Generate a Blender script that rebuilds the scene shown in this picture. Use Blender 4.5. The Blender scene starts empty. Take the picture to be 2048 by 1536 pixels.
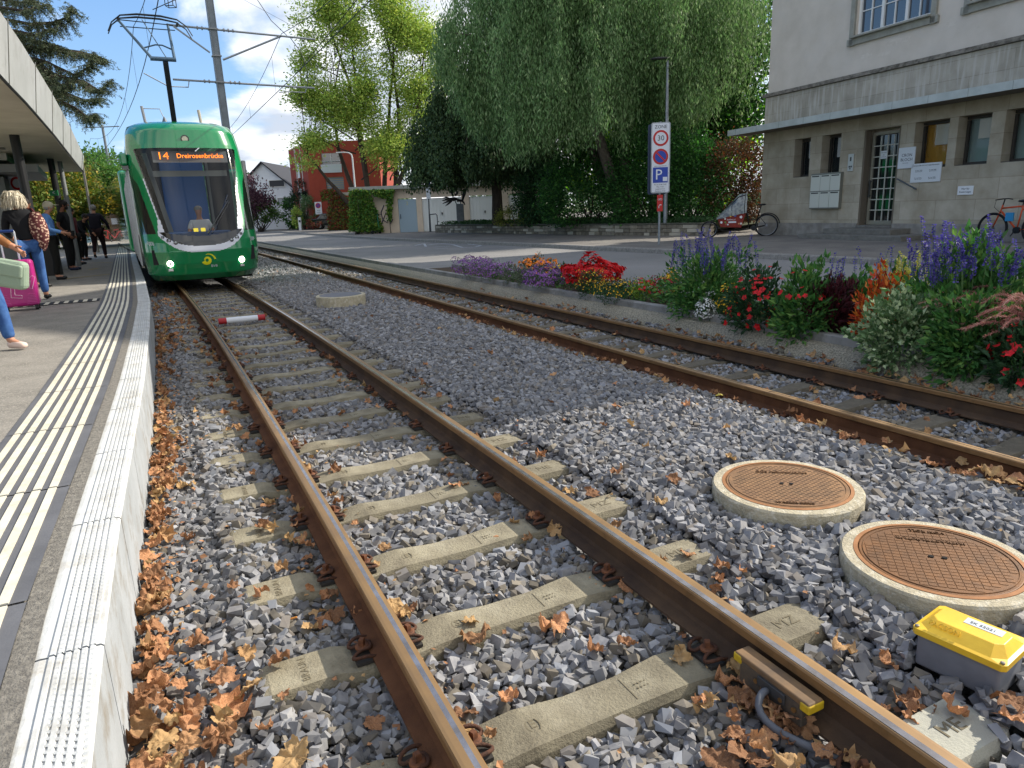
import bpy, bmesh, math, random
import numpy as np
from mathutils import Vector, Matrix, noise as mnoise
RND=random.Random(11); rng=np.random.default_rng(11)
SC=bpy.context.scene; COL=SC.collection
PI=math.pi; rad=math.radians
def lin(c):
    if isinstance(c,str):
        c=c.lstrip('#'); v=[int(c[i:i+2],16)/255 for i in (0,2,4)]
        return tuple((x/12.92 if x<=.04045 else ((x+.055)/1.055)**2.4) for x in v)
    return tuple(c)
# ---------------------------------------------------------------- materials
def mat(name,col,rough=.75,metal=0,col2=None,vs=6,vd=4,vlo=.35,vhi=.65,bump=0,bs=80,spec=.4,isl=0,ilo=.7,ihi=1.3,transl=0,emit=0,coat=0,alpha=1,
        tint=None,stain=None,ss=3,sharp=.1,coord='Object',stretch=None,objr=0,vor=False):
    m=bpy.data.materials.new(name); m.use_nodes=True; nt=m.node_tree; N=nt.nodes; L=nt.links
    b=N['Principled BSDF']; out=N['Material Output']
    b.inputs['Roughness'].default_value=rough; b.inputs['Metallic'].default_value=metal
    b.inputs['Specular IOR Level'].default_value=spec; b.inputs['Coat Weight'].default_value=coat
    if coat: b.inputs['Coat Roughness'].default_value=.04
    c1=lin(col); src=None
    rgb=N.new('ShaderNodeRGB'); rgb.outputs[0].default_value=(*c1,1); src=rgb.outputs[0]
    tc=N.new('ShaderNodeTexCoord'); co=tc.outputs[coord]
    if stretch:
        mp=N.new('ShaderNodeMapping'); mp.inputs['Scale'].default_value=stretch; L.new(co,mp.inputs[0]); co=mp.outputs[0]
    def nz(scale,detail=4,r=.6):
        n=N.new('ShaderNodeTexNoise'); n.inputs['Scale'].default_value=scale; n.inputs['Detail'].default_value=detail; n.inputs['Roughness'].default_value=r
        L.new(co,n.inputs['Vector']); return n.outputs['Fac']
    def ramp(f,lo,hi):
        r=N.new('ShaderNodeMapRange'); r.inputs[1].default_value=lo; r.inputs[2].default_value=hi; L.new(f,r.inputs[0]); return r.outputs[0]
    def mix(f,a,b2,mode='MIX'):
        x=N.new('ShaderNodeMix'); x.data_type='RGBA'; x.blend_type=mode
        if isinstance(f,float): x.inputs[0].default_value=f
        else: L.new(f,x.inputs[0])
        for i,v in ((6,a),(7,b2)):
            if isinstance(v,tuple): x.inputs[i].default_value=(*v,1)
            else: L.new(v,x.inputs[i])
        return x.outputs[2]
    if col2: src=mix(ramp(nz(vs,vd),vlo,vhi),src,lin(col2))
    if stain: src=mix(ramp(nz(ss,5,.7),.5,.5+sharp),src,lin(stain))
    if isl or objr:
        if isl:
            g=N.new('ShaderNodeNewGeometry'); f=g.outputs['Random Per Island']
        else:
            g=N.new('ShaderNodeObjectInfo'); f=g.outputs['Random']
        r=N.new('ShaderNodeMapRange'); r.inputs[3].default_value=ilo; r.inputs[4].default_value=ihi; L.new(f,r.inputs[0])
        hs=N.new('ShaderNodeHueSaturation'); L.new(r.outputs[0],hs.inputs['Value']); L.new(src,hs.inputs['Color']); src=hs.outputs[0]
        if tint:
            w=N.new('ShaderNodeMath'); w.operation='MULTIPLY'; w.inputs[1].default_value=17.31; L.new(f,w.inputs[0])
            w2=N.new('ShaderNodeMath'); w2.operation='FRACT'; L.new(w.outputs[0],w2.inputs[0])
            w3=N.new('ShaderNodeMapRange'); w3.inputs[1].default_value=1-tint[1]-.15; w3.inputs[2].default_value=1-tint[1]+.15; L.new(w2.outputs[0],w3.inputs[0])
            src=mix(w3.outputs[0],src,mix(1.0,lin(tint[0]),src,'MIX') if 0 else lin(tint[0]))
    L.new(src,b.inputs['Base Color'])
    if bump:
        if vor:
            v=N.new('ShaderNodeTexVoronoi'); v.inputs['Scale'].default_value=bs; L.new(co,v.inputs['Vector']); h=v.outputs['Distance']
        else: h=nz(bs,6,.65)
        bp=N.new('ShaderNodeBump'); bp.inputs['Strength'].default_value=min(1,bump); bp.inputs['Distance'].default_value=.01*max(1,bump); L.new(h,bp.inputs['Height']); L.new(bp.outputs[0],b.inputs['Normal'])
    if emit:
        b.inputs['Emission Color'].default_value=(*c1,1); b.inputs['Emission Strength'].default_value=emit
    sh=b.outputs[0]
    if transl:
        t=N.new('ShaderNodeBsdfTranslucent'); x=N.new('ShaderNodeMixShader'); x.inputs[0].default_value=transl
        br=N.new('ShaderNodeHueSaturation'); br.inputs['Value'].default_value=1.5; br.inputs['Saturation'].default_value=1.1; L.new(src,br.inputs['Color']); L.new(br.outputs[0],t.inputs[0])
        L.new(sh,x.inputs[1]); L.new(t.outputs[0],x.inputs[2]); sh=x.outputs[0]
    if alpha<1:
        t=N.new('ShaderNodeBsdfTransparent'); x=N.new('ShaderNodeMixShader'); x.inputs[0].default_value=alpha
        L.new(t.outputs[0],x.inputs[1]); L.new(sh,x.inputs[2]); sh=x.outputs[0]
    L.new(sh,out.inputs[0]); return m
_mc={}
def M(key,*a,**k):
    if key not in _mc: _mc[key]=mat(key,*a,**k)
    return _mc[key]
# ---------------------------------------------------------------- object helpers
def tag(o,label=None,cat=None,group=None,kind=None):
    if label: o['label']=label
    if cat: o['category']=cat
    if group: o['group']=group
    if kind: o['kind']=kind
    return o
def thing(name,label,cat,loc=(0,0,0),rz=0,group=None,rot=None,sc=1):
    o=bpy.data.objects.new(name,None); COL.objects.link(o); o.location=loc; o.rotation_euler=rot or (0,0,rz); o.scale=(sc,sc,sc)
    o.empty_display_size=.1; return tag(o,label,cat,group)
def link(name,me,mats,parent=None,smooth=False,loc=None,bevel=0,rot=None,auto=None):
    o=bpy.data.objects.new(name,me); COL.objects.link(o)
    for m in (mats if isinstance(mats,(list,tuple)) else [mats]):
        if m is not None and len(me.materials)<16 and m.name not in [x.name for x in me.materials if x]: me.materials.append(m)
    if smooth: me.polygons.foreach_set('use_smooth',[True]*len(me.polygons))
    if parent: o.parent=parent
    if loc is not None: o.location=loc
    if rot: o.rotation_euler=rot
    if bevel:
        md=o.modifiers.new('b','BEVEL'); md.width=bevel; md.segments=3; md.limit_method='ANGLE'
    return o
class MB:
    def __init__(s): s.v=[]; s.f=[]; s.m=[]; s.X=Matrix.Identity(4)
    def add(s,vs,fs,mi=0):
        n=len(s.v); s.v+=[tuple(s.X@Vector(v)) for v in vs]; s.f+=[tuple(i+n for i in f) for f in fs]
        s.m+=[mi]*len(fs) if isinstance(mi,int) else list(mi); return s
    def box(s,c,d,rz=0,mi=0,rx=0,ry=0):
        x,y,z=[q/2 for q in d]; mt=Matrix.Translation(c)@Matrix.Rotation(rz,4,'Z')@Matrix.Rotation(ry,4,'Y')@Matrix.Rotation(rx,4,'X')
        vs=[mt@Vector((a*x,b*y,e*z)) for e in(-1,1) for a,b in((-1,-1),(1,-1),(1,1),(-1,1))]
        return s.add(vs,[(3,2,1,0),(4,5,6,7),(0,1,5,4),(1,2,6,5),(2,3,7,6),(3,0,4,7)],mi)
    def bar(s,p0,p1,w,h=None,mi=0):
        p0=Vector(p0);p1=Vector(p1);d=(p1-p0);L=d.length
        q=d.to_track_quat('Z','Y').to_matrix().to_4x4(); h=h or w
        vs=[p0+q@Vector((a*w/2,b*h/2,z)) for z in(0,L) for a,b in((-1,-1),(1,-1),(1,1),(-1,1))]
        return s.add(vs,[(3,2,1,0),(4,5,6,7),(0,1,5,4),(1,2,6,5),(2,3,7,6),(3,0,4,7)],mi)
    def tube(s,pts,r,n=8,mi=0,caps=True,closed=False):
        pts=[Vector(p) for p in pts]; k=len(pts); rs=r if isinstance(r,(list,tuple)) else [r]*k
        vs=[];prev=None
        for i,p in enumerate(pts):
            if closed: t=pts[(i+1)%k]-pts[i-1]
            else: t=pts[min(i+1,k-1)]-pts[max(i-1,0)]
            if t.length<1e-9: t=Vector((0,0,1))
            t.normalize()
            if prev is None:
                a=Vector((0,0,1)) if abs(t.z)<.9 else Vector((1,0,0)); u=t.cross(a).normalized()
            else: u=(prev-t*prev.dot(t)); u=u.normalized() if u.length>1e-6 else t.cross(Vector((0,0,1))).normalized()
            prev=u; w=t.cross(u)
            for j in range(n):
                an=2*PI*j/n; vs.append(p+(u*math.cos(an)+w*math.sin(an))*rs[i])
        fs=[]
        for i in range(k if closed else k-1):
            i2=(i+1)%k
            for j in range(n): fs.append((i*n+j,i*n+(j+1)%n,i2*n+(j+1)%n,i2*n+j))
        if caps and not closed: fs.append(tuple(range(n))[::-1]); fs.append(tuple(range((k-1)*n,k*n)))
        return s.add(vs,fs,mi)
    def cyl(s,p0,p1,r0,r1=None,n=12,mi=0): return s.tube([p0,p1],[r0,r0 if r1 is None else r1],n,mi)
    def lathe(s,prof,n=24,mi=0,c=(0,0,0),axis='Z'):
        vs=[];k=len(prof)
        for r,z in prof:
            for j in range(n):
                a=2*PI*j/n; p=Vector((r*math.cos(a),r*math.sin(a),z))
                if axis=='Y': p=Vector((p.x,p.z,p.y))
                if axis=='X': p=Vector((p.z,p.x,p.y))
                vs.append(p+Vector(c))
        fs=[(i*n+j,i*n+(j+1)%n,(i+1)*n+(j+1)%n,(i+1)*n+j) for i in range(k-1) for j in range(n)]
        fs.append(tuple(range(n))[::-1]); fs.append(tuple(range((k-1)*n,k*n)))
        return s.add(vs,fs,mi)
    def prism(s,poly,z0,z1,mi=0):
        n=len(poly); vs=[(x,y,z0) for x,y in poly]+[(x,y,z1) for x,y in poly]
        fs=[tuple(range(n))[::-1],tuple(range(n,2*n))]+[(i,(i+1)%n,n+(i+1)%n,n+i) for i in range(n)]
        return s.add(vs,fs,mi)
    def grid(s,fn,nu,nv,mi=0,closeu=False):
        vs=[fn(i/(nu if closeu else nu-1),j/(nv-1)) for j in range(nv) for i in range(nu)]
        fs=[];mm=[]
        for j in range(nv-1):
            for i in range(nu if closeu else nu-1):
                i2=(i+1)%nu; fs.append((j*nu+i,j*nu+i2,(j+1)*nu+i2,(j+1)*nu+i)); mm.append(mi(i/(nu-1),j/(nv-1)) if callable(mi) else mi)
        return s.add(vs,fs,mm)
    def ball(s,c,r,n=12,mi=0,sc=(1,1,1)):
        k=max(4,n//2); vs=[];
        for j in range(k+1):
            t=PI*j/k
            for i in range(n):
                a=2*PI*i/n; vs.append((c[0]+r*sc[0]*math.sin(t)*math.cos(a),c[1]+r*sc[1]*math.sin(t)*math.sin(a),c[2]+r*sc[2]*math.cos(t)))
        return s.add(vs,[(j*n+i,(j+1)*n+i,(j+1)*n+(i+1)%n,j*n+(i+1)%n) for j in range(k) for i in range(n)],mi)
    def mesh(s,name='m'):
        me=bpy.data.meshes.new(name); me.from_pydata(s.v,[],s.f)
        if any(s.m): me.polygons.foreach_set('material_index',s.m)
        me.update(); return me
    def obj(s,name,mats,parent=None,**k):
        me=s.mesh(name)
        o=link(name,me,None,parent,**k)
        for m in (mats if isinstance(mats,(list,tuple)) else [mats]): me.materials.append(m)
        return o
def npmesh(name,V,Fq,mats,parent=None,smooth=False,mi=None,k=4):
    """V (n,3), Fq (m,k)"""
    me=bpy.data.meshes.new(name); V=np.ascontiguousarray(V,dtype=np.float32); Fq=np.ascontiguousarray(Fq,dtype=np.int32)
    me.vertices.add(len(V)); me.vertices.foreach_set('co',V.ravel())
    me.loops.add(Fq.size); me.loops.foreach_set('vertex_index',Fq.ravel())
    me.polygons.add(len(Fq)); me.polygons.foreach_set('loop_start',np.arange(0,Fq.size,k,dtype=np.int32)); me.polygons.foreach_set('loop_total',np.full(len(Fq),k,dtype=np.int32))
    if mi is not None: me.polygons.foreach_set('material_index',np.asarray(mi,dtype=np.int32))
    me.polygons.foreach_set('use_smooth',np.full(len(Fq),bool(smooth)))
    me.update(calc_edges=True)
    o=bpy.data.objects.new(name,me); COL.objects.link(o)
    for m in (mats if isinstance(mats,(list,tuple)) else [mats]): me.materials.append(m)
    if parent: o.parent=parent
    return o
def copytree(o,parent=None,deep=True):
    c=o.copy(); COL.objects.link(c)
    if parent is not None: c.parent=parent
    if deep:
        for ch in list(o.children): copytree(ch,c)
    return c
def text(txt,size,m,name='lettering',parent=None,mtx=None,ext=.001,align='CENTER',sx=1):
    cu=bpy.data.curves.new('t','FONT'); cu.body=txt; cu.size=size; cu.extrude=ext; cu.align_x=align; cu.align_y='CENTER'; cu.resolution_u=2
    o=bpy.data.objects.new('t',cu); COL.objects.link(o); bpy.context.view_layer.update()
    dg=bpy.context.evaluated_depsgraph_get(); me=bpy.data.meshes.new_from_object(o.evaluated_get(dg)); bpy.data.objects.remove(o)
    if sx!=1: me.transform(Matrix.Diagonal((sx,1,1,1)))
    if mtx is not None: me.transform(mtx)
    me.materials.clear()
    return link(name,me,m,parent)
def unit(a): return a/np.maximum(np.linalg.norm(a,axis=1,keepdims=True),1e-9)
def leafmesh(name,P,D,Ln,W,m,parent=None,N=None,fold=.15,kind=None,up=None):
    """elongated leaf quads; P base points, D directions, Ln lengths, W widths"""
    n=len(P); D=unit(D)
    if N is None: N=rng.normal(size=(n,3))
    S=unit(np.cross(D,N)); U=np.cross(S,D)
    Ln=np.broadcast_to(np.asarray(Ln).reshape(-1,1),(n,1)); W=np.broadcast_to(np.asarray(W).reshape(-1,1),(n,1))
    V=np.empty((n,4,3)); V[:,0]=P; V[:,1]=P+D*Ln*.45+S*W*.5+U*Ln*fold; V[:,2]=P+D*Ln; V[:,3]=P+D*Ln*.45-S*W*.5+U*Ln*fold
    o=npmesh(name,V.reshape(-1,3),np.arange(n*4).reshape(-1,4),m,parent)
    return o
def pip(poly,X,Y):
    inside=np.zeros(len(X),bool); j=len(poly)-1
    for i in range(len(poly)):
        xi,yi=poly[i]; xj,yj=poly[j]
        c=((yi>Y)!=(yj>Y))&(X<(xj-xi)*(Y-yi)/(yj-yi+1e-12)+xi); inside^=c; j=i
    return inside
# ---------------------------------------------------------------- camera
CAMP=Vector((0,0,1.42)); PITCH=rad(14.3); ROLL=rad(2.3); FPX=1385.
cam=bpy.data.cameras.new('camera'); cam.sensor_width=36; cam.lens=FPX/2048*36; cam.clip_start=.05; cam.clip_end=2000
co=bpy.data.objects.new('camera',cam); COL.objects.link(co); SC.camera=co
_F=Vector((0,math.cos(PITCH),-math.sin(PITCH))); _R=Vector((1,0,0)); _U=_R.cross(_F)
_RR=_R*math.cos(ROLL)-_U*math.sin(ROLL); _UU=_U*math.cos(ROLL)+_R*math.sin(ROLL)
mw=Matrix((( _RR.x,_UU.x,-_F.x,0),(_RR.y,_UU.y,-_F.y,0),(_RR.z,_UU.z,-_F.z,0),(0,0,0,1))); mw.translation=CAMP; co.matrix_world=mw
cF=np.array(_F);cR=np.array(_RR);cU=np.array(_UU)
def inview(P,mx=.38,my=.14):
    Q=P-np.array(CAMP); z=Q@cF; z2=np.maximum(z,1e-3); u=(Q@cR)/z2*FPX/1024; v=(Q@cU)/z2*FPX/768
    return (z>.05)&(np.abs(u)<1+mx*2)&(np.abs(v)<1+my*2)
def ray(u,v): u=float(u); v=float(v); return ((u-1024)/FPX)*_RR-((v-768)/FPX)*_UU+_F
def G(u,v,z=0):
    d=ray(u,v); return CAMP+d*((z-CAMP.z)/d.z)
def PY(u,v,y):
    d=ray(u,v); return CAMP+d*(y/d.y)
# ---------------------------------------------------------------- light & sky
SUN_AZ=rad(63); SUN_EL=rad(36)
sd=Vector((math.sin(SUN_AZ)*math.cos(SUN_EL),math.cos(SUN_AZ)*math.cos(SUN_EL),math.sin(SUN_EL)))
su=bpy.data.lights.new('sun','SUN'); su.energy=3.7; su.angle=rad(.5); su.color=(1,.93,.82)
so=bpy.data.objects.new('sun',su); COL.objects.link(so); so.rotation_euler=sd.to_track_quat('Z','Y').to_euler()
W=bpy.data.worlds.new('World'); SC.world=W; W.use_nodes=True; nt=W.node_tree; N=nt.nodes; L=nt.links
bg=N['Background']; bg.inputs[1].default_value=.15
sky=N.new('ShaderNodeTexSky'); sky.sky_type='NISHITA'; sky.sun_disc=False; sky.sun_elevation=SUN_EL; sky.sun_rotation=SUN_AZ; sky.air_density=1.1; sky.dust_density=.4; sky.ozone_density=2.2
tc=N.new('ShaderNodeTexCoord'); sep=N.new('ShaderNodeSeparateXYZ'); L.new(tc.outputs['Generated'],sep.inputs[0])
def mth(op,a,b=None,c=None):
    x=N.new('ShaderNodeMath'); x.operation=op
    for i,v in enumerate((a,b,c)):
        if v is None: continue
        if isinstance(v,(int,float)): x.inputs[i].default_value=v
        else: L.new(v,x.inputs[i])
    return x.outputs[0]
# cloud layer: direction projected on a flat layer overhead
zz=mth('MAXIMUM',mth('ADD',sep.outputs[2],.30),.05)
cx=mth('DIVIDE',sep.outputs[0],zz); cy=mth('DIVIDE',sep.outputs[1],zz)
cmb=N.new('ShaderNodeCombineXYZ'); L.new(cx,cmb.inputs[0]); L.new(cy,cmb.inputs[1]); cmb.inputs[2].default_value=CLZ if 'CLZ' in globals() else 3.1
n1=N.new('ShaderNodeTexNoise'); n1.inputs['Scale'].default_value=1.9; n1.inputs['Detail'].default_value=9; n1.inputs['Roughness'].default_value=.55; n1.inputs['Distortion'].default_value=.25; L.new(cmb.outputs[0],n1.inputs['Vector'])
# more cloud to the right of the tram and low over the horizon, open blue to the left
az=mth('DIVIDE',sep.outputs[0],mth('MAXIMUM',sep.outputs[1],.05))
bias=N.new('ShaderNodeMapRange'); bias.inputs[1].default_value=-.50; bias.inputs[2].default_value=-.30; bias.inputs[3].default_value=-.07; bias.inputs[4].default_value=.17; L.new(az,bias.inputs[0])
low=N.new('ShaderNodeMapRange'); low.inputs[1].default_value=.04; low.inputs[2].default_value=.13; low.inputs[3].default_value=.14; low.inputs[4].default_value=0; L.new(sep.outputs[2],low.inputs[0])
fill_cloud=N.new('ShaderNodeMapRange'); fill_cloud.inputs[1].default_value=-.35; fill_cloud.inputs[2].default_value=.05; fill_cloud.inputs[3].default_value=.16; fill_cloud.inputs[4].default_value=0; L.new(sep.outputs[1],fill_cloud.inputs[0])  # extra unseen cloud behind the camera, added as neutral fill light
dens=mth('ADD',mth('ADD',mth('ADD',n1.outputs['Fac'],bias.outputs[0]),low.outputs[0]),fill_cloud.outputs[0])
cr=N.new('ShaderNodeMapRange'); cr.interpolation_type='SMOOTHSTEP'; cr.inputs[1].default_value=.50; cr.inputs[2].default_value=.66; L.new(dens,cr.inputs[0])
n2=N.new('ShaderNodeTexNoise'); n2.inputs['Scale'].default_value=4.2; n2.inputs['Detail'].default_value=6; L.new(cmb.outputs[0],n2.inputs['Vector'])
ccol=N.new('ShaderNodeMix'); ccol.data_type='RGBA'; ccol.inputs[6].default_value=(2.5,2.8,3.3,1); ccol.inputs[7].default_value=(5.4,5.4,5.4,1)
c2=N.new('ShaderNodeMapRange'); c2.inputs[1].default_value=.38; c2.inputs[2].default_value=.62; L.new(n2.outputs['Fac'],c2.inputs[0]); L.new(c2.outputs[0],ccol.inputs[0])
hz=N.new('ShaderNodeMapRange'); hz.inputs[1].default_value=0; hz.inputs[2].default_value=.42; L.new(sep.outputs[2],hz.inputs[0])
blu=N.new('ShaderNodeMix'); blu.data_type='RGBA'; blu.inputs[6].default_value=(1.7,2.8,4.1,1); blu.inputs[7].default_value=(.36,1.08,2.75,1); L.new(hz.outputs[0],blu.inputs[0])
sk2=N.new('ShaderNodeMix'); sk2.data_type='RGBA'; sk2.inputs[0].default_value=.85; L.new(sky.outputs[0],sk2.inputs[6]); L.new(blu.outputs[2],sk2.inputs[7])
skm=N.new('ShaderNodeMix'); skm.data_type='RGBA'; L.new(cr.outputs[0],skm.inputs[0]); L.new(sk2.outputs[2],skm.inputs[6]); L.new(ccol.outputs[2],skm.inputs[7])
L.new(skm.outputs[2],bg.inputs[0])
SC.view_settings.view_transform='Standard'; SC.view_settings.look='None'; SC.view_settings.exposure=.88; SC.view_settings.gamma=1
SC.cycles.max_bounces=6; SC.cycles.transparent_max_bounces=12; SC.cycles.use_denoising=True; SC.cycles.diffuse_bounces=3; SC.cycles.glossy_bounces=3; SC.cycles.transmission_bounces=4
SC.cycles.caustics_reflective=False; SC.cycles.caustics_refractive=False; SC.cycles.sample_clamp_indirect=6
# ---------------------------------------------------------------- layout curves (metres; top of the near rails is z=0.02)
T1=(-.00187,-.4771,1.1734); T2=(-.00032,-.48954,5.32455); Z1=.02; Z2=-.10
def tr(c,y): return c[0]*y*y+c[1]*y+c[2]
def tpt(c,y,off,z=0):
    s=2*c[0]*y+c[1]; k=math.hypot(1,s); return Vector((tr(c,y)+off/k,y-s*off/k,z))
def ang(c,y): return math.atan(2*c[0]*y+c[1])   # heading: +y axis turned clockwise by this
def ys(a,b,n=40,p=1.6): return [a+(b-a)*(i/(n-1))**p for i in range(n)]
def lat1(X,Y): return (X-tr(T1,Y))*.9
def lat2(X,Y): return (X-tr(T2,Y))*.898
EDGE=[(-.35,0),(-.99,1.36),(-1.19,1.73),(-1.49,2.34),(-2.03,3.50),(-2.81,5.17),(-4.03,7.70),(-5.46,10.6),(-7.56,14.61),(-11.86,22.66),(-26.1,49.5),(-40,75)]
def edgex(y):
    for (x0,y0),(x1,y1) in zip(EDGE[:-1],EDGE[1:]):
        if y<=y1 or (x1,y1)==EDGE[-1]: return x0+(x1-x0)*(y-y0)/(y1-y0)
def edgep(y,off,z):   # off: metres to the left of the platform edge
    s=(edgex(y+.6)-edgex(y-.6))/1.2; k=math.hypot(1,s); return Vector((edgex(y)-off/k,y+s*off/k,z))
def ribbon(name,A,B,m,kind='structure',parent=None,mi=None):
    n=len(A); V=np.array([tuple(p) for p in A]+[tuple(p) for p in B]); Fq=[(i,i+1,n+i+1,n+i) for i in range(n-1)]
    o=npmesh(name,V,Fq[::1],m,parent)
    # make it face up
    if o.data.polygons[0].normal.z<0: o.data.flip_normals()
    if kind and not parent: o['kind']=kind
    return o
# ================================================================ GROUND, PLATFORM, ROAD
asph=M('asphalt_platform','#8d8880',rough=.92,col2='#76726b',vs=3,bump=.5,bs=220,stain='#a59f94',ss=90,sharp=.12)
asphr=M('asphalt_road','#77757180'[:7],rough=.9,col2='#878480',vs=.35,bump=.4,bs=160,stain='#58595c',ss=60,sharp=.2)
asphs=M('asphalt_pavement','#6a6560',rough=.92,col2='#7f7a72',vs=1.0,bump=.5,bs=160,stain='#55514c',ss=50,sharp=.2)
grit=M('ballast_bed','#3f4044',rough=1,col2='#6b6a68',vs=30,bump=3,bs=22,vor=True)
g=MB(); g.add([(-400,-60,-.4),(400,-60,-.4),(400,900,-.4),(-400,900,-.4)],[(0,1,2,3)]); o=g.obj('ground',M('earth','#6f6a58',rough=1,col2='#5a6b3a',vs=.2)); o['kind']='structure'
# distant ground, level with the street (grass verges and yards)
Y=ys(-1,130,60)
bed=ribbon('ballast_bed',[edgep(max(y,0),-.02,-.325) for y in Y],[tpt(T2,y,1.05,-.345) for y in Y],grit)
pl=ribbon('platform',[edgep(max(y,0),.2,.25) for y in Y],[edgep(max(y,0),14,.25) for y in Y],asph)
# ---- platform edge: pale concrete blocks with ridged tops
white=M('edge_concrete','#c9cac8',rough=.8,col2='#b9bab7',vs=5,bump=.3,bs=60,stain='#a09a8e',ss=7,sharp=.3)
b=MB(); 
Ye=[0]; 
while Ye[-1]<60: Ye.append(Ye[-1]+(.88 if Ye[-1]<18 else 3))
for i in range(len(Ye)-1):
    y0,y1=Ye[i]+.004,Ye[i+1]-.004; W0=.175
    pr=[(0,-.4),(0,.243),(.007,.25)]+sum([[(.018+.02*k,.25),(.021+.02*k,.2555),(.032+.02*k,.2555),(.035+.02*k,.25)] for k in range(6)],[])+[(W0-.02,.252),(W0,.25),(W0,.1)]; mi_=[1]
    pr=pr[::-1]; n=len(pr); vs=[edgep(y0,o_,z) for o_,z in pr]+[edgep(y1,o_,z) for o_,z in pr]
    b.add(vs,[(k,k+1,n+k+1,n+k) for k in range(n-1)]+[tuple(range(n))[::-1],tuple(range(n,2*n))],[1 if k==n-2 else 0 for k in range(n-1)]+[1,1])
o=b.obj('platform_edge',[white,M('edge_side_shaded','#a9adb0',rough=.9,col2='#969a9c',vs=3,bump=.3,bs=40,stain='#857f74',ss=5,sharp=.2)]); o['kind']='structure'  # block sides: same concrete, dirtier and greyed to paint in their shade
bpy.context.view_layer.update()
# dimples along the near edge blocks
d=MB()
for y in np.arange(.9,5.5,.022):
    for k in range(5):
        p=edgep(y+(k%2)*.011,.0345+.02*k-.008,.2545); d.add([p+Vector(q) for q in((-.005,-.004,0),(.005,-.004,0),(.004,.003,.003),(-.004,.003,.003))],[(0,1,2,3)])
o=d.obj('edge_ridges',white); o['kind']='structure'
# strip of old asphalt between edge and tactile paving
ribbon('asphalt_strip',[edgep(max(y,0),.17,.254) for y in ys(0,60,60)],[edgep(max(y,0),.235,.254) for y in ys(0,60,60)],M('strip','#6e6a63',rough=1,col2='#8f8a80',vs=40,bump=1.5,bs=90))
dk=M('tactile_base','#55565a',rough=.8,col2='#626367',vs=3,bump=.2,bs=50); cr_=M('tactile_stripe','#d9d4c2',rough=.75,col2='#c8c2ae',vs=2,stain='#aea793',ss=12,sharp=.3)
tb=MB(); ts=MB(); y=.1
while y<60:
    y1=y+1.0; a=[edgep(y+.006,.235,.2575),edgep(y1-.006,.235,.2575),edgep(y1-.006,.675,.2575),edgep(y+.006,.675,.2575)]
    mid=.5*(a[0]+a[1])
    tb.add([a[3],a[0],a[1],a[2]],[(0,1,2,3)])
    for k in range(6):
        o0=.285+k*.0635; q=[edgep(y+.008,o0,.263),edgep(y1-.008,o0,.263),edgep(y1-.008,o0+.032,.263),edgep(y+.008,o0+.032,.263)]
        lo=[p-Vector((0,0,.006)) for p in q]; V=[q[3],q[0],q[1],q[2]]+[lo[3],lo[0],lo[1],lo[2]]
        ts.add(V,[(0,1,2,3),(1,0,4,5),(2,1,5,6),(3,2,6,7),(0,3,7,4)])
    y=y1
tb.obj('tactile_paving',dk)['kind']='structure'; ts.obj('tactile_ridges',cr_)['kind']='structure'
# crosswise guidance strip and yellow line marks
gs=MB(); A=Vector((-7.31,11.0,.258)); B=Vector((-6.46,11.29,.258)); u=(edgep(11,.7,.258)-edgep(11,2.6,.258)).normalized(); st=edgep(11.2,.7,.258)
vv=Vector((-u.y,u.x,0)); 
gs.add([st-vv*.0+Vector((0,0,0)),st+vv*.42,st+vv*.42-u*1.55,st-u*1.55],[(0,3,2,1)],1)
for k in range(12):
    p=st-u*(.04+k*.128)+Vector((0,0,.004)); gs.add([p+vv*.02,p+vv*.40,p+vv*.40-u*.06,p+vv*.02-u*.06],[(0,3,2,1)],0)
gs.obj('guidance_strip',[cr_,M('tactile_dark','#2c2d31',rough=.8)])['kind']='structure'
yl=MB()
for (a,b_) in (((-9.6,15.3),(-8.3,16.9)),((-13.0,21.6),(-11.6,22.6)),((-11.6,20.2),(-11.0,20.6))):
    p0=G(125,561,.25) if a[1]<16 else None
def stripe(mb,p,q,w,z,mi=0):
    p=Vector((p[0],p[1],z));q=Vector((q[0],q[1],z)); n=(q-p).cross(Vector((0,0,1))).normalized()*w/2; mb.add([p-n,q-n,q+n,p+n],[(0,1,2,3)],mi)
for (u0,v0,u1,v1) in ((125,558.5,226,548),(150,527.5,236,524.5),(178,540,196,537)):
    stripe(yl,G(u0,v0,.25),G(u1,v1,.25),.1,.256)
yo=yl.obj('yellow_marking',M('yellow_paint','#b79a2e',rough=.8,col2='#8f8455',vs=14)); yo['kind']='structure'
# ---- road, pavement
def line(pts,off=0,z=0,ext0=None):
    out=[]
    for i,p in enumerate(pts):
        a=Vector(pts[max(i-1,0)]); c=Vector(pts[min(i+1,len(pts)-1)]); t=(c-a).normalized(); out.append(Vector((p[0]+t.y*off,p[1]-t.x*off,z)))
    return out
KN=[(7.35,-2),(4.88,3.2),(4.02,5.0),(3.32,6.6),(2.0,9.35),(.0,13.1),(-1.25,15.5),(-4.93,22.7),(-14.4,41.3),(-33,76),(-60,130)]    # planter kerb line
KF=[(15,-2),(11,6.5),(7.9,13.2),(6.95,15.2),(5.0,18.5),(2.86,22.1),(.45,26.4),(-2.44,31.0),(-6.6,37.6),(-13.2,50.3),(-25.7,74.4),(-55,130)]
def resamp(pts,n=50):
    P=np.array(pts); s=np.r_[0,np.cumsum(np.linalg.norm(np.diff(P,axis=0),axis=1))]; t=np.linspace(0,1,n)**1.5*s[-1]
    return [(float(np.interp(q,s,P[:,0])),float(np.interp(q,s,P[:,1]))) for q in t]
kn=resamp(KN,70); kf=resamp(KF,70)
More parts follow.
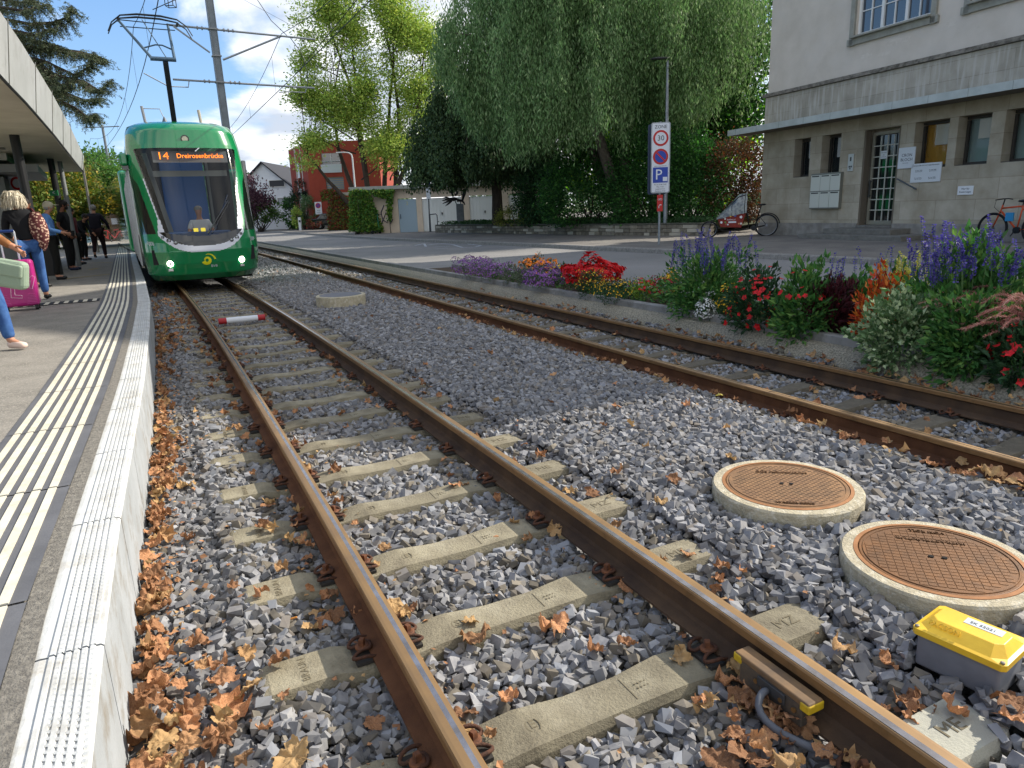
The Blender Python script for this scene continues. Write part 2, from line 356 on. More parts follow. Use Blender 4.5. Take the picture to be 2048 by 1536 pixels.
ribbon('road',line(kn,.9,.0),line(kf,-.02,.0),asphr)
ribbon('pavement',line(kf,.14,.125),line(kf,60,.125),asphs)
kb=MB()
def sweep(mb,path,prof,mi=0):
    n=len(prof); rows=[line(path,o_,z) for o_,z in prof]; m=len(path)
    vs=[rows[k][i] for i in range(m) for k in range(n)]
    mb.add(vs,[(i*n+k,i*n+k+1,(i+1)*n+k+1,(i+1)*n+k) for i in range(m-1) for k in range(n-1)],mi)
sweep(kb,kf,[(-.015,-.05),(0,.105),(.02,.13),(.15,.132),(.15,0)])
o=kb.obj('street_kerb',M('kerb_granite','#8b8780',rough=.9,col2='#74706a',vs=9,bump=.6,bs=90,stain='#a39e95',ss=30,sharp=.2)); o['kind']='structure'
# flower border: sloped exposed-aggregate foot, kerb stone, soil, road-side kerb
kb=MB(); sweep(kb,kn,[(-.31,-.35),(-.26,-.17),(-.19,-.085),(-.11,-.03),(-.03,-.02),(-.03,-.05)])
o=kb.obj('aggregate_kerb',M('aggregate','#a59d8a',rough=1,col2='#6f6959',vs=60,vlo=.38,vhi=.62,bump=1.5,bs=55)); o['kind']='structure'
kb=MB(); knn=resamp(KN,160); sweep(kb,kn,[(-.03,-.1),(-.03,.055),(-.02,.065),(.08,.065),(.09,.055),(.09,-.1)])
o=kb.obj('planter_kerb',M('kerb_grey','#8f8d89',rough=.85,col2='#7b7974',vs=4,bump=.4,bs=50,stain='#66635b',ss=6,sharp=.2)); o['kind']='structure'
soil=M('soil','#3d3226',rough=1,col2='#574836',vs=20,bump=2,bs=30)
nK=next(i for i,p in enumerate(kn) if p[1]>15.9)
ribbon('soil',line(kn[:nK+1],.08,.04),line(kn[:nK+1],.82,.03),soil)
ribbon('road_strip',line(kn[nK:],.08,.03),line(kn[nK:],.95,.004),asphr)
kb=MB(); sweep(kb,kn[:nK+1],[(.82,-.1),(.82,.10),(.93,.10),(.93,-.05)]); o=kb.obj('border_kerb',_mc['kerb_grey']); o['kind']='structure'
# bike symbol painted on the road
wp=M('road_paint','#b9bcbf',rough=.8,col2='#7d7f82',vs=10,vlo=.4,vhi=.7)
sym=MB()
def rp(u,v): p=G(u,v,.006); return (p.x,p.y)
for (u0,v0,u1,v1,w) in ((830,491,848,487,.12),(848,487,852,493,.10),(856,490,880,487,.14),(868,494,900,492,.14),(880,487,905,489,.12),(905,489,925,495,.12),(925,495,950,494,.14),(950,494,962,491,.12),(962,491,935,488,.12),(935,488,905,489,.12),(870,498,895,496,.1)):
    stripe(sym,rp(u0,v0),rp(u1,v1),w,.006)
sym.obj('bike_symbol',wp)['kind']='structure'
# ================================================================ RAILS
rustw=M('rail_web_rust','#5a3a26',rough=.85,col2='#6e4a31',vs=5,stain='#3d2a1e',ss=3,sharp=.4,bump=.4,bs=120,spec=.25)
rustd=M('rail_web_dark','#46372c',rough=.85,col2='#5a4634',vs=5,stain='#352a22',ss=3,sharp=.4,bump=.3,bs=120,spec=.25)
headr=M('rail_head_rust','#7d5d3c',rough=.55,metal=.35,col2='#8d6b42',vs=3,stain='#5f482e',ss=8,sharp=.3,bump=.15,bs=200,stretch=(1,1,1))
shine=M('rail_running_band','#a9a6a8',rough=.26,metal=1,col2='#8d8681',vs=2,stretch=(6,6,1))
scale_=M('rail_head_band','#97784f',rough=.5,metal=.45,col2='#80674a',vs=3)
def rail(c,off,z,ya,yb,side,label,web,group,band=(-.012,.010)):
    # profile: list (lateral, height, material); side=+1 when the gauge face is at +lateral
    s=side
    P=[(.0665,-.149),(.0665,-.139),(.02,-.126),(.0085,-.115),(.0085,-.05),(.018,-.041),(.0345,-.034),(.0345,-.008),(.030,-.002),(.020,-.0005)]
    left=[(-a*1,b_) for a,b_ in P]
    prof=left+[(band[0]*1,0.0002),(band[1]*1,.0002)]+P[::-1]
    if s<0: pass
    mids=[]
    for i in range(len(prof)-1):
        h=(prof[i][1]+prof[i+1][1])/2; x=abs(prof[i][0]+prof[i+1][0])/2
        a=i
        if prof[i]==(band[0],.0002): mids.append(2)
        elif h>-.003: mids.append(3)
        elif h>-.036 : mids.append(1)
        else: mids.append(0)
    n=len(prof); Y=ys(ya,yb,90,1.5); vs=[]; fs=[]; mi=[]
    for y in Y:
        for a,b_ in prof: vs.append(tpt(c,y,off+a,z+b_))
    for i in range(len(Y)-1):
        for k in range(n-1): fs.append((i*n+k,(i+1)*n+k,(i+1)*n+k+1,i*n+k+1)); mi.append(mids[k])
    fs.append(tuple(range(n))[::-1]); mi.append(0)
    m=MB(); m.add(vs,fs,mi); o=m.obj('rail',[web,headr,shine,scale_]); bm=bmesh.new(); bm.from_mesh(o.data); bmesh.ops.recalc_face_normals(bm,faces=bm.faces); bm.to_mesh(o.data); bm.free()
    tag(o,label,'rail',group); return o
GR='rails of the two tram tracks'
rail(T1,-.5345,Z1,-.6,90,1,'steel rail nearest the white platform edge, shiny blue-grey running band',rustw,GR,(.0,.016))
rail(T1,.5345,Z1,-.6,90,-1,'steel rail beside the yellow box, with a sensor clamped to it',rustd,GR,(-.026,-.004))
rail(T2,-.5345,Z2,-.6,110,1,'brown rail running just past the manhole covers',rustw,GR,(-.004,.004))
rail(T2,.5345,Z2,-.6,110,-1,'dark rail closest to the flower border',rustd,GR,(-.024,-.008))
# rail weld collars
for c,off,z,y,la in ((T1,-.5345,Z1,1.28,'bottom'),(T1,.5345,Z1,1.72,'m')):
    pass
# ================================================================ SLEEPERS
conc=M('sleeper_concrete','#8f8771',rough=.95,col2='#746c5a',vs=7,bump=.8,bs=90,stain='#a59d87',ss=5,sharp=.3,objr=1,ilo=.86,ihi=1.1)
concn=M('sleeper_concrete_new','#a9a798',rough=.95,col2='#97958a',vs=5,bump=.5,bs=90,stain='#b5b3a6',ss=4,sharp=.3)
concd=M('sleeper_concrete_old','#6a6355',rough=.95,col2='#4f493e',vs=7,bump=.8,bs=90,stain='#857d6b',ss=7,sharp=.2,objr=1,ilo=.8,ihi=1.15)
engr=M('engraving','#6d6552',rough=1)
rusc=M('clip_rust','#5b3a28',rough=.8,col2='#3f2a20',vs=40,bump=.5,bs=150,metal=.2)
boltm=M('bolt_rust','#7a4d30',rough=.75,metal=.3,col2='#54372a',vs=50)
padm=M('rubber_pad','#3a3733',rough=.9)
def sleeper_mesh():
    xs=[-.98,-.95,-.72,-.66,-.50,-.42,-.34,-.28,-.10,.10,.28,.34,.42,.50,.66,.72,.95,.98]
    def top(x):
        a=abs(x); 
        if a>.72: return -.150
        if a>.66: return -.150+(.72-a)/.06*-.018
        if a>.40: return -.168
        if a>.30: return -.168+(.40-a)/.10*.014
        return -.154-.02*(1-(a/.30))
    m=MB(); vs=[]; 
    for x in xs:
        e=.01 if abs(x)>.97 else 0; t=top(x); w=.088-(.012 if abs(x)<.25 else 0)
        vs+= [(x,-w-.03,-.36),(x,-w-.012+e,t-.03-e),(x,-w+e,t-e),(x,w-e,t-e),(x,w+.012-e,t-.03-e),(x,w+.03,-.36)]
    fs=[]
    for i in range(len(xs)-1):
        for k in range(5): fs.append((i*6+k,(i+1)*6+k,(i+1)*6+k+1,i*6+k+1))
    fs.append(tuple(range(6))[::-1]); fs.append(tuple(range((len(xs)-1)*6,len(xs)*6)))
    m.add(vs,fs); me=m.mesh('sleeper'); bm=bmesh.new(); bm.from_mesh(me); bmesh.ops.recalc_face_normals(bm,faces=bm.faces); bm.to_mesh(me); bm.free(); return me
SLM=sleeper_mesh(); SLM.materials.append(conc); SLM2=SLM.copy(); SLM2.materials.clear(); SLM2.materials.append(concd); SLM3=SLM.copy(); SLM3.materials.clear(); SLM3.materials.append(concn)
def clip_mesh():
    # W-shaped spring clamp seen from above; +x points away from the rail
    m=MB(); pts=[(-.035,-.055,.012),(-.030,-.030,.018),(.0,-.028,.028),(.035,-.030,.022),(.055,-.045,.014),(.050,-.066,.014),(.022,-.074,.022),(-.012,-.066,.026),(-.026,-.05,.02)]
    def arc(sg):
        P=[(-.050,.060,.004),(-.030,.066,.014),(.000,.066,.024),(.032,.058,.020),(.046,.040,.012),(.034,.024,.014),(.010,.020,.024),(-.018,.022,.028),(-.026,.0,.028)]
        return [(a,b_*sg,c_) for a,b_,c_ in P]
    def smooth(P,k=4):
        out=[];n=len(P)
        for i in range(n-1):
            p0=Vector(P[max(i-1,0)]);p1=Vector(P[i]);p2=Vector(P[i+1]);p3=Vector(P[min(i+2,n-1)])
            for j in range(k):
                t=j/k; out.append(.5*((2*p1)+(-p0+p2)*t+(2*p0-5*p1+4*p2-p3)*t*t+(-p0+3*p1-3*p2+p3)*t**3))
        out.append(Vector(P[-1])); return out
    m.tube(smooth(arc(1)+[(a,b_,c_) for a,b_,c_ in arc(-1)[::-1][1:]]),.0068,7)
    m.box((-.01,0,-.004),(.10,.13,.012),mi=1)
    return m.mesh('rail_clip')
SMF=None
CLM=clip_mesh(); CLM.materials.append(rusc); CLM.materials.append(padm)
bmh=MB(); bmh.lathe([(.026,.026),(.026,.032),(.022,.036),(.016,.037)],14); bmh.lathe([(.0135,.037),(.0135,.058),(.011,.062)],4); BLM=bmh.mesh('bolt'); BLM.materials.append(boltm)
CLM.polygons.foreach_set('use_smooth',[len(p.vertices)==4 and p.material_index==0 for p in CLM.polygons])
def place_sleeper(c,zt,y,n,clips,old,lab,grp):
    o=bpy.data.objects.new('sleeper',SLM2 if old else SLM); COL.objects.link(o); p=tpt(c,y,0,zt); o.location=p; o.rotation_euler=(0,0,-ang(c,y)); tag(o,lab,'sleeper',grp)
    if clips:
        for s in (-1,1):
            for t in (-1,1):
                k=bpy.data.objects.new('rail_clip',CLM); COL.objects.link(k); k.parent=o
                k.location=(s*.5345+t*.083,0,-.155); k.rotation_euler=(0,0,0 if t>0 else PI)
                q=bpy.data.objects.new('bolt',BLM); COL.objects.link(q); q.parent=k; q.location=(.004,0,-.004); q.rotation_euler=(0,0,RND.uniform(0,1.5))
    return o
SL1=[]; y=1.37-.56; i=0
while y<60:
    SL1.append(y); y+=.56 if y<16 else .56
S1=[]
ordn=['first','second','third','fourth','fifth','sixth','seventh','eighth','ninth','tenth','eleventh','twelfth']
for i,y in enumerate(SL1):
    if y>17: break
    far=y>10.5
    if i==0: lab='concrete sleeper only its right end showing, at the bottom right corner'
    elif i<=12: lab='pale concrete sleeper of the near track, %s from the front edge of the picture'%ordn[i-1] if i>1 else 'pale new concrete sleeper in front, with stamped letters and the number 17'
    else: lab='narrow pale concrete sleeper of the near track under the tram end'
    S1.append(place_sleeper(T1,Z1,y,i,not far,False,lab,'concrete sleepers of the near track'))
    if i<2: S1[-1].data=SLM3
y=2.62-.56; i=0
S2=[]
while y<34:
    if y<11: lab='worn grey concrete sleeper of the far track, %s from the right frame edge'%(ordn[i] if i<12 else 'beyond the twelfth'); 
    else: lab='worn grey sleeper of the far track beyond the round concrete lid'
    S2.append(place_sleeper(T2,Z2,y,i,y<13,True,lab if y<9.5 else 'worn grey sleeper of the far track towards the street bend','concrete sleepers of the far track')); y+=.56; i+=1
def onsl(o,txt,size,x,y,rz=0,sx=1,z=None):
    a=abs(x); zt=-.150 if a>.72 else (-.1695 if a>.40 else -.154-.02*(1-a/.3))
    mt=Matrix.Translation((x,y,(zt+.0008) if z is None else z))@Matrix.Rotation(rz,4,'Z')
    return text(txt,size,engr,'lettering',o,mt,.0012,sx=sx)
for i,o in enumerate(S1[:9]):
    onsl(o,'BRAUN',.038,-.83,0,PI/2,1.1); onsl(o,'ME' if i%2 else 'MZ',.07,.83,0,-PI/2*0,1.1)
    if i<=1:
        onsl(o,'17',.045,.2,.025,0); onsl(o,':::.',.06,.2,-.03,0); onsl(o,'EAB',.05,-.20,.0,PI/2,.9); onsl(o,'K',.05,-.12,.0,0)
    else:
        onsl(o,['S7C','85','LE','SZ','33','86','C3'][i%7],.05,.06,0,PI/2); onsl(o,'::::',.06,.16,0,0); onsl(o,'(S)' if i%2 else '(E)',.05,-.25,0,0)
        l=MB(); 
        for xx in (.11,.22): l.box((xx,0,-.167+.0),(.004,.11,.004))
        l.obj('groove',engr,o)
# ================================================================ MANHOLES, BOX, SENSOR, BAR
ringm=M('manhole_ring','#beb398',rough=.95,col2='#a59b83',vs=9,bump=1.2,bs=70,stain='#d0c9b6',ss=25,sharp=.2)
iron=M('manhole_iron','#75573c',rough=.8,metal=.1,col2='#8d6a47',vs=6,stain='#47392c',ss=4,sharp=.3,bump=.3,bs=200)
iron2=M('manhole_iron_rusty','#6d4722',rough=.6,metal=.2,col2='#54371b',vs=5,stain='#8c5c2c',ss=3,sharp=.3,bump=.2,bs=200)
ironf=M('manhole_frame','#8a5f3a',rough=.8,metal=.2,col2='#a0714a',vs=10)
def manhole(c,R0,z,label,im,h,txt1,txt2,rz,pat='dash'):
    t=thing('manhole',label,'manhole cover',(c[0],c[1],z),0,'round manhole covers between the tracks')
    m=MB(); m.lathe([(R0,-h),(R0,-.012),(R0-.008,-.002),(R0-.05,.0),(R0-.05,-.03)],64); m.obj('concrete_ring',ringm,t)
    m=MB(); m.lathe([(R0-.051,-.03),(R0-.051,.002),(R0-.068,.003),(R0-.068,-.03)],64); m.obj('iron_frame',ironf,t)
    m=MB(); r=R0-.072; m.lathe([(r,-.03),(r,.0),(r-.003,.0012)],64,0)
    n=int(r/.0285); rr=Matrix.Rotation(rz,4,'Z')
    for i in range(-n-2,n+3):
        for j in range(-2*n,2*n+1):
            if pat=='dash': x=(i+(.5 if j%2 else 0))*.030; yy=j*.019; dx,dy=.018,.006
            else: x=i*.031; yy=j*.026; dx,dy=.027,.022
            if math.hypot(x,yy)>r-.035 or (abs(yy)<.012 and abs(x)<.04): continue
            if abs(abs(yy)-r*.52)<.018 and abs(x)<.14 and (yy<0)==(pat!='dash'): continue
            m.X=rr; m.box((x,yy,.0017),(dx,dy,.0008 if pat=='dash' else .0026),mi=1 if pat=='dash' else 0); m.X=Matrix.Identity(4)
    m.tube([((r-.016)*math.cos(a),(r-.016)*math.sin(a),.0015) for a in np.linspace(0,2*PI,65)[:-1]],.004,6,closed=True)
    co_=m.obj('cover',[im,M('dash_recess','#3a2a1c',rough=.9)],t,rot=(0,0,0))
    h_=MB(); h_.X=rr
    for s in (-1,1): h_.lathe([(.011,.0035),(.0105,.006),(.001,.0062)],10,c=(s*.024,0,0))
    h_.obj('lifting_hole',M('hole_dark','#14110f',rough=1),co_)
    tm=M('iron_letters','#5f4228',rough=.7,metal=.3)
    sgn=1 if pat=='dash' else -1
    text(txt1,.034,tm,'lettering',co_,rr@Matrix.Translation((0,sgn*r*.52,.0055)),.002)
    text(txt2,.028,tm,'lettering',co_,rr@Matrix.Translation((0,-(r-.055),.0055)),.002)
    return t
manhole((1.41,3.36),.372,-.035,'rusty round manhole cover with a grid of small dashes, in a pale concrete ring',iron,.13,'BGS NEUNKIRCH','WASSER BERN',rad(-12))
manhole((1.71,2.55),.362,-.035,'larger-looking dark rusty manhole cover with square checks, close to the yellow box',iron2,.13,'INFRASTRUKTUR','VON ROLL',rad(160),'sq')
t=thing('manhole','flat grey concrete manhole lid far up between the tracks','manhole cover',tuple(G(681,589,.075)-Vector((0,0,.015))),0,'round manhole covers between the tracks')
m=MB(); m.lathe([(.42,-.25),(.42,.005),(.405,.015),(.36,.015)],48); m.obj('concrete_ring',ringm,t)
m=MB(); m.lathe([(.36,-.02),(.36,.017),(.35,.019)],48); m.obj('cover',M('lid_grey','#77777a',rough=.9,col2='#696a6e',vs=5),t)
# yellow cable box
ym=M('yellow_plastic','#e3b92c',rough=.42,col2='#d4a826',vs=6,bump=.08,bs=40,spec=.5); gm=M('grey_plastic','#7d7f84',rough=.55,col2='#6a6b70',vs=5)
A=G(1822,1258,.0); B=G(2011,1342,.0); ex=(B-A).normalized(); C_=G(1891,1206,.02); 
bz=-math.atan2(-ex.y,ex.x)
t=thing('cable_box','yellow lidded cable box with grey base and label SK 52021','cable box',(A.x,A.y,0),math.atan2(ex.y,ex.x))
Lb=(B-A).length; Db=(C_-A).length*.98
m=MB(); m.box((Lb/2,Db/2,-.07),(Lb-.03,Db-.03,.12)); m.obj('base',gm,t,bevel=.01)
m=MB(); z0,z1,z2=-.012,.010,.040
def rr_(x0,y0,x1,y1,z,c=.012): return [(x0+c,y0,z),(x1-c,y0,z),(x1,y0+c,z),(x1,y1-c,z),(x1-c,y1,z),(x0+c,y1,z),(x0,y1-c,z),(x0,y0+c,z)]
def loop(ls): 
    n=8; vs=sum(ls,[]); fs=[(i*n+k,i*n+(k+1)%n,(i+1)*n+(k+1)%n,(i+1)*n+k) for i in range(len(ls)-1) for k in range(n)]; fs+=[tuple(range(n))[::-1],tuple(range((len(ls)-1)*n,len(ls)*n))]; return vs,fs
m.add(*loop([rr_(0,0,Lb,Db,z0),rr_(0,0,Lb,Db,z1,.012),rr_(.012,.012,Lb-.012,Db-.012,z1+.004,.035),rr_(.035,.055,Lb-.035,Db-.055,z2,.02)]))
o=m.obj('lid',ym,t,bevel=.002)
text('PACSON',.024,ym,'lettering',o,Matrix.Translation((.085,.034,z1+.0235))@Matrix.Rotation(rad(42),4,'X'),.002)
m=MB(); m.box((Lb*.60,Db*.60,z2+.0008),(.11,.04,.0012),rz=rad(2)); q=m.obj('label_plate',M('alu_label','#b9bfc4',rough=.4,metal=.3),t)
text('SK 52021',.019,M('ink','#3a3f44'),'lettering',q,Matrix.Translation((Lb*.59,Db*.58,z2+.0018))@Matrix.Rotation(rad(2),4,'Z'),.0004)
for xx in (.012,Lb-.014):
    m=MB(); m.lathe([(.007,z1-.004),(.007,z1+.006),(.004,z1+.008)],10,c=(xx,.014,0)); m.obj('screw',M('screw_steel','#8f8a80',metal=.8,rough=.4),t)
# corrugated conduit behind the box
m=MB(); pts=[G(2035,1240,-.06)+Vector((0,.0,0)),G(2075,1215,-.05),G(2130,1190,-.08)]; 
P=[pts[0].lerp(pts[2],k/24) for k in range(25)]; m.tube(P,[.016+.003*(k%2) for k in range(25)],10); tag(m.obj('conduit',M('conduit_grey','#8d8780',rough=.7),smooth=False),'grey corrugated conduit running into the ballast behind the yellow box','conduit')
# wheel sensor clamped to the rail
ysn=1.80; t=thing('rail_sensor','brown dusty wheel sensor with yellow ends clamped inside the rail','rail sensor',tuple(tpt(T1,1.66,.5345-.0345,Z1)),-ang(T1,1.66))
smb=M('sensor_dusty','#7b5f3f',rough=.7,col2='#5c4a37',vs=12); syel=M('sensor_yellow','#c9a71f',rough=.5,col2='#a88a22',vs=10); sdk=M('sensor_dark','#3a3a3a',rough=.6)
m=MB(); m.box((-.043,0,-.048),(.062,.30,.022)); m.obj('top_cover',smb,t,bevel=.006)
m=MB(); m.box((-.045,0,-.095),(.055,.25,.075)); m.obj('housing',M('sensor_body','#3c3935',rough=.7,col2='#5a4d3d',vs=20),t,bevel=.004)
for s in (-1,1): m=MB(); m.box((-.0435,s*.135,-.056),(.066,.036,.030)); m.obj('yellow_end',syel,t,bevel=.006)
m=MB(); m.box((-.0755,-.01,-.078),(.008,.11,.035)); q=m.obj('clamp_plate',sdk,t,bevel=.003)
m=MB()
for s in (-.085,-.035,.055): m.lathe([(.008,-.083),(.008,-.078)],12,c=(0,0,0),axis='X'); 
for s in (-.1,-.05,.05): m=MB(); m.cyl((-.074,s,-.085),(-.081,s,-.085),.008,n=10); m.obj('screw',M('brass_screw','#8a6a42',metal=.6,rough=.4),t)
m=MB(); m.tube([(-.075,0,-.085),(-.11,-.005,-.075),(-.145,-.02,-.10),(-.15,-.06,-.125),(-.135,-.12,-.135),(-.10,-.19,-.14),(-.05,-.26,-.15)],.0125,12); 
k=m.obj('cable',M('cable_blue_grey','#55585e',rough=.6),t,smooth=True); k.modifiers.new('s','SUBSURF').render_levels=1
# red and white marker bar on the sleepers
a=G(437,643,-.06); b_=G(530,634,-.06); t=thing('marker_bar','red and white round bar lying across the near track','marker bar',tuple(a),math.atan2(b_.y-a.y,b_.x-a.x)); Lb=(b_-a).length
m=MB(); m.cyl((Lb*.17,0,0),(Lb*.84,0,0),.045,n=20); m.obj('white_middle',M('white_paint','#d8dbe0',rough=.6),t,smooth=False)
for x0,x1 in ((0,.17),(.84,1)): m=MB(); m.cyl((Lb*x0,0,0),(Lb*x1,0,0),.045,n=20); m.obj('red_end',M('red_paint','#a8252b',rough=.5),t)
# ================================================================ BALLAST STONES
def stone_protos(n=24):
    out=[]
    for i in range(n):
        bm=bmesh.new()
        ax=Vector((RND.uniform(.9,1.25),RND.uniform(.6,.95),RND.uniform(.45,.75)))
        for cx_ in (-1,1):
            for cy_ in (-1,1):
                for cz_ in (-1,1):
                    if RND.random()<.03: continue
                    v=Vector((cx_*RND.uniform(.42,.92),cy_*RND.uniform(.42,.92),cz_*RND.uniform(.45,.95))); bm.verts.new((v.x*ax.x,v.y*ax.y,v.z*ax.z*1.15))
        for _ in range(2):
            v=Vector((RND.gauss(0,1),RND.gauss(0,1),RND.gauss(0,.4))).normalized()*.95; bm.verts.new((v.x*ax.x,v.y*ax.y,v.z*ax.z))
        r=bmesh.ops.convex_hull(bm,input=bm.verts); bmesh.ops.delete(bm,geom=[g_ for g_ in bm.verts if not g_.link_faces],context='VERTS')
        bmesh.ops.triangulate(bm,faces=bm.faces); bm.verts.index_update()
        out.append((np.array([v.co[:] for v in bm.verts]),np.array([[v.index for v in f.verts] for f in bm.faces]))); bm.free()
    return out
PROT=stone_protos()
def stones(name,X,Y,Z,S,m,label=None):
    n=len(X); which=rng.integers(0,len(PROT),n); Vs=[];Fs=[];off=0
    # random rotation, mostly lying flat
    for k,(pv,pf) in enumerate(PROT):
        idx=np.where(which==k)[0]
        if not len(idx): continue
        c=len(idx); a=rng.uniform(0,2*PI,c); tx=rng.normal(0,.5,c); ty=rng.normal(0,.5,c)
        ca,sa=np.cos(a),np.sin(a); R1=np.zeros((c,3,3)); R1[:,0,0]=ca;R1[:,0,1]=-sa;R1[:,1,0]=sa;R1[:,1,1]=ca;R1[:,2,2]=1
        cx_,sx_=np.cos(tx),np.sin(tx); R2=np.zeros((c,3,3)); R2[:,0,0]=1;R2[:,1,1]=cx_;R2[:,1,2]=-sx_;R2[:,2,1]=sx_;R2[:,2,2]=cx_
        cy_,sy_=np.cos(ty),np.sin(ty); R3=np.zeros((c,3,3)); R3[:,1,1]=1;R3[:,0,0]=cy_;R3[:,0,2]=sy_;R3[:,2,0]=-sy_;R3[:,2,2]=cy_
        T=R1@R2@R3; sc=S[idx][:,None,None]*rng.uniform(.8,1.25,(c,1,3))
        V=np.einsum('nij,npj->npi',T,pv[None]*sc)+np.stack([X[idx],Y[idx],Z[idx]],1)[:,None]
        F_=pf[None]+(np.arange(c)*len(pv))[:,None,None]+off; off+=c*len(pv); Vs.append(V.reshape(-1,3)); Fs.append(F_.reshape(-1,3))
    return npmesh(name,np.concatenate(Vs),np.concatenate(Fs),m,k=3)
def bedz(X,Y):
    l1=lat1(X,Y); l2=lat2(X,Y); z=np.full(len(X),-.10)
    z=np.where(np.abs(l1)<.50,-.168,z); z=np.where((l1<=-.5)&(l1>-1.02),-.172+np.clip((-l1-.68)/.2,0,1)*.03,z); z=np.where((l1>=.5)&(l1<1.0),-.205+np.clip((l1-.62)/.5,0,1)*.09,z); z=np.where(l1<=-1.02,-.175,z)
    z=np.where((l1>=1.0)&(l2<-1.0),-.105,z); z=np.where((l2>=-1.1)&(l2<-.45),-.27+np.clip((-l2-.55)/.5,0,1)*.13,z); z=np.where((np.abs(l2)<=.5),-.292,z); z=np.where(l2>.5,-.275+np.clip((l2-.6)/.25,0,1)*.12,z)
    return z
def sleeper_mask(X,Y,c,y0):
    l=(X-tr(c,Y))*.9; # along coordinate
    s=Y+ l*(-0.43)*(-1)*0  # unused
    # foot point on the centre line
    yy=Y+( X-tr(c,Y))*(-.48)*(-1)*-.81
    ph=((yy-y0)/.56); d=np.abs(ph-np.round(ph))*.56*1.11
    return (d<.118)&((np.abs(l)<.96)&((np.abs(l)<.74)|(rng.random(len(X))<np.where((l<0)&(c is T1),np.clip(1.5-Y*.17,.35,1),.9))))
stonem=M('ballast_stone','#959493',rough=1,col2='#7a7a7e',vs=22,isl=1,ilo=.5,ihi=1.18,tint=('#7d7468',.10),spec=.2)
stoneb=M('ballast_stone_brown','#857d70',rough=1,col2='#6c665c',vs=22,isl=1,ilo=.5,ihi=1.2,tint=('#8a8c90',.35),spec=.3)
def scatter(y0,y1,sp,layers,smin,smax,xa=-1.3,xb=1.6,zoff=0):
    Xs=[];Ys=[];Zs=[];Ss=[]
    for l in range(layers):
        xl=min(edgex(y1),tr(T1,y1)-1.5)-1; xr=tr(T2,y0)+2
        gx,gy=np.meshgrid(np.arange(xl,xr,sp),np.arange(y0,y1,sp)); X=gx.ravel()+rng.uniform(-.55,.55,gx.size)*sp; Y_=gy.ravel()+rng.uniform(-.55,.55,gx.size)*sp
        ex_=np.interp(Y_,[e[1] for e in EDGE],[e[0] for e in EDGE])
        k=(X>ex_+.012)&(lat2(X,Y_)<1.28)&inview(np.stack([X,Y_,np.full(len(X),-.1)],1))
        if y1>14: k&=~((np.abs(lat1(X,Y_))<1.2)&(Y_>17.5))
        X=X[k];Y_=Y_[k]; z=bedz(X,Y_)+zoff-.016*l+rng.normal(0,.007,len(X)); S=rng.uniform(smin,smax,len(X))
        for c,zr in ((T1,Z1),(T2,Z2)):
            l_=(X-tr(c,Y_))*.9
            near=(np.abs(np.abs(l_)-.5345)<.07)
            z=np.where(near,np.minimum(z,zr-.205),z)
            sm=sleeper_mask(X,Y_,c,SL1[0] if c is T1 else 2.62-.56)
            keep=~(sm&(z>zr-.25)) | (rng.random(len(X))<.01)
            X,Y_,z,S=X[keep],Y_[keep],z[keep],S[keep]
        for (mx,my,mr) in ((1.41,3.36,.385),(1.71,2.55,.375),(G(681,589,.075).x,G(681,589,.075).y,.43)):
            keep=np.hypot(X-mx,Y_-my)>mr; X,Y_,z,S=X[keep],Y_[keep],z[keep],S[keep]
        bxo=bpy.data.objects['cable_box']; ca,sa=math.cos(bxo.rotation_euler.z),math.sin(bxo.rotation_euler.z); lx=(X-A0.x)*ca+(Y_-A0.y)*sa; ly=-(X-A0.x)*sa+(Y_-A0.y)*ca
        keep=~((lx>0)&(lx<Lb0)&(ly>.0)&(ly<Db)); X,Y_,z,S=X[keep],Y_[keep],z[keep],S[keep]
        Xs.append(X);Ys.append(Y_);Zs.append(z);Ss.append(S)
    return map(np.concatenate,(Xs,Ys,Zs,Ss))
A0=A; Lb0=(B-A).length
def ballast(y0,y1,sp,layers,smin,smax):
    X,Y_,Z_,S=scatter(y0,y1,sp,layers,smin,smax)
    l1=lat1(X,Y_); l2=lat2(X,Y_); pb=np.where(np.abs(l1)<1.0,.30,.02)+np.where(np.abs(l2)<1.1,.72,0); br=rng.random(len(X))<pb
    for k,m in ((~br,stonem),(br,stoneb)):
        o=stones('ballast_gravel',X[k],Y_[k],Z_[k],S[k],m); tag(o,None,None,None,'stuff'); o['category']='gravel'; o['label']='grey crushed stone ballast filling the track bed' if m is stonem else 'brownish dusty ballast stones between and beside the rails'
ballast(.55,3.4,.036,3,.013,.034)
ballast(3.4,8,.040,2,.017,.034)
ballast(8,19,.050,2,.023,.038)
ballast(19,45,.10,1,.05,.07)
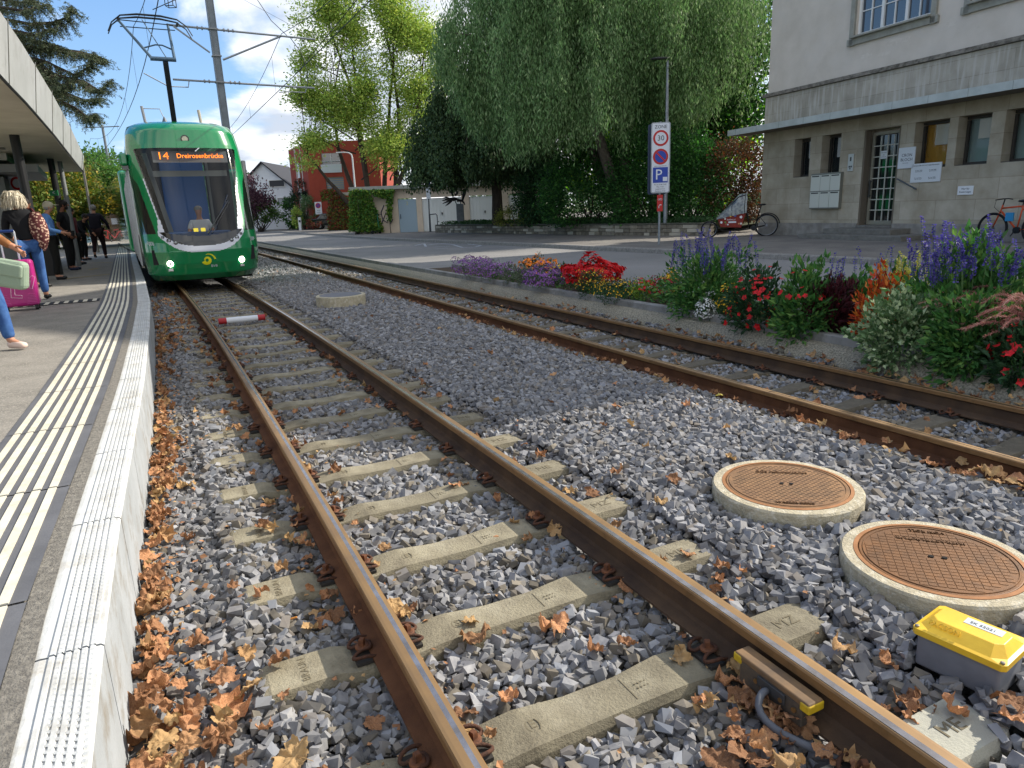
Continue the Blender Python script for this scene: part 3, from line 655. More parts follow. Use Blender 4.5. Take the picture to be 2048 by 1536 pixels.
# ================================================================ FALLEN PLANE LEAVES
lfm=M('dry_leaf','#b98a62',rough=.9,col2='#8c6044',vs=22,isl=0,objr=1,ilo=.55,ihi=1.35,tint=('#b39265',.25),transl=.08,bump=.4,bs=60)
lfs=M('dry_leaf_small','#b3845c',rough=.9,col2='#8a5e42',vs=22,isl=1,ilo=.5,ihi=1.35,tint=('#b39265',.25),transl=.08)
lfy=M('yellow_leaf','#c9bd6a',rough=.7,col2='#b5a455',vs=14,transl=.2)
def leaf_proto(i,nr=8,na=60,curl=1.0):
    r=random.Random(100+i); vs=[(0,0,0)]; lob=[0,.95,-.95,1.95,-1.95]; ll=[1,.85,.85,.6,.6]
    def R(t):
        v=.5
        for a,l in zip(lob,ll):
            d=abs((t-a+PI)%(2*PI)-PI); v=max(v,l*max(0,1-(d/.62)**1.5)*.52+.46 if d<.62 else 0)
        return v*(1+.09*mnoise.noise(Vector((t*5.3,i*3.7,0)))+.07*math.sin(t*19+i)*math.sin(t*7)+.04*math.sin(t*41+i))
    k1,k2,k3=r.uniform(-.5,.7)*curl,r.uniform(-.3,.6)*curl,r.uniform(-.5,.5)*curl; ph=r.uniform(0,6); fold=r.uniform(.1,.9)*curl; off=Vector((i*3.1,i*1.7,0))
    for j in range(1,nr+1):
        for a in range(na):
            t=2*PI*a/na; q=j/nr*R(t); x=q*math.cos(t); y=q*math.sin(t)
            z=k1*x*x+k2*y*y+k3*x*y+.12*math.sin(5*t+ph)*q*q+.6*curl*mnoise.noise(Vector((x*2.3,y*2.3,0))+off)*q*1.4+.16*mnoise.noise(Vector((x*6.5,y*6.5,0))+off)+.06*mnoise.noise(Vector((x*15,y*15,0))+off)-.05*max(0,1-abs(((t+.475)%.95)-.475)/.08)*q+fold*abs(y)*.35+.05*abs(math.sin(t*2.5))*q
            s=1-.28*min(1,abs(z)); vs.append((x*s,y*s,z*.62))
    fs=[(0,1+a,1+(a+1)%na) for a in range(na)]
    for j in range(nr-1):
        for a in range(na): fs.append((1+j*na+a,1+(j+1)*na+a,1+(j+1)*na+(a+1)%na,1+j*na+(a+1)%na))
    m=MB(); m.add(vs,fs); m.tube([(-.1,0,.01),(-.4,.03,.03),(-.75,.1,-.02)],[.018,.014,.010],5)
    me=m.mesh('dry_leaf'); me.polygons.foreach_set('use_smooth',[True]*len(me.polygons)); return me
LP=[leaf_proto(i,curl=.75+.13*i) for i in range(10)]
for me in LP: me.materials.append(lfm)
LPs=[]
for i in range(8):
    me=leaf_proto(20+i,2,12,1.1+.1*i); LPs.append((np.array([v.co[:] for v in me.vertices]),[tuple(p.vertices) for p in me.polygons]))
def leafpos():
    out=[]
    def add(n,fn):
        for _ in range(n):
            x,y,dz,s=fn(); out.append((x,y,dz,s))
    U=RND.uniform
    def foot(a,b,w,st=.06):
        def f():
            y=U(a,b); p=edgep(y,-abs(RND.gauss(0,w))-.03,0); return p.x,p.y,U(0,st),U(.03,.065)
        return f
    def by(c,l0,l1_,a,b,st=.02,s=(.028,.055),pw=1.3):
        def f():
            y=a+(b-a)*U(0,1)**pw; p=tpt(c,y,U(l0,l1_),0); return p.x,p.y,U(0,st),U(*s)
        return f
    add(55,foot(1.2,2.2,.13,.10)); add(40,foot(2.2,3.6,.05,.03)); add(75,foot(3.4,4.8,.07,.04)); add(60,foot(4.8,6.4,.05,.03)); add(40,foot(6.4,8.5,.08,.03)); add(90,foot(8.3,11.0,.16,.04)); add(40,foot(10.5,14,.2,.03))
    add(30,by(T1,-1.9,-.6,1.2,3.0)); add(75,by(T1,-.8,-.57,2.6,14,.04)); add(50,by(T1,-.46,-.36,1.5,14,.03)); add(55,by(T1,.30,.47,1.2,13,.03)); add(40,by(T1,.60,.95,1.4,6,.03))
    add(75,by(T1,.22,.47,.7,1.75,.05,(.032,.06),1)); add(26,foot(1.2,1.9,.16,.08)); add(26,by(T1,-1.85,-1.2,1.3,2.0,.05,(.055,.085),1)); add(20,by(T1,-.4,.3,1.2,13)); add(28,by(T1,1.0,2.6,2,16,.01))
    add(110,by(T2,-.9,-.58,3,14,.04,(.03,.06))); add(130,by(T2,-.45,.45,3.2,16,.03,(.03,.06))); add(22,by(T2,-.8,-.6,2.9,4.2,.06,(.045,.07),1)); add(170,by(T2,.60,.88,3.4,14,.04,(.03,.06))); add(60,by(T2,.62,.86,4.2,7.5,.06)); add(50,by(T2,-.45,1.0,14,30)); add(20,by(T1,1.1,2.2,16,32)); add(25,foot(6,13,.5,.01))
    add(30,by(T1,-1.8,-.62,3.0,9,.01,(.018,.045)))
    return out
def lz(x,y): return float(bedz(np.array([x]),np.array([y]))[0])
big=[(955,1280,.085),(1112,1255,.085),(1192,1305,.05),(1015,1398,.05),(560,1325,.055),(445,1425,.10),(300,1480,.10),(590,1520,.085),(255,1440,.09),(1500,1520,.10),(1580,1455,.075),(1345,958,.055),(1233,945,.05),(670,943,.06),(1185,990,.06),(1140,985,.05),(500,1380,.065),(395,1290,.06),(290,1335,.08),(300,1260,.06),(520,1190,.05),(375,1078,.05),(525,1058,.05),(1375,1110,.05),(1465,1365,.07),(1440,1530,.08),(1260,850,.05),(1370,810,.05),(1205,852,.04),(845,770,.04),(980,705,.045),(880,657,.04),(835,650,.04),(2030,1410,.07),(2020,1440,.06),(1910,950,.06),(1920,925,.05),(1640,770,.05),(345,590,.10),(330,600,.1),(312,592,.09)]
LEAVES=[]
for u,v,s in big:
    p=G(u,v,-.16); z=lz(p.x,p.y); p=G(u,v,z+.03); LEAVES.append((p.x,p.y,z+.04,s,True))
for x,y,dz,s in leafpos():
    l1=abs(float(lat1(x,y))); l2=abs(float(lat2(x,y))); 
    if .5<l1<.57 or .5<l2<.57: continue
    LEAVES.append((x,y,lz(x,y)+.028+dz,s*1.05,False))
LEAVES=[l for l in LEAVES if inview(np.array([[l[0],l[1],l[2]]]),.05,.03)[0]]
LEAVES.sort(key=lambda l:-(l[3]/math.hypot(l[0],l[1]))*(3 if l[4] else 1))
glab='dry curled brown plane leaf lying on the ballast'
for i,(x,y,z,s,b_) in enumerate(LEAVES[:290]):
    o=bpy.data.objects.new('fallen_leaf',LP[i%10]); COL.objects.link(o); o.location=(x,y,z); o.scale=(s,s,s); o.rotation_euler=(RND.gauss(0,.32),RND.gauss(0,.32),RND.uniform(0,6.28))
    tag(o,glab,'leaf','dry plane leaves on the ballast')
vs=[];fs=[]
for (x,y,z,s,b_) in LEAVES[290:]:
    pv,pf=LPs[RND.randrange(8)]; R_=Matrix.Rotation(RND.uniform(0,6.28),3,'Z')@Matrix.Rotation(RND.gauss(0,.5),3,'X')@Matrix.Rotation(RND.gauss(0,.5),3,'Y'); V=pv@np.array(R_).T*s+np.array([x,y,z]); n=len(vs); vs+=[tuple(q) for q in V]; fs+=[tuple(i+n for i in f) for f in pf]
# crumbled bits
for _ in range(2600):
    k=RND.random(); y=1.1+12*RND.random()**1.7
    if k<.42: p=edgep(y,-abs(RND.gauss(0,.12))-.02,0)
    elif k<.7: p=tpt(T1,y,RND.choice((-.64,-.42,.42,.66))+RND.gauss(0,.06),0)
    elif k<.9: p=tpt(T2,y+1.5,RND.choice((-.68,-.4,.4,.75))+RND.gauss(0,.08),0)
    else: p=tpt(T1,y,RND.uniform(-1.8,2.6),0)
    l1=abs(float(lat1(p.x,p.y))); l2=abs(float(lat2(p.x,p.y)))
    if .49<l1<.58 or .49<l2<.58: continue
    z=lz(p.x,p.y)+RND.uniform(.015,.035); n=len(vs); s=RND.uniform(.006,.02); a=RND.uniform(0,6); 
    vs+=[(p.x+s*math.cos(a+q)*RND.uniform(.5,1.1),p.y+s*math.sin(a+q)*RND.uniform(.5,1.1),z+RND.uniform(-.006,.008)) for q in (0,1.5,3,4.6)]; fs.append((n,n+1,n+2,n+3))
m=MB(); m.v=vs; m.f=fs; m.m=[0]*len(fs); o=m.obj('leaf_litter',lfs); tag(o,'dense litter of crumbled brown leaves along platform, rails and border','leaf litter',None,'stuff')
o=bpy.data.objects.new('fallen_leaf',LP[2].copy()); o.data.materials.clear(); o.data.materials.append(lfy); COL.objects.link(o); p=G(1440,797,-.16); o.location=(p.x,p.y,p.z+.03); o.scale=(.045,.03,.045); o.rotation_euler=(.1,.1,2.4); tag(o,'single pale yellow-green leaf beside the far track','leaf')
# small litter: cigarette ends
cg=MB(); cg.cyl((0,0,0),(.03,0,0),.004,n=8); CG=cg.mesh('stub'); CG.materials.append(M('cig','#c9863c',rough=.9))
for (u,v) in ((345,1162),(388,1330),(488,1362),(595,1243)):
    p=G(u,v,-.15); o=bpy.data.objects.new('cigarette_end',CG); COL.objects.link(o); o.location=(p.x,p.y,p.z+.02); o.rotation_euler=(0,.2,RND.uniform(0,6)); tag(o,'small orange cigarette end lying on the ballast near the platform','cigarette end','cigarette ends on the ballast')
# ================================================================ FLOWER BORDER
def bedpt(u,off,z=.05):
    best=None
    L_=line(resamp(KN,600),off,z)
    for p in L_:
        q=np.array(p)-np.array(CAMP); zz_=q@cF
        if zz_<.2: continue
        uu=1024+FPX*(q@cR)/zz_; d=abs(uu-u)
        if best is None or d<best[0]: best=(d,p,zz_)
    return best[1],best[2]
FG=M('foliage_green','#3f6b33',rough=.6,isl=1,ilo=.55,ihi=1.5,transl=.25,tint=('#6b8f45',.25)); FD=M('foliage_dark','#2b4a2a',rough=.6,isl=1,ilo=.5,ihi=1.5,transl=.2)
FGR=M('foliage_grey','#66705a',rough=.8,isl=1,ilo=.6,ihi=1.4,transl=.2); FB=M('foliage_burgundy','#42181f',rough=.6,isl=1,ilo=.5,ihi=1.6,transl=.15)
FV=M('foliage_variegated','#5f7a4e',rough=.65,isl=1,ilo=.7,ihi=1.3,transl=.2,tint=('#b9c79a',.3)); FO=M('foliage_orange','#b84a26',rough=.65,isl=1,ilo=.5,ihi=1.4,transl=.25,tint=('#d9873a',.3))
FLG=M('foliage_lime','#7d9a3e',rough=.6,isl=1,ilo=.6,ihi=1.4,transl=.3)
def bl(n,c,c2=None,t=.35): return M(n,c,rough=.6,isl=1,ilo=.65,ihi=1.35,transl=.2,tint=(c2,t) if c2 else None)
PUR=bl('bloom_purple','#7c4a8f','#a87bb5'); ORA=bl('bloom_orange','#e8871a'); RED=bl('bloom_red','#c4161c'); YEL=bl('bloom_yellow','#dcae1e'); WHI=bl('bloom_white','#dfe0dc'); BLU=bl('bloom_blue','#4b438c','#6a60a8'); YSP=bl('bloom_pale_yellow','#d6cc62','#b9b84a'); DRED=bl('bloom_dark_red','#8f1425')
def domepts(n,c,r,lo=-.1,shell=.55):
    d=unit(rng.normal(size=(n,3))); d[:,2]=np.where(d[:,2]<lo,-d[:,2],d[:,2]); q=rng.uniform(shell,1,(n,1)); P=d*q*np.array(r)+np.array(c); return P,d
def petals(P,D,s,m,name,parent,np_=5):
    """small open flowers: np_ petals round an axis D"""
    n=len(P); D=unit(D+rng.normal(0,.25,(n,3))); A=unit(np.cross(D,rng.normal(size=(n,3)))); B=np.cross(D,A); Ps=[];Ds=[];Ns=[]
    for k in range(np_):
        a=2*PI*k/np_; d=A*math.cos(a)+B*math.sin(a)+D*.25; Ps.append(P);Ds.append(d);Ns.append(D)
    s=np.broadcast_to(np.asarray(s).reshape(-1,1),(n,1)); ss=np.concatenate([s]*np_)
    return leafmesh(name,np.concatenate(Ps),np.concatenate(Ds),ss,ss*.95,m,parent,N=np.concatenate(Ns),fold=.05)
def clump(name,label,cat,u,off,w,h,fol,nl,ls,bloom=None,nb=0,bs=.02,z=.05,grp=None,blo=.2,top=0,hang=0,shell=.45,asp=.45):
    p,dist=bedpt(u,off,z); W_=w/FPX*dist/2; H_=h/FPX*dist*.98
    t=thing(name,label,cat,tuple(p),0,grp)
    P,D=domepts(nl,(0,0,H_*.45-hang*.5),(W_,W_*.8,H_*.55+hang*.5),lo=-.9,shell=shell); P=P*(1+.22*np.sin(D[:,:1]*5+u)*np.cos(D[:,1:2]*6+u*.7)+.12*np.sin(D[:,2:]*9+u)); P[:,:2]+=0
    P=P[P[:,2]>-.16-hang]; D=unit(P-np.array([0,0,H_*.2]))+rng.normal(0,.45,(len(P),3))+np.array([0,0,.25]); L_=rng.uniform(ls*.6,ls*1.3,len(P))
    leafmesh('foliage',P,D,L_,L_*asp,fol,t)
    st=MB()
    for k in range(7):
        a=RND.uniform(0,6.28); r_=RND.uniform(.2,.7)*W_; st.tube([(r_*.2*math.cos(a),r_*.2*math.sin(a),-.03),(r_*math.cos(a),r_*math.sin(a),H_*.6)],[.006,.003],5)
    st.obj('stems',_mc['foliage_green'],t)
    if bloom is not None and nb:
        P,D=domepts(nb,(0,0,H_*.45-hang*.5),(W_*1.03,W_*.85,H_*.58+hang*.5),lo=blo,shell=.92); P[:,2]+=top; P=P*(1+.20*np.sin(D[:,:1]*5+u)*np.cos(D[:,1:2]*6+u*.7)+.12*np.sin(D[:,2:]*9+u)); petals(P,D+np.array([0,0,.3]),rng.uniform(bs*.7,bs*1.2,len(P)),bloom,'blossoms',t)
    return t,W_,H_
GF='flowering plants in the border beside the far track'
PL=M('stem_green','#4f6b3c',rough=.8)
clump('alyssum_plant','low purple cushion of tiny flowers at the far left end of the border','flower',945,.02,78,40,FGR,900,.035,PUR,900,.017,grp=GF,blo=-.4)
clump('alyssum_plant','second low purple cushion, between the end one and the grey-green tufts','flower',990,.02,70,38,FGR,800,.035,PUR,700,.017,grp=GF,blo=-.4)
clump('grey_tuft_plant','faded grey-green tuft left of the orange marigolds','plant',1022,.06,52,38,FGR,900,.04,PUR,90,.014,grp=GF)
clump('grey_tuft_plant','faded grey-green tuft directly in front of the orange marigolds','plant',1052,.06,50,36,FGR,900,.04,PUR,70,.014,grp=GF)
clump('marigold_plant','orange marigolds behind the purple cushions','flower',1072,.5,75,48,FD,700,.05,ORA,260,.032,grp=GF,blo=.25)
clump('alyssum_plant','bright purple cushion just left of the red salvia','flower',1092,.02,80,44,FGR,800,.035,PUR,950,.018,grp=GF,blo=-.5)
clump('marigold_plant','few yellow marigolds between purple cushion and red salvia','flower',1128,.5,45,42,FD,350,.05,YEL,50,.025,grp=GF,blo=.2)
clump('salvia_plant','dense bright red mound of salvia','flower',1180,.42,112,58,FD,500,.05,RED,1500,.036,grp=GF,blo=-.2)
clump('tagetes_plant','dark green mound with tiny yellow flowers, in front of the red salvia','flower',1183,.04,62,52,FD,1800,.028,YEL,190,.012,grp=GF,hang=.05)
clump('tagetes_plant','lower dark green mound with tiny yellow flowers right of the red salvia','flower',1240,.06,105,42,FD,2200,.028,YEL,260,.012,grp=GF,hang=.06)
clump('petunia_plant','lime green leaves with a few red flowers','flower',1285,.25,60,42,FLG,420,.05,RED,45,.026,grp=GF)
clump('zinnia_plant','dark red and yellow small flowers left of the first tall blue salvia','flower',1322,.35,65,52,FG,420,.05,DRED,90,.028,grp=GF)
clump('marigold_plant','yellow blossoms beside the first tall blue salvia','flower',1336,.45,40,62,FG,200,.05,YEL,80,.028,grp=GF)
def spikes(t,n,W_,H_,h0,h1,m,fl=.013,spread=1.0,dens=60,lean=.12,r0=.015):
    Ps=[];Ds=[];st=MB()
    for k in range(n):
        a=RND.uniform(0,6.28); r=math.sqrt(RND.random())*W_*spread; x,y=r*math.cos(a),r*.75*math.sin(a); h=RND.uniform(h0,h1); dx,dy=RND.gauss(0,lean)*h,RND.gauss(0,lean)*h; zb=H_*RND.uniform(.65,.95)
        st.tube([(x*.7,y*.7,H_*.3),(x,y,zb),(x+dx*.5,y+dy*.5,zb+h*.5),(x+dx,y+dy,zb+h)],[.003,.003,.0025,.0015],4)
        for i in range(dens):
            q=i/dens; q=round(q*14)/14+RND.uniform(-.012,.012); rr=r0*(1.25-q*.85); b_=RND.uniform(0,6.28); c_=Vector((x+dx*q*q,y+dy*q*q,zb+h*(.12+.88*q))); Ps.append((c_.x+rr*.3*math.cos(b_),c_.y+rr*.3*math.sin(b_),c_.z)); Ds.append((math.cos(b_),math.sin(b_),.35))
    Ps=np.array(Ps); L_=rng.uniform(fl*.8,fl*1.5,len(Ps))*1.3; leafmesh('flower_spikes',Ps,np.array(Ds)+rng.normal(0,.2,(len(Ps),3)),L_,L_*.95,m,t); st.obj('flower_stems',PL,t)
t,W_,H_=clump('blue_salvia','tall blue salvia left of the red busy-lizzies, over its bright green leaves','flower',1415,.26,185,112,FG,3600,.075,grp=GF,hang=.17,shell=.3); spikes(t,34,W_,H_,.22,.42,BLU,dens=84)
clump('alyssum_plant','small white cushion trailing over the kerb','flower',1418,-.06,42,34,FGR,350,.03,WHI,330,.014,grp=GF,blo=-.6,hang=.06)
clump('tagetes_plant','dark tuft with yellow flowers beside the white cushion','flower',1452,.02,52,58,FD,900,.028,YEL,120,.015,grp=GF,hang=.05)
clump('busy_lizzie','red busy-lizzie with big flat flowers, in front of the tall blue salvia','flower',1520,.0,125,100,FD,1600,.07,RED,95,.036,grp=GF,hang=.14,blo=-.5)
clump('busy_lizzie','leafy plant with a few red flowers, left of the burgundy coleus','flower',1608,.04,125,120,FG,2200,.08,RED,26,.036,grp=GF,hang=.18)
clump('coleus_plant','dark burgundy coleus low in the border','plant',1668,.25,95,105,FB,1300,.08,grp=GF,hang=.05)
t,W_,H_=clump('blue_salvia','thin blue salvia behind the burgundy coleus','flower',1700,.62,130,100,FG,1500,.08,grp=GF); spikes(t,12,W_,H_,.2,.38,BLU,dens=40)
clump('coleus_plant','orange-red coleus under the pale yellow plumes','plant',1752,.24,115,120,FO,1700,.06,grp=GF,hang=.04)
t,W_,H_=clump('celosia_plant','pale yellow feathery plumes above the orange coleus','flower',1790,.5,110,118,FG,900,.08,grp=GF); spikes(t,20,W_,H_,.16,.30,YSP,fl=.014,dens=70,r0=.018)
clump('plectranthus','variegated green and cream trailing plant hanging over the kerb','plant',1812,-.06,175,125,FV,3300,.055,grp=GF,hang=.24,asp=.7)
t,W_,H_=clump('blue_salvia','largest blue salvia, in front of the orange bicycle','flower',1935,.42,240,190,FG,5200,.08,grp=GF,hang=.1,shell=.3); spikes(t,62,W_,H_,.20,.40,BLU,dens=84,spread=1.05)
clump('busy_lizzie','red busy-lizzie under the purple fountain grass at the right edge','flower',2035,-.06,120,90,FD,1200,.07,RED,70,.033,grp=GF,hang=.16,blo=-.6)
clump('salvia_leaf_mound','green leafy mound between variegated plant and fountain grass','plant',1925,.0,170,140,FG,3000,.075,grp=GF,hang=.24)
# purple fountain grass
p,dist=bedpt(2075,.30); t=thing('fountain_grass','purple fountain grass with arching reddish plumes at the right edge','ornamental grass',tuple(p),0)
PLM=bl('plume','#9a5f56','#c49a8c'); GRB=bl('grass_blade','#5a2f38','#7c4a48')
Ps=[];Ds=[];st=MB()
for k in range(110):
    a=RND.uniform(0,6.28) if k%3 else RND.uniform(2.2,4.2); h=RND.uniform(.40,.85); r=RND.uniform(.25,.85); pts=[Vector((0,0,0)).lerp(Vector((0,0,0)),0)]
    pts=[Vector((math.cos(a)*r*q**1.7+.03*math.cos(k),math.sin(a)*r*.8*q**1.7,h*(1.25*q-.62*q**3.2))) for q in np.linspace(0,1,12)]
    st.tube(pts,[.002]*12,4)
    for i in range(170):
        q=.60+.40*i/170; j=min(10,int(q*11)); f=q*11-j; c_=pts[j].lerp(pts[j+1],f); tn=(pts[j+1]-pts[j]).normalized(); d=Vector((RND.gauss(0,1),RND.gauss(0,1),RND.gauss(0,1))); d=(d-tn*d.dot(tn)).normalized(); Ps.append(tuple(c_)); Ds.append(tuple(d*.8+tn*1.0))
leafmesh('plumes',np.array(Ps),np.array(Ds),rng.uniform(.018,.032,len(Ps)),.0030,PLM,t); st.obj('plume_stems',PLM,t)
n=900; a=rng.uniform(0,2*PI,n); r=rng.uniform(0,.10,n); P=np.stack([r*np.cos(a),r*np.sin(a),np.zeros(n)],1); D=np.stack([np.cos(a)*.8,np.sin(a)*.8,rng.uniform(.5,1.6,n)],1); leafmesh('blades',P,D,rng.uniform(.3,.6,n),.007,GRB,t)

# loose low greenery knitting the border together
L_=line(resamp(KN,600),0,.05); P=[];D=[]
for _ in range(13000):
    i=int(RND.uniform(4,235)); a=L_[i]
    if a.y>14.5: continue
    b_=L_[i+1]; tn_=(b_-a).normalized(); o_=RND.uniform(.05,.85); x=a.x+tn_.y*o_; y=a.y-tn_.x*o_; h=.10+.16*abs(math.sin(i*.13))*RND.random(); P.append((x+RND.gauss(0,.03),y,.03+h*RND.random())); D.append((RND.gauss(0,.7),RND.gauss(0,.7),RND.uniform(.1,1)))
P=np.array(P); k=inview(P,.38,.14); o=leafmesh('border_greenery',P[k],np.array(D)[k],rng.uniform(.03,.07,k.sum()),.022,FG); tag(o,'low mixed greenery filling the gaps of the flower border','greenery',None,'stuff')
# ================================================================ STONE BUILDING WITH ENTRANCE
FA=-21.2; fz=rad(-FA)   # local +x runs along the facade towards the camera side, local -y faces the street
B0=Vector((9.481,24.926,.12))
bt=thing('stone_building','large beige stone building with entrance door and long flat canopy','building',tuple(B0),0)
# local frame: X along facade (towards viewer), Y into the building
ux=Vector((-math.sin(rad(FA)),-math.cos(rad(FA)),0)); uy=Vector((math.cos(rad(FA)),-math.sin(rad(FA)),0))
bt.rotation_euler=(0,0,math.atan2(ux.y,ux.x))
plaster=M('plaster','#d0c6b9',rough=.95,col2='#c4baac',vs=1.3,bump=.3,bs=60,stain='#c9c1b6',ss=1.0,sharp=.25)
def stone_mat(name,c1,c2,mort,sc=(1,1,1),w=1.1,h=.52,streak=None):
    m=mat(name,c1,rough=.95,col2=c2,vs=1.5,bump=.3,bs=40); nt=m.node_tree; N=nt.nodes; L=nt.links; b=N['Principled BSDF']; src=b.inputs['Base Color'].links[0].from_socket
    tc=N.new('ShaderNodeTexCoord'); mp=N.new('ShaderNodeMapping'); mp.inputs['Rotation'].default_value=(PI/2,0,0); L.new(tc.outputs['Object'],mp.inputs[0])
    br=N.new('ShaderNodeTexBrick'); br.inputs['Scale'].default_value=1; br.inputs['Brick Width'].default_value=w; br.inputs['Row Height'].default_value=h; br.inputs['Mortar Size'].default_value=.006; br.inputs['Color1'].default_value=(1,1,1,1); br.inputs['Color2'].default_value=(.80,.80,.78,1); br.inputs['Mortar'].default_value=(.62,.6,.56,1); br.inputs['Bias'].default_value=0
    L.new(mp.outputs[0],br.inputs['Vector']); x=N.new('ShaderNodeMix'); x.data_type='RGBA'; x.blend_type='MULTIPLY'; x.inputs[0].default_value=1; L.new(src,x.inputs[6]); L.new(br.outputs[0],x.inputs[7]); out=x.outputs[2]
    if streak:
        n=N.new('ShaderNodeTexNoise'); n.inputs['Scale'].default_value=1; n.inputs['Detail'].default_value=6; mp2=N.new('ShaderNodeMapping'); mp2.inputs['Scale'].default_value=(9,1,.9); L.new(tc.outputs['Object'],mp2.inputs[0]); L.new(mp2.outputs[0],n.inputs['Vector'])
        r=N.new('ShaderNodeMapRange'); r.inputs[1].default_value=.48; r.inputs[2].default_value=.68; L.new(n.outputs['Fac'],r.inputs[0]); x2=N.new('ShaderNodeMix'); x2.data_type='RGBA'; x2.inputs[7].default_value=(*lin(streak),1); L.new(r.outputs[0],x2.inputs[0]); L.new(out,x2.inputs[6]); out=x2.outputs[2]
    L.new(out,b.inputs['Base Color']); return m
stone=stone_mat('facade_stone','#bdb4a1','#a29883',None); stone_u=stone_mat('frieze_stone','#b3ac9e','#9c9587',None,w=2.2,h=.45,streak='#b8b3a8'); plinthm=M('plinth','#97938b',rough=.95,col2='#7f7a72',vs=4,bump=.8,bs=40)
# wall pieces (front at y=0): openings list (x0,x1,z0,z1) in local coordinates, z from pavement
OPW=[(.72,1.42),(1.90,2.66),(5.20,6.21),(6.45,7.32),(7.66,8.6),(9.1,10.0),(10.5,11.4)]
ops=[(a,b_,1.90,3.12) for a,b_ in OPW]+[(3.52,4.76,.35,3.10)]
X0,X1=-.78,13.0
def wallpieces(mb,ops,x0,x1,z0,z1,y0,y1,mi=0):
    xs=sorted({x0,x1}|{o[0] for o in ops}|{o[1] for o in ops}); 
    for a,b_ in zip(xs[:-1],xs[1:]):
        segs=[(z0,z1)]
        for o in ops:
            if o[0]<=a+1e-6 and o[1]>=b_-1e-6:
                ns=[]
                for s,e in segs:
                    if o[2]>s: ns.append((s,min(e,o[2])))
                    if o[3]<e: ns.append((max(s,o[3]),e))
                segs=[q for q in ns if q[1]-q[0]>1e-6]
        for s,e in segs: mb.box(((a+b_)/2,(y0+y1)/2,(s+e)/2),(b_-a,y1-y0,e-s),mi=mi)
mb=MB(); wallpieces(mb,ops,X0,X1,.42,3.5,0,.42); mb.obj('wall',stone,bt)
mb=MB(); wallpieces(mb,[],X0,X1,3.5,4.62,.0,.42); mb.obj('frieze',stone_u,bt)
mb=MB(); wallpieces(mb,[(3.52,4.76,0,.42)],X0-.03,X1,-.1,.42,-.04,.42); mb.obj('plinth',plinthm,bt)
mb=MB(); mb.box(((X0+X1)/2-.03,.17,4.66),(X1-X0+.12,.5,.05)); mb.box(((X0+X1)/2-.03,.19,4.715),(X1-X0+.06,.5,.06)); mb.obj('cornice',M('cornice','#8b8479',rough=.95,col2='#575249',vs=8),bt)
# upper floors
UW=[(2.86,5.30),(6.42,8.4),(9.8,12.0)]
uo=[(a,b_,5.74,7.75) for a,b_ in UW]+[(a,b_,9.0,11.0) for a,b_ in UW]
mb=MB(); wallpieces(mb,uo,X0+.04,X1,4.745,11.75,.06,.42)
mb.box(((X0+X1)/2,6.2,5.7),(X1-X0-.2,11.4,11.3)); mb.obj('upper_wall',plaster,bt)
mb=MB(); mb.box((X0+.24,6.0,5.75),(.4,11.2,11.6)); mb.obj('side_wall',plaster,bt)
mb=MB(); xm0,xm1=X0-.6,X1+.6; mb.add([(xm0,-.6,11.75),(xm1,-.6,11.75),(xm1,12.6,11.75),(xm0,12.6,11.75),(3.5,6,19.8),(6.6,6,19.8)],[(0,3,2,1),(0,1,5,4),(1,2,5),(2,3,4,5),(3,0,4)]); mb.obj('roof',M('roof_tiles','#6b3d2c',rough=.9,col2='#57342a',vs=9),bt)
surr=M('window_surround','#9b9a8f',rough=.9,col2='#8a897f',vs=4); wfr=M('window_white','#dcdcd8',rough=.5); gls=M('window_glass','#1a2229',rough=.03,spec=1,metal=0,coat=1); 
glu=M('upper_glass','#24313f',rough=.02,spec=1,coat=1)
drk=M('window_dark_frame','#3a3731',rough=.6)
for a,b_ in UW:
    s=MB(); w=b_-a
    for (x,z,dx,dz) in (((a+b_)/2,5.65,w+.5,.18),(a-.10,6.7,.16,2.3),(b_+.10,6.7,.16,2.3),((a+b_)/2,7.83,w+.5,.16)): s.box((x,.03,z),(dx,.1,dz))
    s.box(((a+b_)/2,-.02,5.765),(w+.12,.24,.05)); f=s.obj('window',surr,bt,bevel=.008)
    s=MB(); s.box(((a+b_)/2,.16,5.83),(w-.02,.06,.08)); s.box(((a+b_)/2,.16,7.71),(w-.02,.06,.08))
    for k in range(4): s.box((a+.04+(w-.08)*k/3,.16,6.77),(.085,.07,1.8))
    for k in range(3): s.box((a+.04+(w-.08)*(k+.5)/3,.165,6.77),(.03,.05,1.8))
    for k in range(3):
        for zz_ in (6.45,7.1): s.box((a+.04+(w-.08)*(k+.5)/3,.168,zz_),((w-.08)/3-.08,.03,.025))
    s.obj('frame',wfr,f); s=MB(); s.box(((a+b_)/2,.19,6.77),(w-.05,.012,1.85)); s.obj('pane',glu,f)
pm_=M('plaster_patch_pale','#d3cabe',rough=.95,col2='#c6bcae',vs=9); r0=random.Random(5)
for (x,z,w,h) in ((3.3,5.18,.42,.16),(4.35,5.36,.9,.20),(5.9,5.45,.30,.20),(7.2,5.6,.5,.22),(3.9,5.12,.5,.10),(6.6,5.2,.2,.12)):
    n=18; s=MB(); vs=[(x+w/2*math.cos(2*PI*k/n)*r0.uniform(.7,1.15),.0565,z+h/2*math.sin(2*PI*k/n)*r0.uniform(.65,1.2)) for k in range(n)]; s.add([(x,.0565,z)]+vs,[(0,1+(k+1)%n,1+k) for k in range(n)]); s.obj('plaster_patch',pm_,bt)
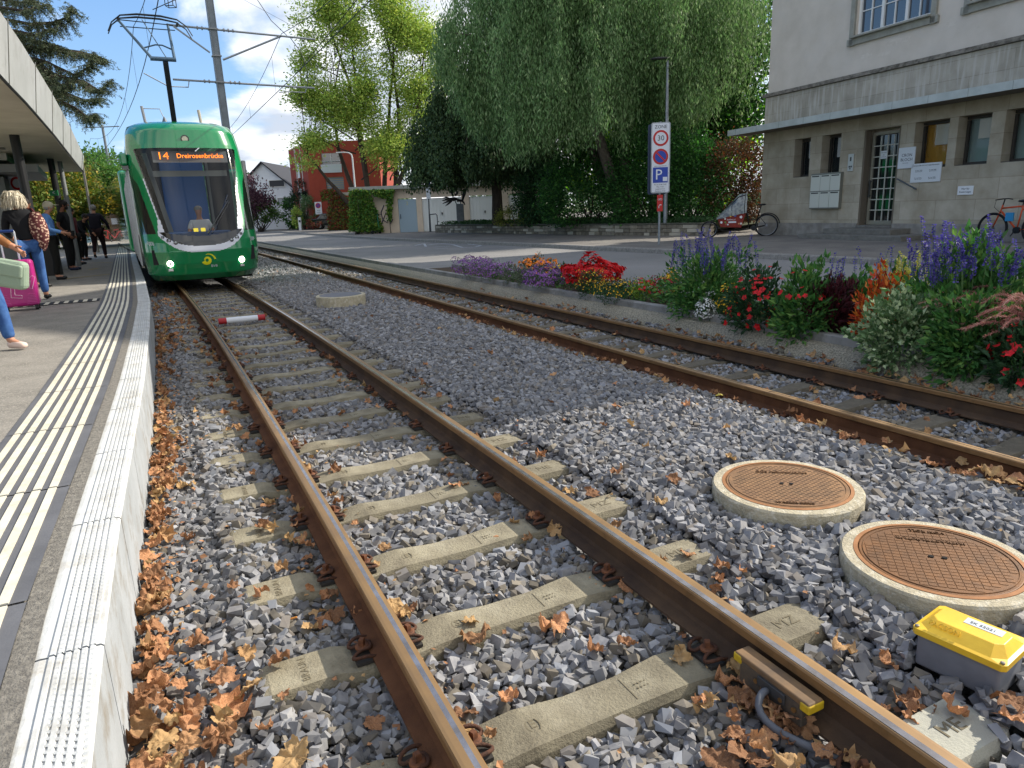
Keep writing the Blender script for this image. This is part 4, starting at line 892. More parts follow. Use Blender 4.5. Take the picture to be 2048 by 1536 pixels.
# recessed ground-floor windows
warm=M('blind_cream','#e3ddc6',rough=.8); ochre=M('room_ochre','#c9962f',rough=.8); grn=M('room_green','#9db5ae',rough=.8); pale=M('blind_pale','#e6e8e6',rough=.8)
WC=[(M('room_dark','#15191a',rough=.8),pale,.5),(M('room_dark2','#1b2122',rough=.8),pale,.55),(ochre,warm,.5),(grn,warm,.45),(grn,warm,.35),(grn,warm,.4),(grn,warm,.4)]
for (a,b_),(room,blind,fr) in zip(OPW,WC):
    x=(a+b_)/2; w=b_-a; s=MB()
    for (xx,zz_,dx,dz) in ((x,1.94,w,.08),(x,3.08,w,.07),(a+.035,2.5,.07,1.05),(b_-.035,2.5,.07,1.05)): s.box((xx,.36,zz_),(dx-.002,.07,dz))
    s.box((x,.20,1.905),(w-.004,.36,.03)); f=s.obj('window',drk,bt)
    s=MB(); s.box((x,.385,2.5),(w-.1,.01,1.06)); s.obj('pane',M('window_glass_clear','#2a3336',rough=.02,spec=1,alpha=.14),f)
    h=1.06*fr; s=MB(); s.box((x+w*.12,.43,3.03-h/2),(w*.62,.01,h)); s.obj('blind',blind,f); s=MB(); s.box((x,.50,2.5),(w,.01,1.1)); s.obj('room',room,f)
# canopy
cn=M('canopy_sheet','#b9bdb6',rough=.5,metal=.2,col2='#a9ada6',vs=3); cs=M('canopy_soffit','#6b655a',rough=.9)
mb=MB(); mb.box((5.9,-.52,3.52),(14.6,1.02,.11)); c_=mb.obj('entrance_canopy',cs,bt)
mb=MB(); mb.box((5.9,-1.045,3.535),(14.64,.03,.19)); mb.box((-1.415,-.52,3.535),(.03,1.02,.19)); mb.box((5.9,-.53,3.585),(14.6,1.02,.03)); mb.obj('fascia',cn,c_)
mb=MB()
for k in range(14): mb.box((-1.0+k*1.05,-1.062,3.535),(.008,.004,.185))
mb.obj('joints',M('joint_dark','#7c807a',rough=.8),c_)
# door
dfm=M('door_frame','#8e8a7a',rough=.6,metal=.2); dgl=M('door_glass','#12181b',rough=.05,spec=1)
s=MB(); x0,x1,z0,z1=3.60,4.68,.37,3.02
for (xx,zz_,dx,dz) in ((x0+.04,(z0+z1)/2,.08,z1-z0),(x1-.04,(z0+z1)/2,.08,z1-z0),((x0+x1)/2,z1-.04,x1-x0-.16,.08),((x0+x1)/2,z0+.06,x1-x0-.16,.12)): s.box((xx,.30,zz_),(dx,.07,dz))
d=s.obj('door',dfm,bt)
s=MB()
for k in range(1,4): s.box((x0+.08+(x1-x0-.16)*k/4,.265,(z0+z1)/2),(.028,.03,z1-z0-.2))
for k in range(1,8): s.box(((x0+x1)/2,.268,z0+.12+(z1-z0-.2)*k/8),(x1-x0-.16,.026,.028))
s.obj('glazing_bar',M('bar_light','#b4b2a4',rough=.5),d)
s=MB(); s.box(((x0+x1)/2,.31,(z0+z1)/2),(x1-x0-.16,.01,z1-z0-.2)); s.obj('pane',dgl,d)
s=MB(); s.box((x0+.07,.21,1.42),(.03,.03,.5)); s.box((x0+.07,.24,1.64),(.03,.07,.03)); s.box((x0+.07,.24,1.22),(.03,.07,.03)); s.box((x0+.02,.262,1.35),(.05,.01,.22)); s.obj('handle',M('handle_grey','#6d6f6e',metal=.8,rough=.35),d)
s=MB(); s.box((x0+.45,.245,1.95+.42),(.22,.004,.22)); q=s.obj('notice',M('paper','#d0d2d0',rough=.8),d)
TM=lambda x,y,z: Matrix.Translation((x,y,z))@Matrix.Rotation(PI/2,4,'X')
ink=M('ink_grey','#3b3c3e',rough=.8)
for k,tx in enumerate(('Bitte Türe','leise','schliessen')): text(tx,.04,ink,'lettering',q,TM(x0+.45,.24,2.43-k*.06),.0005)
s=MB(); 
for xx in (3.55,4.73): s.box((xx,.12,1.72),(.06,.22,2.72))
s.obj('door_reveal',M('reveal_stone','#6d6456',rough=.95),bt)
# steps
stp=M('step_stone','#7d7a72',rough=.9,col2='#6a675f',vs=6,bump=.5,bs=50)
s=MB(); s.box((4.25,-.62,.07),(3.7,1.20,.14)); s.box((4.2,-.42,.215),(2.4,.80,.15)); s.box((4.14,.13,.325),(1.24,.40,.07)); s.obj('steps',stp,bt,bevel=.012)
# things mounted on the wall
alu=M('mailbox_alu','#cccdc0',rough=.5,metal=.15); 
s=MB(); s.box((2.26,-.06,1.42),(1.20,.12,1.10)); mbx=s.obj('mailboxes',M('mailbox_frame','#777970',rough=.5),bt,bevel=.006)
for r in range(2):
    for k in range(3):
        s=MB(); s.box((1.86+k*.40,-.124,1.67-r*.52),(.385,.012,.49)); q=s.obj('mailbox_flap',alu,mbx,bevel=.004)
        s=MB(); s.box((1.86+k*.40,-.132,1.67-r*.52+.21),(.30,.006,.035)); s.obj('name_slot',M('slot_dark','#3c3d3b',rough=.6),q)
s=MB(); s.box((3.12,-.02,2.22),(.20,.04,.50)); ic=s.obj('intercom',M('intercom_alu','#bfc1bb',rough=.4,metal=.2),bt,bevel=.004)
s=MB()
for k in range(2): s.box((3.09+k*.07,-.042,2.1),(.05,.006,.05))
s.lathe([(.022,0),(.022,.005)],12,c=(3.12,-.047,2.04),axis='Y'); s.box((3.12,-.042,2.32),(.05,.006,.12)); s.obj('button',M('btn','#3e3f40',rough=.5),ic)
s=MB(); s.box((5.04,-.02,2.21),(.52,.03,.56)); q=s.obj('company_plate',M('plate_white','#cfd3d4',rough=.35),bt)
text('CRON',.115,ink,'lettering',q,TM(5.05,-.036,2.28),.001); text('BLOCH',.115,ink,'lettering',q,TM(5.05,-.036,2.16),.001); text('TREUHAND',.035,M('ink_light','#8c8f90'),'lettering',q,TM(5.02,-.036,2.07),.001)
s=MB(); s.box((5.68,-.02,1.78),(.90,.03,.50)); q=s.obj('info_plate',_mc['plate_white'],bt)
text('PRAXIS FÜR PSYCHOTHERAPIE BADEN',.045,ink,'lettering',q,TM(5.68,-.036,1.97),.001)
for k in range(4): text('Dr. med. Keller\n061 411 52 10',.035,ink,'lettering',q,TM(5.47+.42*(k%2),-.036,1.83-.2*(k//2)),.001)
s=MB(); s.box((6.87,-.02,1.27),(.42,.02,.22)); q=s.obj('pram_sign',M('sign_white','#dddfdf',rough=.5),bt); text('Nur für',.07,ink,'lettering',q,TM(6.87,-.031,1.31),.001); text('Kinderwagen',.062,ink,'lettering',q,TM(6.87,-.031,1.23),.001)
s=MB(); s.tube([(4.86,-.10,1.66),(5.5,-.10,1.35)],.022,8); s.tube([(4.95,-.1,1.61),(4.95,0,1.58)],.012,6); s.tube([(5.4,-.1,1.40),(5.4,0,1.37)],.012,6); s.obj('handrail',M('rail_steel','#5f615f',metal=.7,rough=.4),bt)
# ================================================================ STREET FURNITURE
alp=M('galvanised','#9a9fa3',rough=.45,metal=.6,col2='#83888c',vs=10); signb=M('sign_back','#2d3a52',rough=.5); sw=M('sign_face','#cfd3da',rough=.35); sred=M('sign_red','#b3201f',rough=.4); sblu=M('sign_blue','#1f3f9c',rough=.4); sblk=M('sign_ink','#23262b',rough=.6)
base=G(1318,490,.13); dv=(Vector((0,0,0))-base); dv.z=0; sz=math.atan2(dv.x,-dv.y)  # face the viewer's side of the street
st_=thing('zone_sign','tall Zone 30 parking sign on a grey post beside the street','traffic sign',tuple(base),rad(-4))
s=MB(); s.cyl((0,0,0),(0,0,3.55),.035,n=14); s.obj('post',alp,st_)
def rrect(w,h,r=.06,n=5):
    out=[]
    for cx_,cy_,a0 in ((w/2-r,h/2-r,0),(-w/2+r,h/2-r,PI/2),(-w/2+r,-h/2+r,PI),(w/2-r,-h/2+r,3*PI/2)):
        for k in range(n+1): a=a0+PI/2*k/n; out.append((cx_+r*math.cos(a),cy_+r*math.sin(a)))
    return out
def plate(mb,w,h,x,y,z,th=.01,r=.05,mi=0):
    X_=mb.X; mb.X=X_@Matrix.Translation((x,y,z))@Matrix.Rotation(PI/2,4,'X'); mb.prism(rrect(w,h,r),-th/2,th/2,mi); mb.X=X_
def disc(mb,r,x,y,z,th=.004,mi=0,n=40):
    mb.lathe([(r,-th/2),(r,th/2)],n,c=(x,y,z),axis='Y',mi=mi)
H=2.0; zc=1.53+H/2; W_=.56
s=MB(); plate(s,W_,H,0,-.06,zc,.03,.06); p=s.obj('panel',alp,st_)
s=MB(); plate(s,W_-.06,H-.06,0,-.078,zc,.006,.04); f=s.obj('face',sw,p)
s=MB(); plate(s,W_,H,-.07,.10,zc-.03,.03,.06); s.obj('rear_panel',signb,st_); 
text('ZONE',.13,sblk,'lettering',f,TM(0,-.083,zc+.87),.001)
y=-.083
for zz_,inner in ((zc+.56,sw),(zc+.04,sblu)):
    s=MB(); disc(s,.225,0,y,zz_); r_=s.obj('red_ring',sred,f); s=MB(); disc(s,.165,0,y-.004,zz_); s.obj('disc',inner,r_)
text('30',.21,sblk,'lettering',f,TM(0,y-.008,zc+.555),.001)
s=MB(); s.box((0,y-.008,zc+.04),(.40,.003,.045),ry=rad(45)); s.obj('slash',sred,f)
text('ausgenommen Parkfelder',.036,sblk,'lettering',f,TM(0,y,zc-.225),.001)
s=MB(); s.box((0,y,zc-.48),(.44,.004,.44)); q=s.obj('parking_panel',sblu,f); text('P',.42,sw,'lettering',q,TM(-.05,y-.004,zc-.48),.001); s=MB(); s.box((.14,y-.004,zc-.60),(.13,.003,.12)); s.obj('disc_symbol',sw,q)
for k,tx in enumerate(('Mo-Sa 07.00-19.00','Max. 3 Std.','ausgenommen','Parkkarte 4132')): text(tx,.048,sblk,'lettering',f,TM(0,y,zc-.755-k*.062),.001)
s=MB(); plate(s,.17,.48,.0,-.06,1.24,.012,.01); q=s.obj('bike_plate',sred,st_)
s=MB()
for xx in (-.035,.035): s.tube([(xx+.024*math.cos(a),-.072,1.345+.024*math.sin(a)) for a in np.linspace(0,2*PI,13)[:-1]],.004,5,closed=True)
s.tube([(-.035,-.072,1.345),(-.01,-.072,1.375),(.022,-.072,1.375),(.035,-.072,1.345)],.0035,5); s.tube([(-.01,-.072,1.375),(0,-.072,1.345),(.022,-.072,1.375)],.0035,5)
s.tube([(-.03,-.072,1.09),(-.03,-.072,1.15),(-.01,-.072,1.185),(.025,-.072,1.19)],.009,6); s.add([(.02,-.075,1.215),(.05,-.075,1.19),(.02,-.075,1.165)],[(0,1,2)]); s.obj('bike_symbol',sw,q)
# street lamp behind the sign
b_=G(1330,470,.13); t=thing('street_lamp','thin dark-headed street lamp rising behind the Zone 30 sign','street lamp',tuple(b_),0,'street lamps')
s=MB(); s.tube([(0,0,0),(0,0,2.6),(0,0,6.35)],[.085,.08,.045],12); s.obj('post',alp,t)
s=MB(); s.add(*(lambda: (lambda m_: (m_.v,m_.f))(MB().lathe([(.05,-.04),(.16,-.02),(.17,.02),(.10,.06),(.02,.07)],16)))()); h=s.obj('lamp_head',M('lamp_dark','#3b3d3f',rough=.5),t,smooth=True,loc=(-.30,0,6.42)); h.scale=(2.1,1,.8)
s=MB(); s.tube([(0,0,6.33),(-.02,0,6.42),(-.1,0,6.44)],.03,8); s.obj('neck',_mc['lamp_dark'],t)
b_=G(1178*0+718,462,.13); t=thing('street_lamp','pale curved-arm street lamp in front of the vine-covered wall','street lamp',tuple(b_),0,'street lamps')
s=MB(); s.tube([(0,0,0),(0,0,5.3),(-.05,0,5.55),(-.25,0,5.68),(-.55,0,5.72)],[.08,.055,.05,.04,.035],10); s.obj('post',M('pale_post','#c3c6c6',rough=.5),t)
s=MB(); s.box((-.85,0,5.72),(.62,.2,.07)); s.obj('lamp_head',_mc['pale_post'],t,bevel=.02)
# low garden wall of rough stone
def wallstones(t,A,B,h,d,rows,m,seed=3):
    r=random.Random(seed); A=Vector(A);B=Vector(B); Ln=(B-A).length; u=(B-A).normalized(); mb=MB()
    z=0
    for k in range(rows):
        hh=h/rows*r.uniform(.85,1.15); x=0
        while x<Ln:
            w=r.uniform(.18,.55); w=min(w,Ln-x); mb.box(((x+w/2),r.uniform(-.012,.012),z+hh/2),(w-.012,d,hh-.012),mi=0); x+=w
        z+=hh
    return mb,z
WL=[(-4.07,42.6),(-.31,37.3),(2.09,33.3),(4.6,29.4),(7.6,26.1)]
gw=thing('garden_wall','long low wall of rough grey stones under the hedges','wall',(0,0,.12))
ws=M('rubble_stone','#948c7c',rough=.95,col2='#6f685b',vs=6,bump=1,bs=30,isl=1,ilo=.6,ihi=1.2,tint=('#b3ac9c',.2)); cap=M('wall_cap','#5c5a50',rough=.95,col2='#494a3f',vs=6)
for i,(a,c_) in enumerate(zip(WL[:-1],WL[1:])):
    mb,z=wallstones(gw,(*a,0),(*c_,0),.40,.3,3,ws,i); o=mb.obj('wall_section',ws,gw,bevel=.012); o.location=(a[0],a[1],0); o.rotation_euler=(0,0,math.atan2(c_[1]-a[1],c_[0]-a[0]))
    mb=MB(); Ln=math.hypot(c_[0]-a[0],c_[1]-a[1]); mb.box((Ln/2,.02,.445),(Ln+.05,.36,.06)); q=mb.obj('coping',cap,gw,bevel=.01); q.location=o.location; q.rotation_euler=o.rotation_euler
mb=MB(); mb.box((WL[0][0]+1.6,WL[0][1]+1.6,.2),(4.6,.3,.42),rz=rad(43)); mb.obj('wall_section',ws,gw,bevel=.01)
# raised planting behind the wall
gr=M('ground_cover','#33422a',rough=1,col2='#4a4a30',vs=3)
mb=MB(); P=[(a,b_+.15) for a,b_ in WL]; P2=[(14,36),(6,50),(-2,52),(-1.0,45.5)]; mb.prism([(p[0],p[1]) for p in P+P2],.3,.55); o=mb.obj('raised_bed',gr); o['kind']='structure'
n=9000; i=rng.integers(0,4,n); q=rng.random(n); A_=np.array(WL)[i]; B_=np.array(WL)[i+1]; X=A_[:,0]+(B_[:,0]-A_[:,0])*q; Y_=A_[:,1]+(B_[:,1]-A_[:,1])*q; dd=rng.uniform(.1,2.2,n)**1.2; X+=dd*.77; Y_+=dd*.64
o=leafmesh('ground_cover',np.stack([X,Y_,np.full(n,.55)+rng.uniform(0,.2,n)],1),np.stack([rng.normal(0,1,n),rng.normal(0,1,n),rng.uniform(.2,1,n)],1),.10,.07,M('cover_leaf','#34532b',rough=.7,isl=1,ilo=.5,ihi=1.5,transl=.2)); tag(o,'low dark green ground cover on top of the garden wall','ground cover',None,'stuff')
# ---------------- metal bird sculpture
b_=PY(920,447,41.8); t=thing('sculpture','black metal bird sculpture on a grey pedestal by the garage','sculpture',(b_.x,b_.y,.5),0)
s=MB(); s.box((.05,0,.62),(.42,.42,1.24)); s.obj('pedestal',M('pedestal','#6f7378',rough=.8,col2='#5d6166',vs=4),t,bevel=.02)
bk=M('black_iron','#17181a',rough=.6,metal=.5)
s=MB(); s.ball((-.28,0,1.52),.15,12,sc=(1.5,.5,.8)); s.tube([(-.1,0,1.45),(.15,0,1.42),(.3,0,1.3),(.35,0,1.15)],[.10,.07,.05,.02],8); s.tube([(-.2,0,1.4),(-.15,0,1.24)],.03,6); s.tube([(.1,0,1.4),(.1,0,1.24)],.03,6); body=s.obj('bird_body',bk,t)
for pts in ([(-.45,0,1.55),(-.7,.02,1.62),(-.95,.03,1.60)],[(-.45,0,1.5),(-.75,.0,1.50),(-.98,.02,1.44)],[(-.45,0,1.46),(-.7,0,1.38),(-.95,-.02,1.28)],[(-.4,0,1.42),(-.6,0,1.28),(-.8,0,1.14)]): s=MB(); s.tube(pts,[.05,.06,.015],6); s.obj('tail_feather',bk,body)
for pts in ([(.2,0,1.4),(.34,0,1.75),(.5,0,2.1),(.85,0,2.45)],[(.22,0,1.4),(.30,0,1.75),(.34,0,2.05)],[(-.3,0,1.65),(-.40,0,1.95),(-.12,0,2.2)],[(-.2,0,1.72),(-.05,0,1.85),(-.1,0,1.98)]): s=MB(); s.tube(pts,[.06,.09,.06,.02][:len(pts)],6); s.obj('wing',bk,body)
# ---------------- rack + info post
b_=G(860,464,.13); t=thing('info_post','thin post with small blue and white signs before the garage','sign post',tuple(b_),0)
s=MB(); s.cyl((0,0,0),(.08,0,3.2),.04,n=10); s.obj('post',M('dark_post','#4b4f55',rough=.5),t)
for z,c_,h in ((2.95,sblu,.34),(2.55,sw,.34),(2.2,sw,.4)): s=MB(); s.box((.06,-.05,z),(.26,.02,h)); s.obj('sign_plate',c_,t)
t=thing('bike_stand','bent steel tube bike stand right beside the info post','bike stand',tuple(b_),0); s=MB(); s.tube([(.06,0,1.05),(.42,0,1.08),(.5,0,1.0),(.5,0,0)],.03,8); s.tube([(.06,0,1.05),(.06,0,.0)],.03,8); s.obj('stand_tube',_mc['dark_post'],t)
# ---------------- bicycles
tyre=M('tyre','#17181a',rough=.85); rimm=M('rim','#8c9096',metal=.8,rough=.35); blk=M('frame_black','#15171a',rough=.4)
def wheel(t,x,z,r,name='wheel',rimc=None,guard=None):
    s=MB(); s.tube([(x+r*math.cos(a),0,z+r*math.sin(a)) for a in np.linspace(0,2*PI,41)[:-1]],.024,8,closed=True); w=s.obj('wheel',tyre,t,smooth=True)
    s=MB(); s.tube([(x+(r-.03)*math.cos(a),0,z+(r-.03)*math.sin(a)) for a in np.linspace(0,2*PI,41)[:-1]],.009,6,closed=True); s.obj('rim',rimc or rimm,w)
    s=MB()
    for k in range(28): a=2*PI*k/28; s.tube([(x+.03*math.cos(a+.5),(.03 if k%2 else -.03),z+.03*math.sin(a+.5)),(x+(r-.03)*math.cos(a),0,z+(r-.03)*math.sin(a))],.0016,3)
    s.obj('spokes',rimm,w); s=MB(); s.cyl((x,-.05,z),(x,.05,z),.028,n=12); s.obj('hub',rimm,w)
    return w
a=G(1407,474,.13); c_=G(1523,471,.13)
cb=thing('cargo_bike','black cargo bike with red sticker-covered box and grey rain cover','cargo bike',(a.x+.05,a.y-.15,.13),math.atan2(c_.y-a.y,c_.x-a.x))
Lw=2.0
wheel(cb,.0+.10,.26,.27); wheel(cb,Lw,.35,.36)
s=MB(); s.tube([(.10,0,.26),(.18,0,.56),(.30,0,.62)],.018,8); s.tube([(.30,0,.40),(.55,0,.22),(1.1,0,.20),(1.55,0,.26),(1.95,0,.35)],.024,8); s.tube([(1.45,0,.24),(1.30,0,.95)],.022,8); s.tube([(1.62,0,.26),(1.78,0,.95),(1.8,0,1.02)],.02,8); s.tube([(1.72,0,.70),(2.0,0,.35)],.012,6); s.tube([(1.40,0,.55),(1.70,0,.55)],.018,6); s.obj('frame',blk,cb,smooth=True)
s=MB(); s.tube([(1.30,-.28,1.05),(1.28,-.1,1.06),(1.28,.1,1.06),(1.30,.28,1.05)],.013,8); s.tube([(1.28,0,1.06),(1.30,0,.95)],.016,8); s.obj('handlebar',blk,cb)
s=MB(); s.ball((1.82,0,1.05),.13,12,sc=(1.1,.55,.28)); s.obj('saddle',blk,cb,smooth=True)
s=MB(); s.cyl((1.58,-.09,.27),(1.58,.09,.27),.09,n=18); s.bar((1.58,-.11,.27),(1.66,-.11,.14),.02); s.obj('crank',blk,cb)
s=MB(); s.tube([(2.02+.40*math.cos(q),0,.36+.40*math.sin(q)) for q in np.linspace(.1,2.2,12)],.02,6); s.obj('mudguard',blk,cb)
bxr=M('box_red','#8a2a1c',rough=.6,col2='#74221a',vs=6); s=MB(); P=[(.36,.62),(.48,.34),(1.16,.30),(1.30,.80)]
for sgn in (1,): 
    n=4; vs=[(x,-.27,z) for x,z in P]+[(x,.27,z) for x,z in P]; s.add(vs,[(0,1,2,3),(7,6,5,4),(0,4,5,1),(1,5,6,2),(2,6,7,3),(3,7,4,0)])
bx_=s.obj('cargo_box',bxr,cb,bevel=.01)
sc_=[('#d8d8d0',.62,.62,.035),('#e0b62c',.80,.70,.03),('#3b57b0',.95,.71,.04),('#dfe3e6',1.14,.66,.05),('#dfe3e6',.5,.50,.04),('#5f8a4a',.63,.50,.03),('#c98a5a',1.08,.44,.035),('#d9d0c8',1.15,.44,.035),('#b0302a',.9,.55,.025),('#d8dce0',.72,.42,.03),('#8f5a3c',.66,.43,.035)]
for i,(cl,x,z,r) in enumerate(sc_): s=MB(); disc(s,r,x,-.276,z,.003,n=14 if i%3 else 5); s.obj('sticker',M('sticker%d'%i if 0 else 'sticker_'+cl[1:],cl,rough=.5),bx_)
s=MB(); s.box((.86,-.276,.50),(.26,.003,.055)); q=s.obj('sticker',_mc['sign_face'],bx_); text('Bakfiets.nl',.07,_mc['sign_face'],'lettering',bx_,TM(.82,-.277,.585),.001)
cv=M('rain_cover','#8a8f88',rough=.25,col2='#4c5256',vs=5,vlo=.4,vhi=.6,spec=.8,bump=.8,bs=9); 
s=MB()
def cvf(u,v):
    x=.34+.98*u; zt=.62+.18*u+(.06+.62*min(1,u*1.35)**1.1)*(1-(max(0,u-.86)/.14)**2*.05); zb=.60+.20*u; a=PI*v; z=zb+(zt-zb)*math.sin(a)**.6; y=-.30*math.cos(a)*(1-.25*math.sin(a)); nz=.03*mnoise.noise(Vector((x*5,y*7,z*5))); return (x+nz,y+nz,z+nz)
s.grid(cvf,26,20); o=s.obj('rain_cover',cv,cb,smooth=True); s=MB(); s.tube([cvf(.93,v) for v in np.linspace(0,1,14)],.012,6); s.tube([cvf(.5,v) for v in np.linspace(0,1,14)],.010,6); s.tube([cvf(u,.3) for u in np.linspace(.3,.95,10)],.02,6); s.obj('cover_hoop',M('cover_black','#1b1d20',rough=.5),cb)
s=MB(); s.tube([(.98,-.05,.28),(.88,-.18,.02)],.01,6); s.tube([(.88,-.18,.02),(1.05,-.18,.02)],.01,6); s.obj('stand',rimm,cb)
# orange bicycle in front of the building
b_=G(2010,487,.13); ob=thing('bicycle','orange city bicycle leaning at the wall, partly cut by the right edge','bicycle',(b_.x+.0,b_.y,.13),math.atan2(ux.y,ux.x))
ob.location=B0+ux*8.05-uy*.55+Vector((0,0,.0)); org=M('frame_orange','#c2491d',rough=.4)
wheel(ob,0,.35,.35,rimc=tyre); wheel(ob,1.06,.35,.35,rimc=tyre)
s=MB(); s.tube([(0,0,.35),(.16,0,.78),(.19,0,.90)],.018,8); s.tube([(.17,0,.82),(.62,0,.86)],.02,8); s.tube([(.18,0,.74),(.58,0,.32)],.022,8); s.tube([(.58,0,.30),(.66,0,.88)],.018,8); s.tube([(.58,0,.32),(1.06,0,.35)],.012,8); s.tube([(.63,0,.84),(1.06,0,.35)],.012,8); s.obj('frame',org,ob,smooth=True)
s=MB(); s.tube([(.20,-.3,1.02),(.24,-.1,1.04),(.24,.1,1.04),(.20,.3,1.02)],.013,8); s.tube([(.19,0,.9),(.22,0,1.04)],.015,8); s.tube([(.2,-.28,1.0),(.12,-.2,.85),(.17,0,.7)],.005,5); s.obj('handlebar',blk,ob)
s=MB(); s.ball((.66,0,.98),.12,12,sc=(1.1,.55,.3)); s.tube([(.65,0,.86),(.66,0,.97)],.014,8); s.obj('saddle',blk,ob,smooth=True)
s=MB(); s.box((.40,-.03,.62),(.18,.06,.20)); s.obj('bottle_bag',M('bag_blue','#2f86b5',rough=.6),ob,bevel=.01)
s=MB(); s.cyl((.58,-.03,.31),(.58,.03,.31),.08,n=16); s.bar((.58,-.07,.31),(.5,-.07,.17),.018); s.obj('crank',blk,ob)
# ================================================================ TREES
bark=M('bark','#4b4138',rough=.95,col2='#352e28',vs=8,bump=2,bs=20,stretch=(1,1,.25)); barkl=M('bark_grey','#6a6258',rough=.95,col2='#4f493f',vs=6,bump=2,bs=20)
def lm(n,c,t=None,tr_=.35,ilo=.55,ihi=1.45): return M(n,c,rough=.6,isl=1,ilo=ilo,ihi=ihi,transl=tr_,tint=t,spec=.25)
def E(u,v,y,ru,rv,rd=None):
    p=PY(u,v,y); k=(y/FPX); return (p.x,p.y,p.z,ru*k,(rd or ru)*k,rv*k)
def ell_pts(els,n,shell=.5,r=rng):
    w=np.array([(e[3]*e[4]*e[5])**.67 for e in els]); i=r.choice(len(els),n,p=w/w.sum()); e=np.array(els)[i]; d=unit(r.normal(size=(n,3))); q=r.uniform(shell,1,(n,1)); return e[:,:3]+d*q*e[:,3:6],d
def limb(mb,a,b_,r0,r1,sag=0,n=7,wob=.15):
    a=Vector(a);b_=Vector(b_); L_=(b_-a).length; pts=[]; o1=Vector((RND.gauss(0,1),RND.gauss(0,1),RND.gauss(0,.5)))*wob*L_*.2
    for i in range(n):
        q=i/(n-1); pts.append(a.lerp(b_,q)+o1*math.sin(PI*q)+Vector((0,0,sag*L_*math.sin(PI*q)))+Vector((RND.gauss(0,1),RND.gauss(0,1),RND.gauss(0,1)))*wob*L_*.02)
    mb.tube(pts,[r0+(r1-r0)*i/(n-1) for i in range(n)],7)
def tree(name,label,cat,base,els,nc,nl,ls,lw,m,tr0=.2,bk=None,cr=.5,stems=None,group=None,shell=.45,droop=0,nb=26,up=.1,flat=0):
    b0=Vector(base); t=thing(name,label,cat,tuple(b0),0,group); L=lambda p: Vector(p)-b0
    els=[(e[0]-b0.x,e[1]-b0.y,e[2]-b0.z,*e[3:]) for e in els]
    C_,d=ell_pts(els,nc,shell); C_=C_[C_[:,2]>.1]; nc=len(C_)
    i=rng.integers(0,nc,nl); cs=rng.uniform(.55,1.3,nc)*cr; off=rng.normal(size=(nl,3))*cs[i][:,None]*np.array([1,1,.6 if not flat else flat]); P=C_[i]+off
    D=unit(off)+rng.normal(0,.55,(nl,3)); D[:,2]+=up-droop; L_=rng.uniform(ls*.65,ls*1.3,nl)
    leafmesh('crown',P,D,L_,L_*lw,m,t)
    mb=MB(); tips=[L(s) for s in stems] if stems else [Vector((np.mean([e[0] for e in els]),np.mean([e[1] for e in els]),max(e[2]+e[5]*.6 for e in els)))]
    for s in tips: limb(mb,(0,0,-.1),s,tr0,tr0*.15,n=10,wob=.25)
    for k in range(nb):
        c_=Vector(C_[rng.integers(0,nc)]); s=tips[k%len(tips)]; q=min(.9,max(.15,(c_.z-RND.uniform(.5,3))/max(s.z,.1))); a=Vector((0,0,0)).lerp(s,q); limb(mb,a,c_,tr0*.32*(1-q*.6),.015,wob=.2)
    mb.obj('trunk',bk or bark,t,smooth=True); return t
def weeper(name,label,cat,base,els,ns,bottom,m,ls,lw,tr0,per,slen,bk=None,stems=None,spread=.12,nb=20,density=1,group=None,extra=None):
    b0=Vector(base); t=thing(name,label,cat,tuple(b0),0,group)
    els=[(e[0]-b0.x,e[1]-b0.y,e[2]-b0.z,*e[3:]) for e in els]
    C_,d=ell_pts(els,max(30,ns//16),.35); k=(d[:,2]>-.35); C_=C_[k]; d=d[k]; kk=rng.integers(0,len(C_),ns); C_=C_[kk]+rng.normal(0,.24,(ns,3)); d=d[kk]; n=ns; grpo=rng.uniform(-.5,.5,kk.max()+1)[kk]
    Ls=rng.uniform(slen*.45,slen,n); bot=bottom(C_[:,0]+b0.x,C_[:,1]+b0.y)-b0.z+rng.normal(0,.2,n)+grpo; Ls=np.minimum(Ls,np.maximum(C_[:,2]-bot,.3))
    Ps=[];Ds=[]; ph=rng.uniform(0,6,n)
    cl=rng.normal(0,.12,(n,2))
    for j in range(per):
        q=(j+rng.random(n))/per; out=d[:,:2]*(.55*np.sqrt(q))[:,None]
        x=C_[:,0]+out[:,0]+.07*np.sin(q*5+ph)+rng.normal(0,spread*.5,n); y=C_[:,1]+out[:,1]+rng.normal(0,spread*.5,n); z=C_[:,2]+.25*np.sin(PI*np.minimum(q*2,1))-Ls*q
        Ps.append(np.stack([x,y,z],1)); Ds.append(np.stack([rng.normal(0,.38,n),rng.normal(0,.38,n),-np.ones(n)],1))
    P=np.concatenate(Ps);D=np.concatenate(Ds); L_=rng.uniform(ls*.7,ls*1.3,len(P)); leafmesh('crown',P,D,L_,L_*lw,m,t,fold=.05)
    mb=MB(); tips=[Vector(s)-b0 for s in stems] if stems else [Vector((els[0][0],els[0][1],els[0][2]+els[0][5]*.5))]
    for s in tips: limb(mb,(0,0,-.1),s,tr0,tr0*.2,n=10,wob=.2)
    for k in range(nb):
        c_=Vector(C_[rng.integers(0,n)]); s=tips[k%len(tips)]; q=RND.uniform(.45,.95); limb(mb,Vector((0,0,0)).lerp(s,q),c_,tr0*.3,.02,sag=.12,wob=.2)
    mb.obj('trunk',bk or bark,t,smooth=True); return t
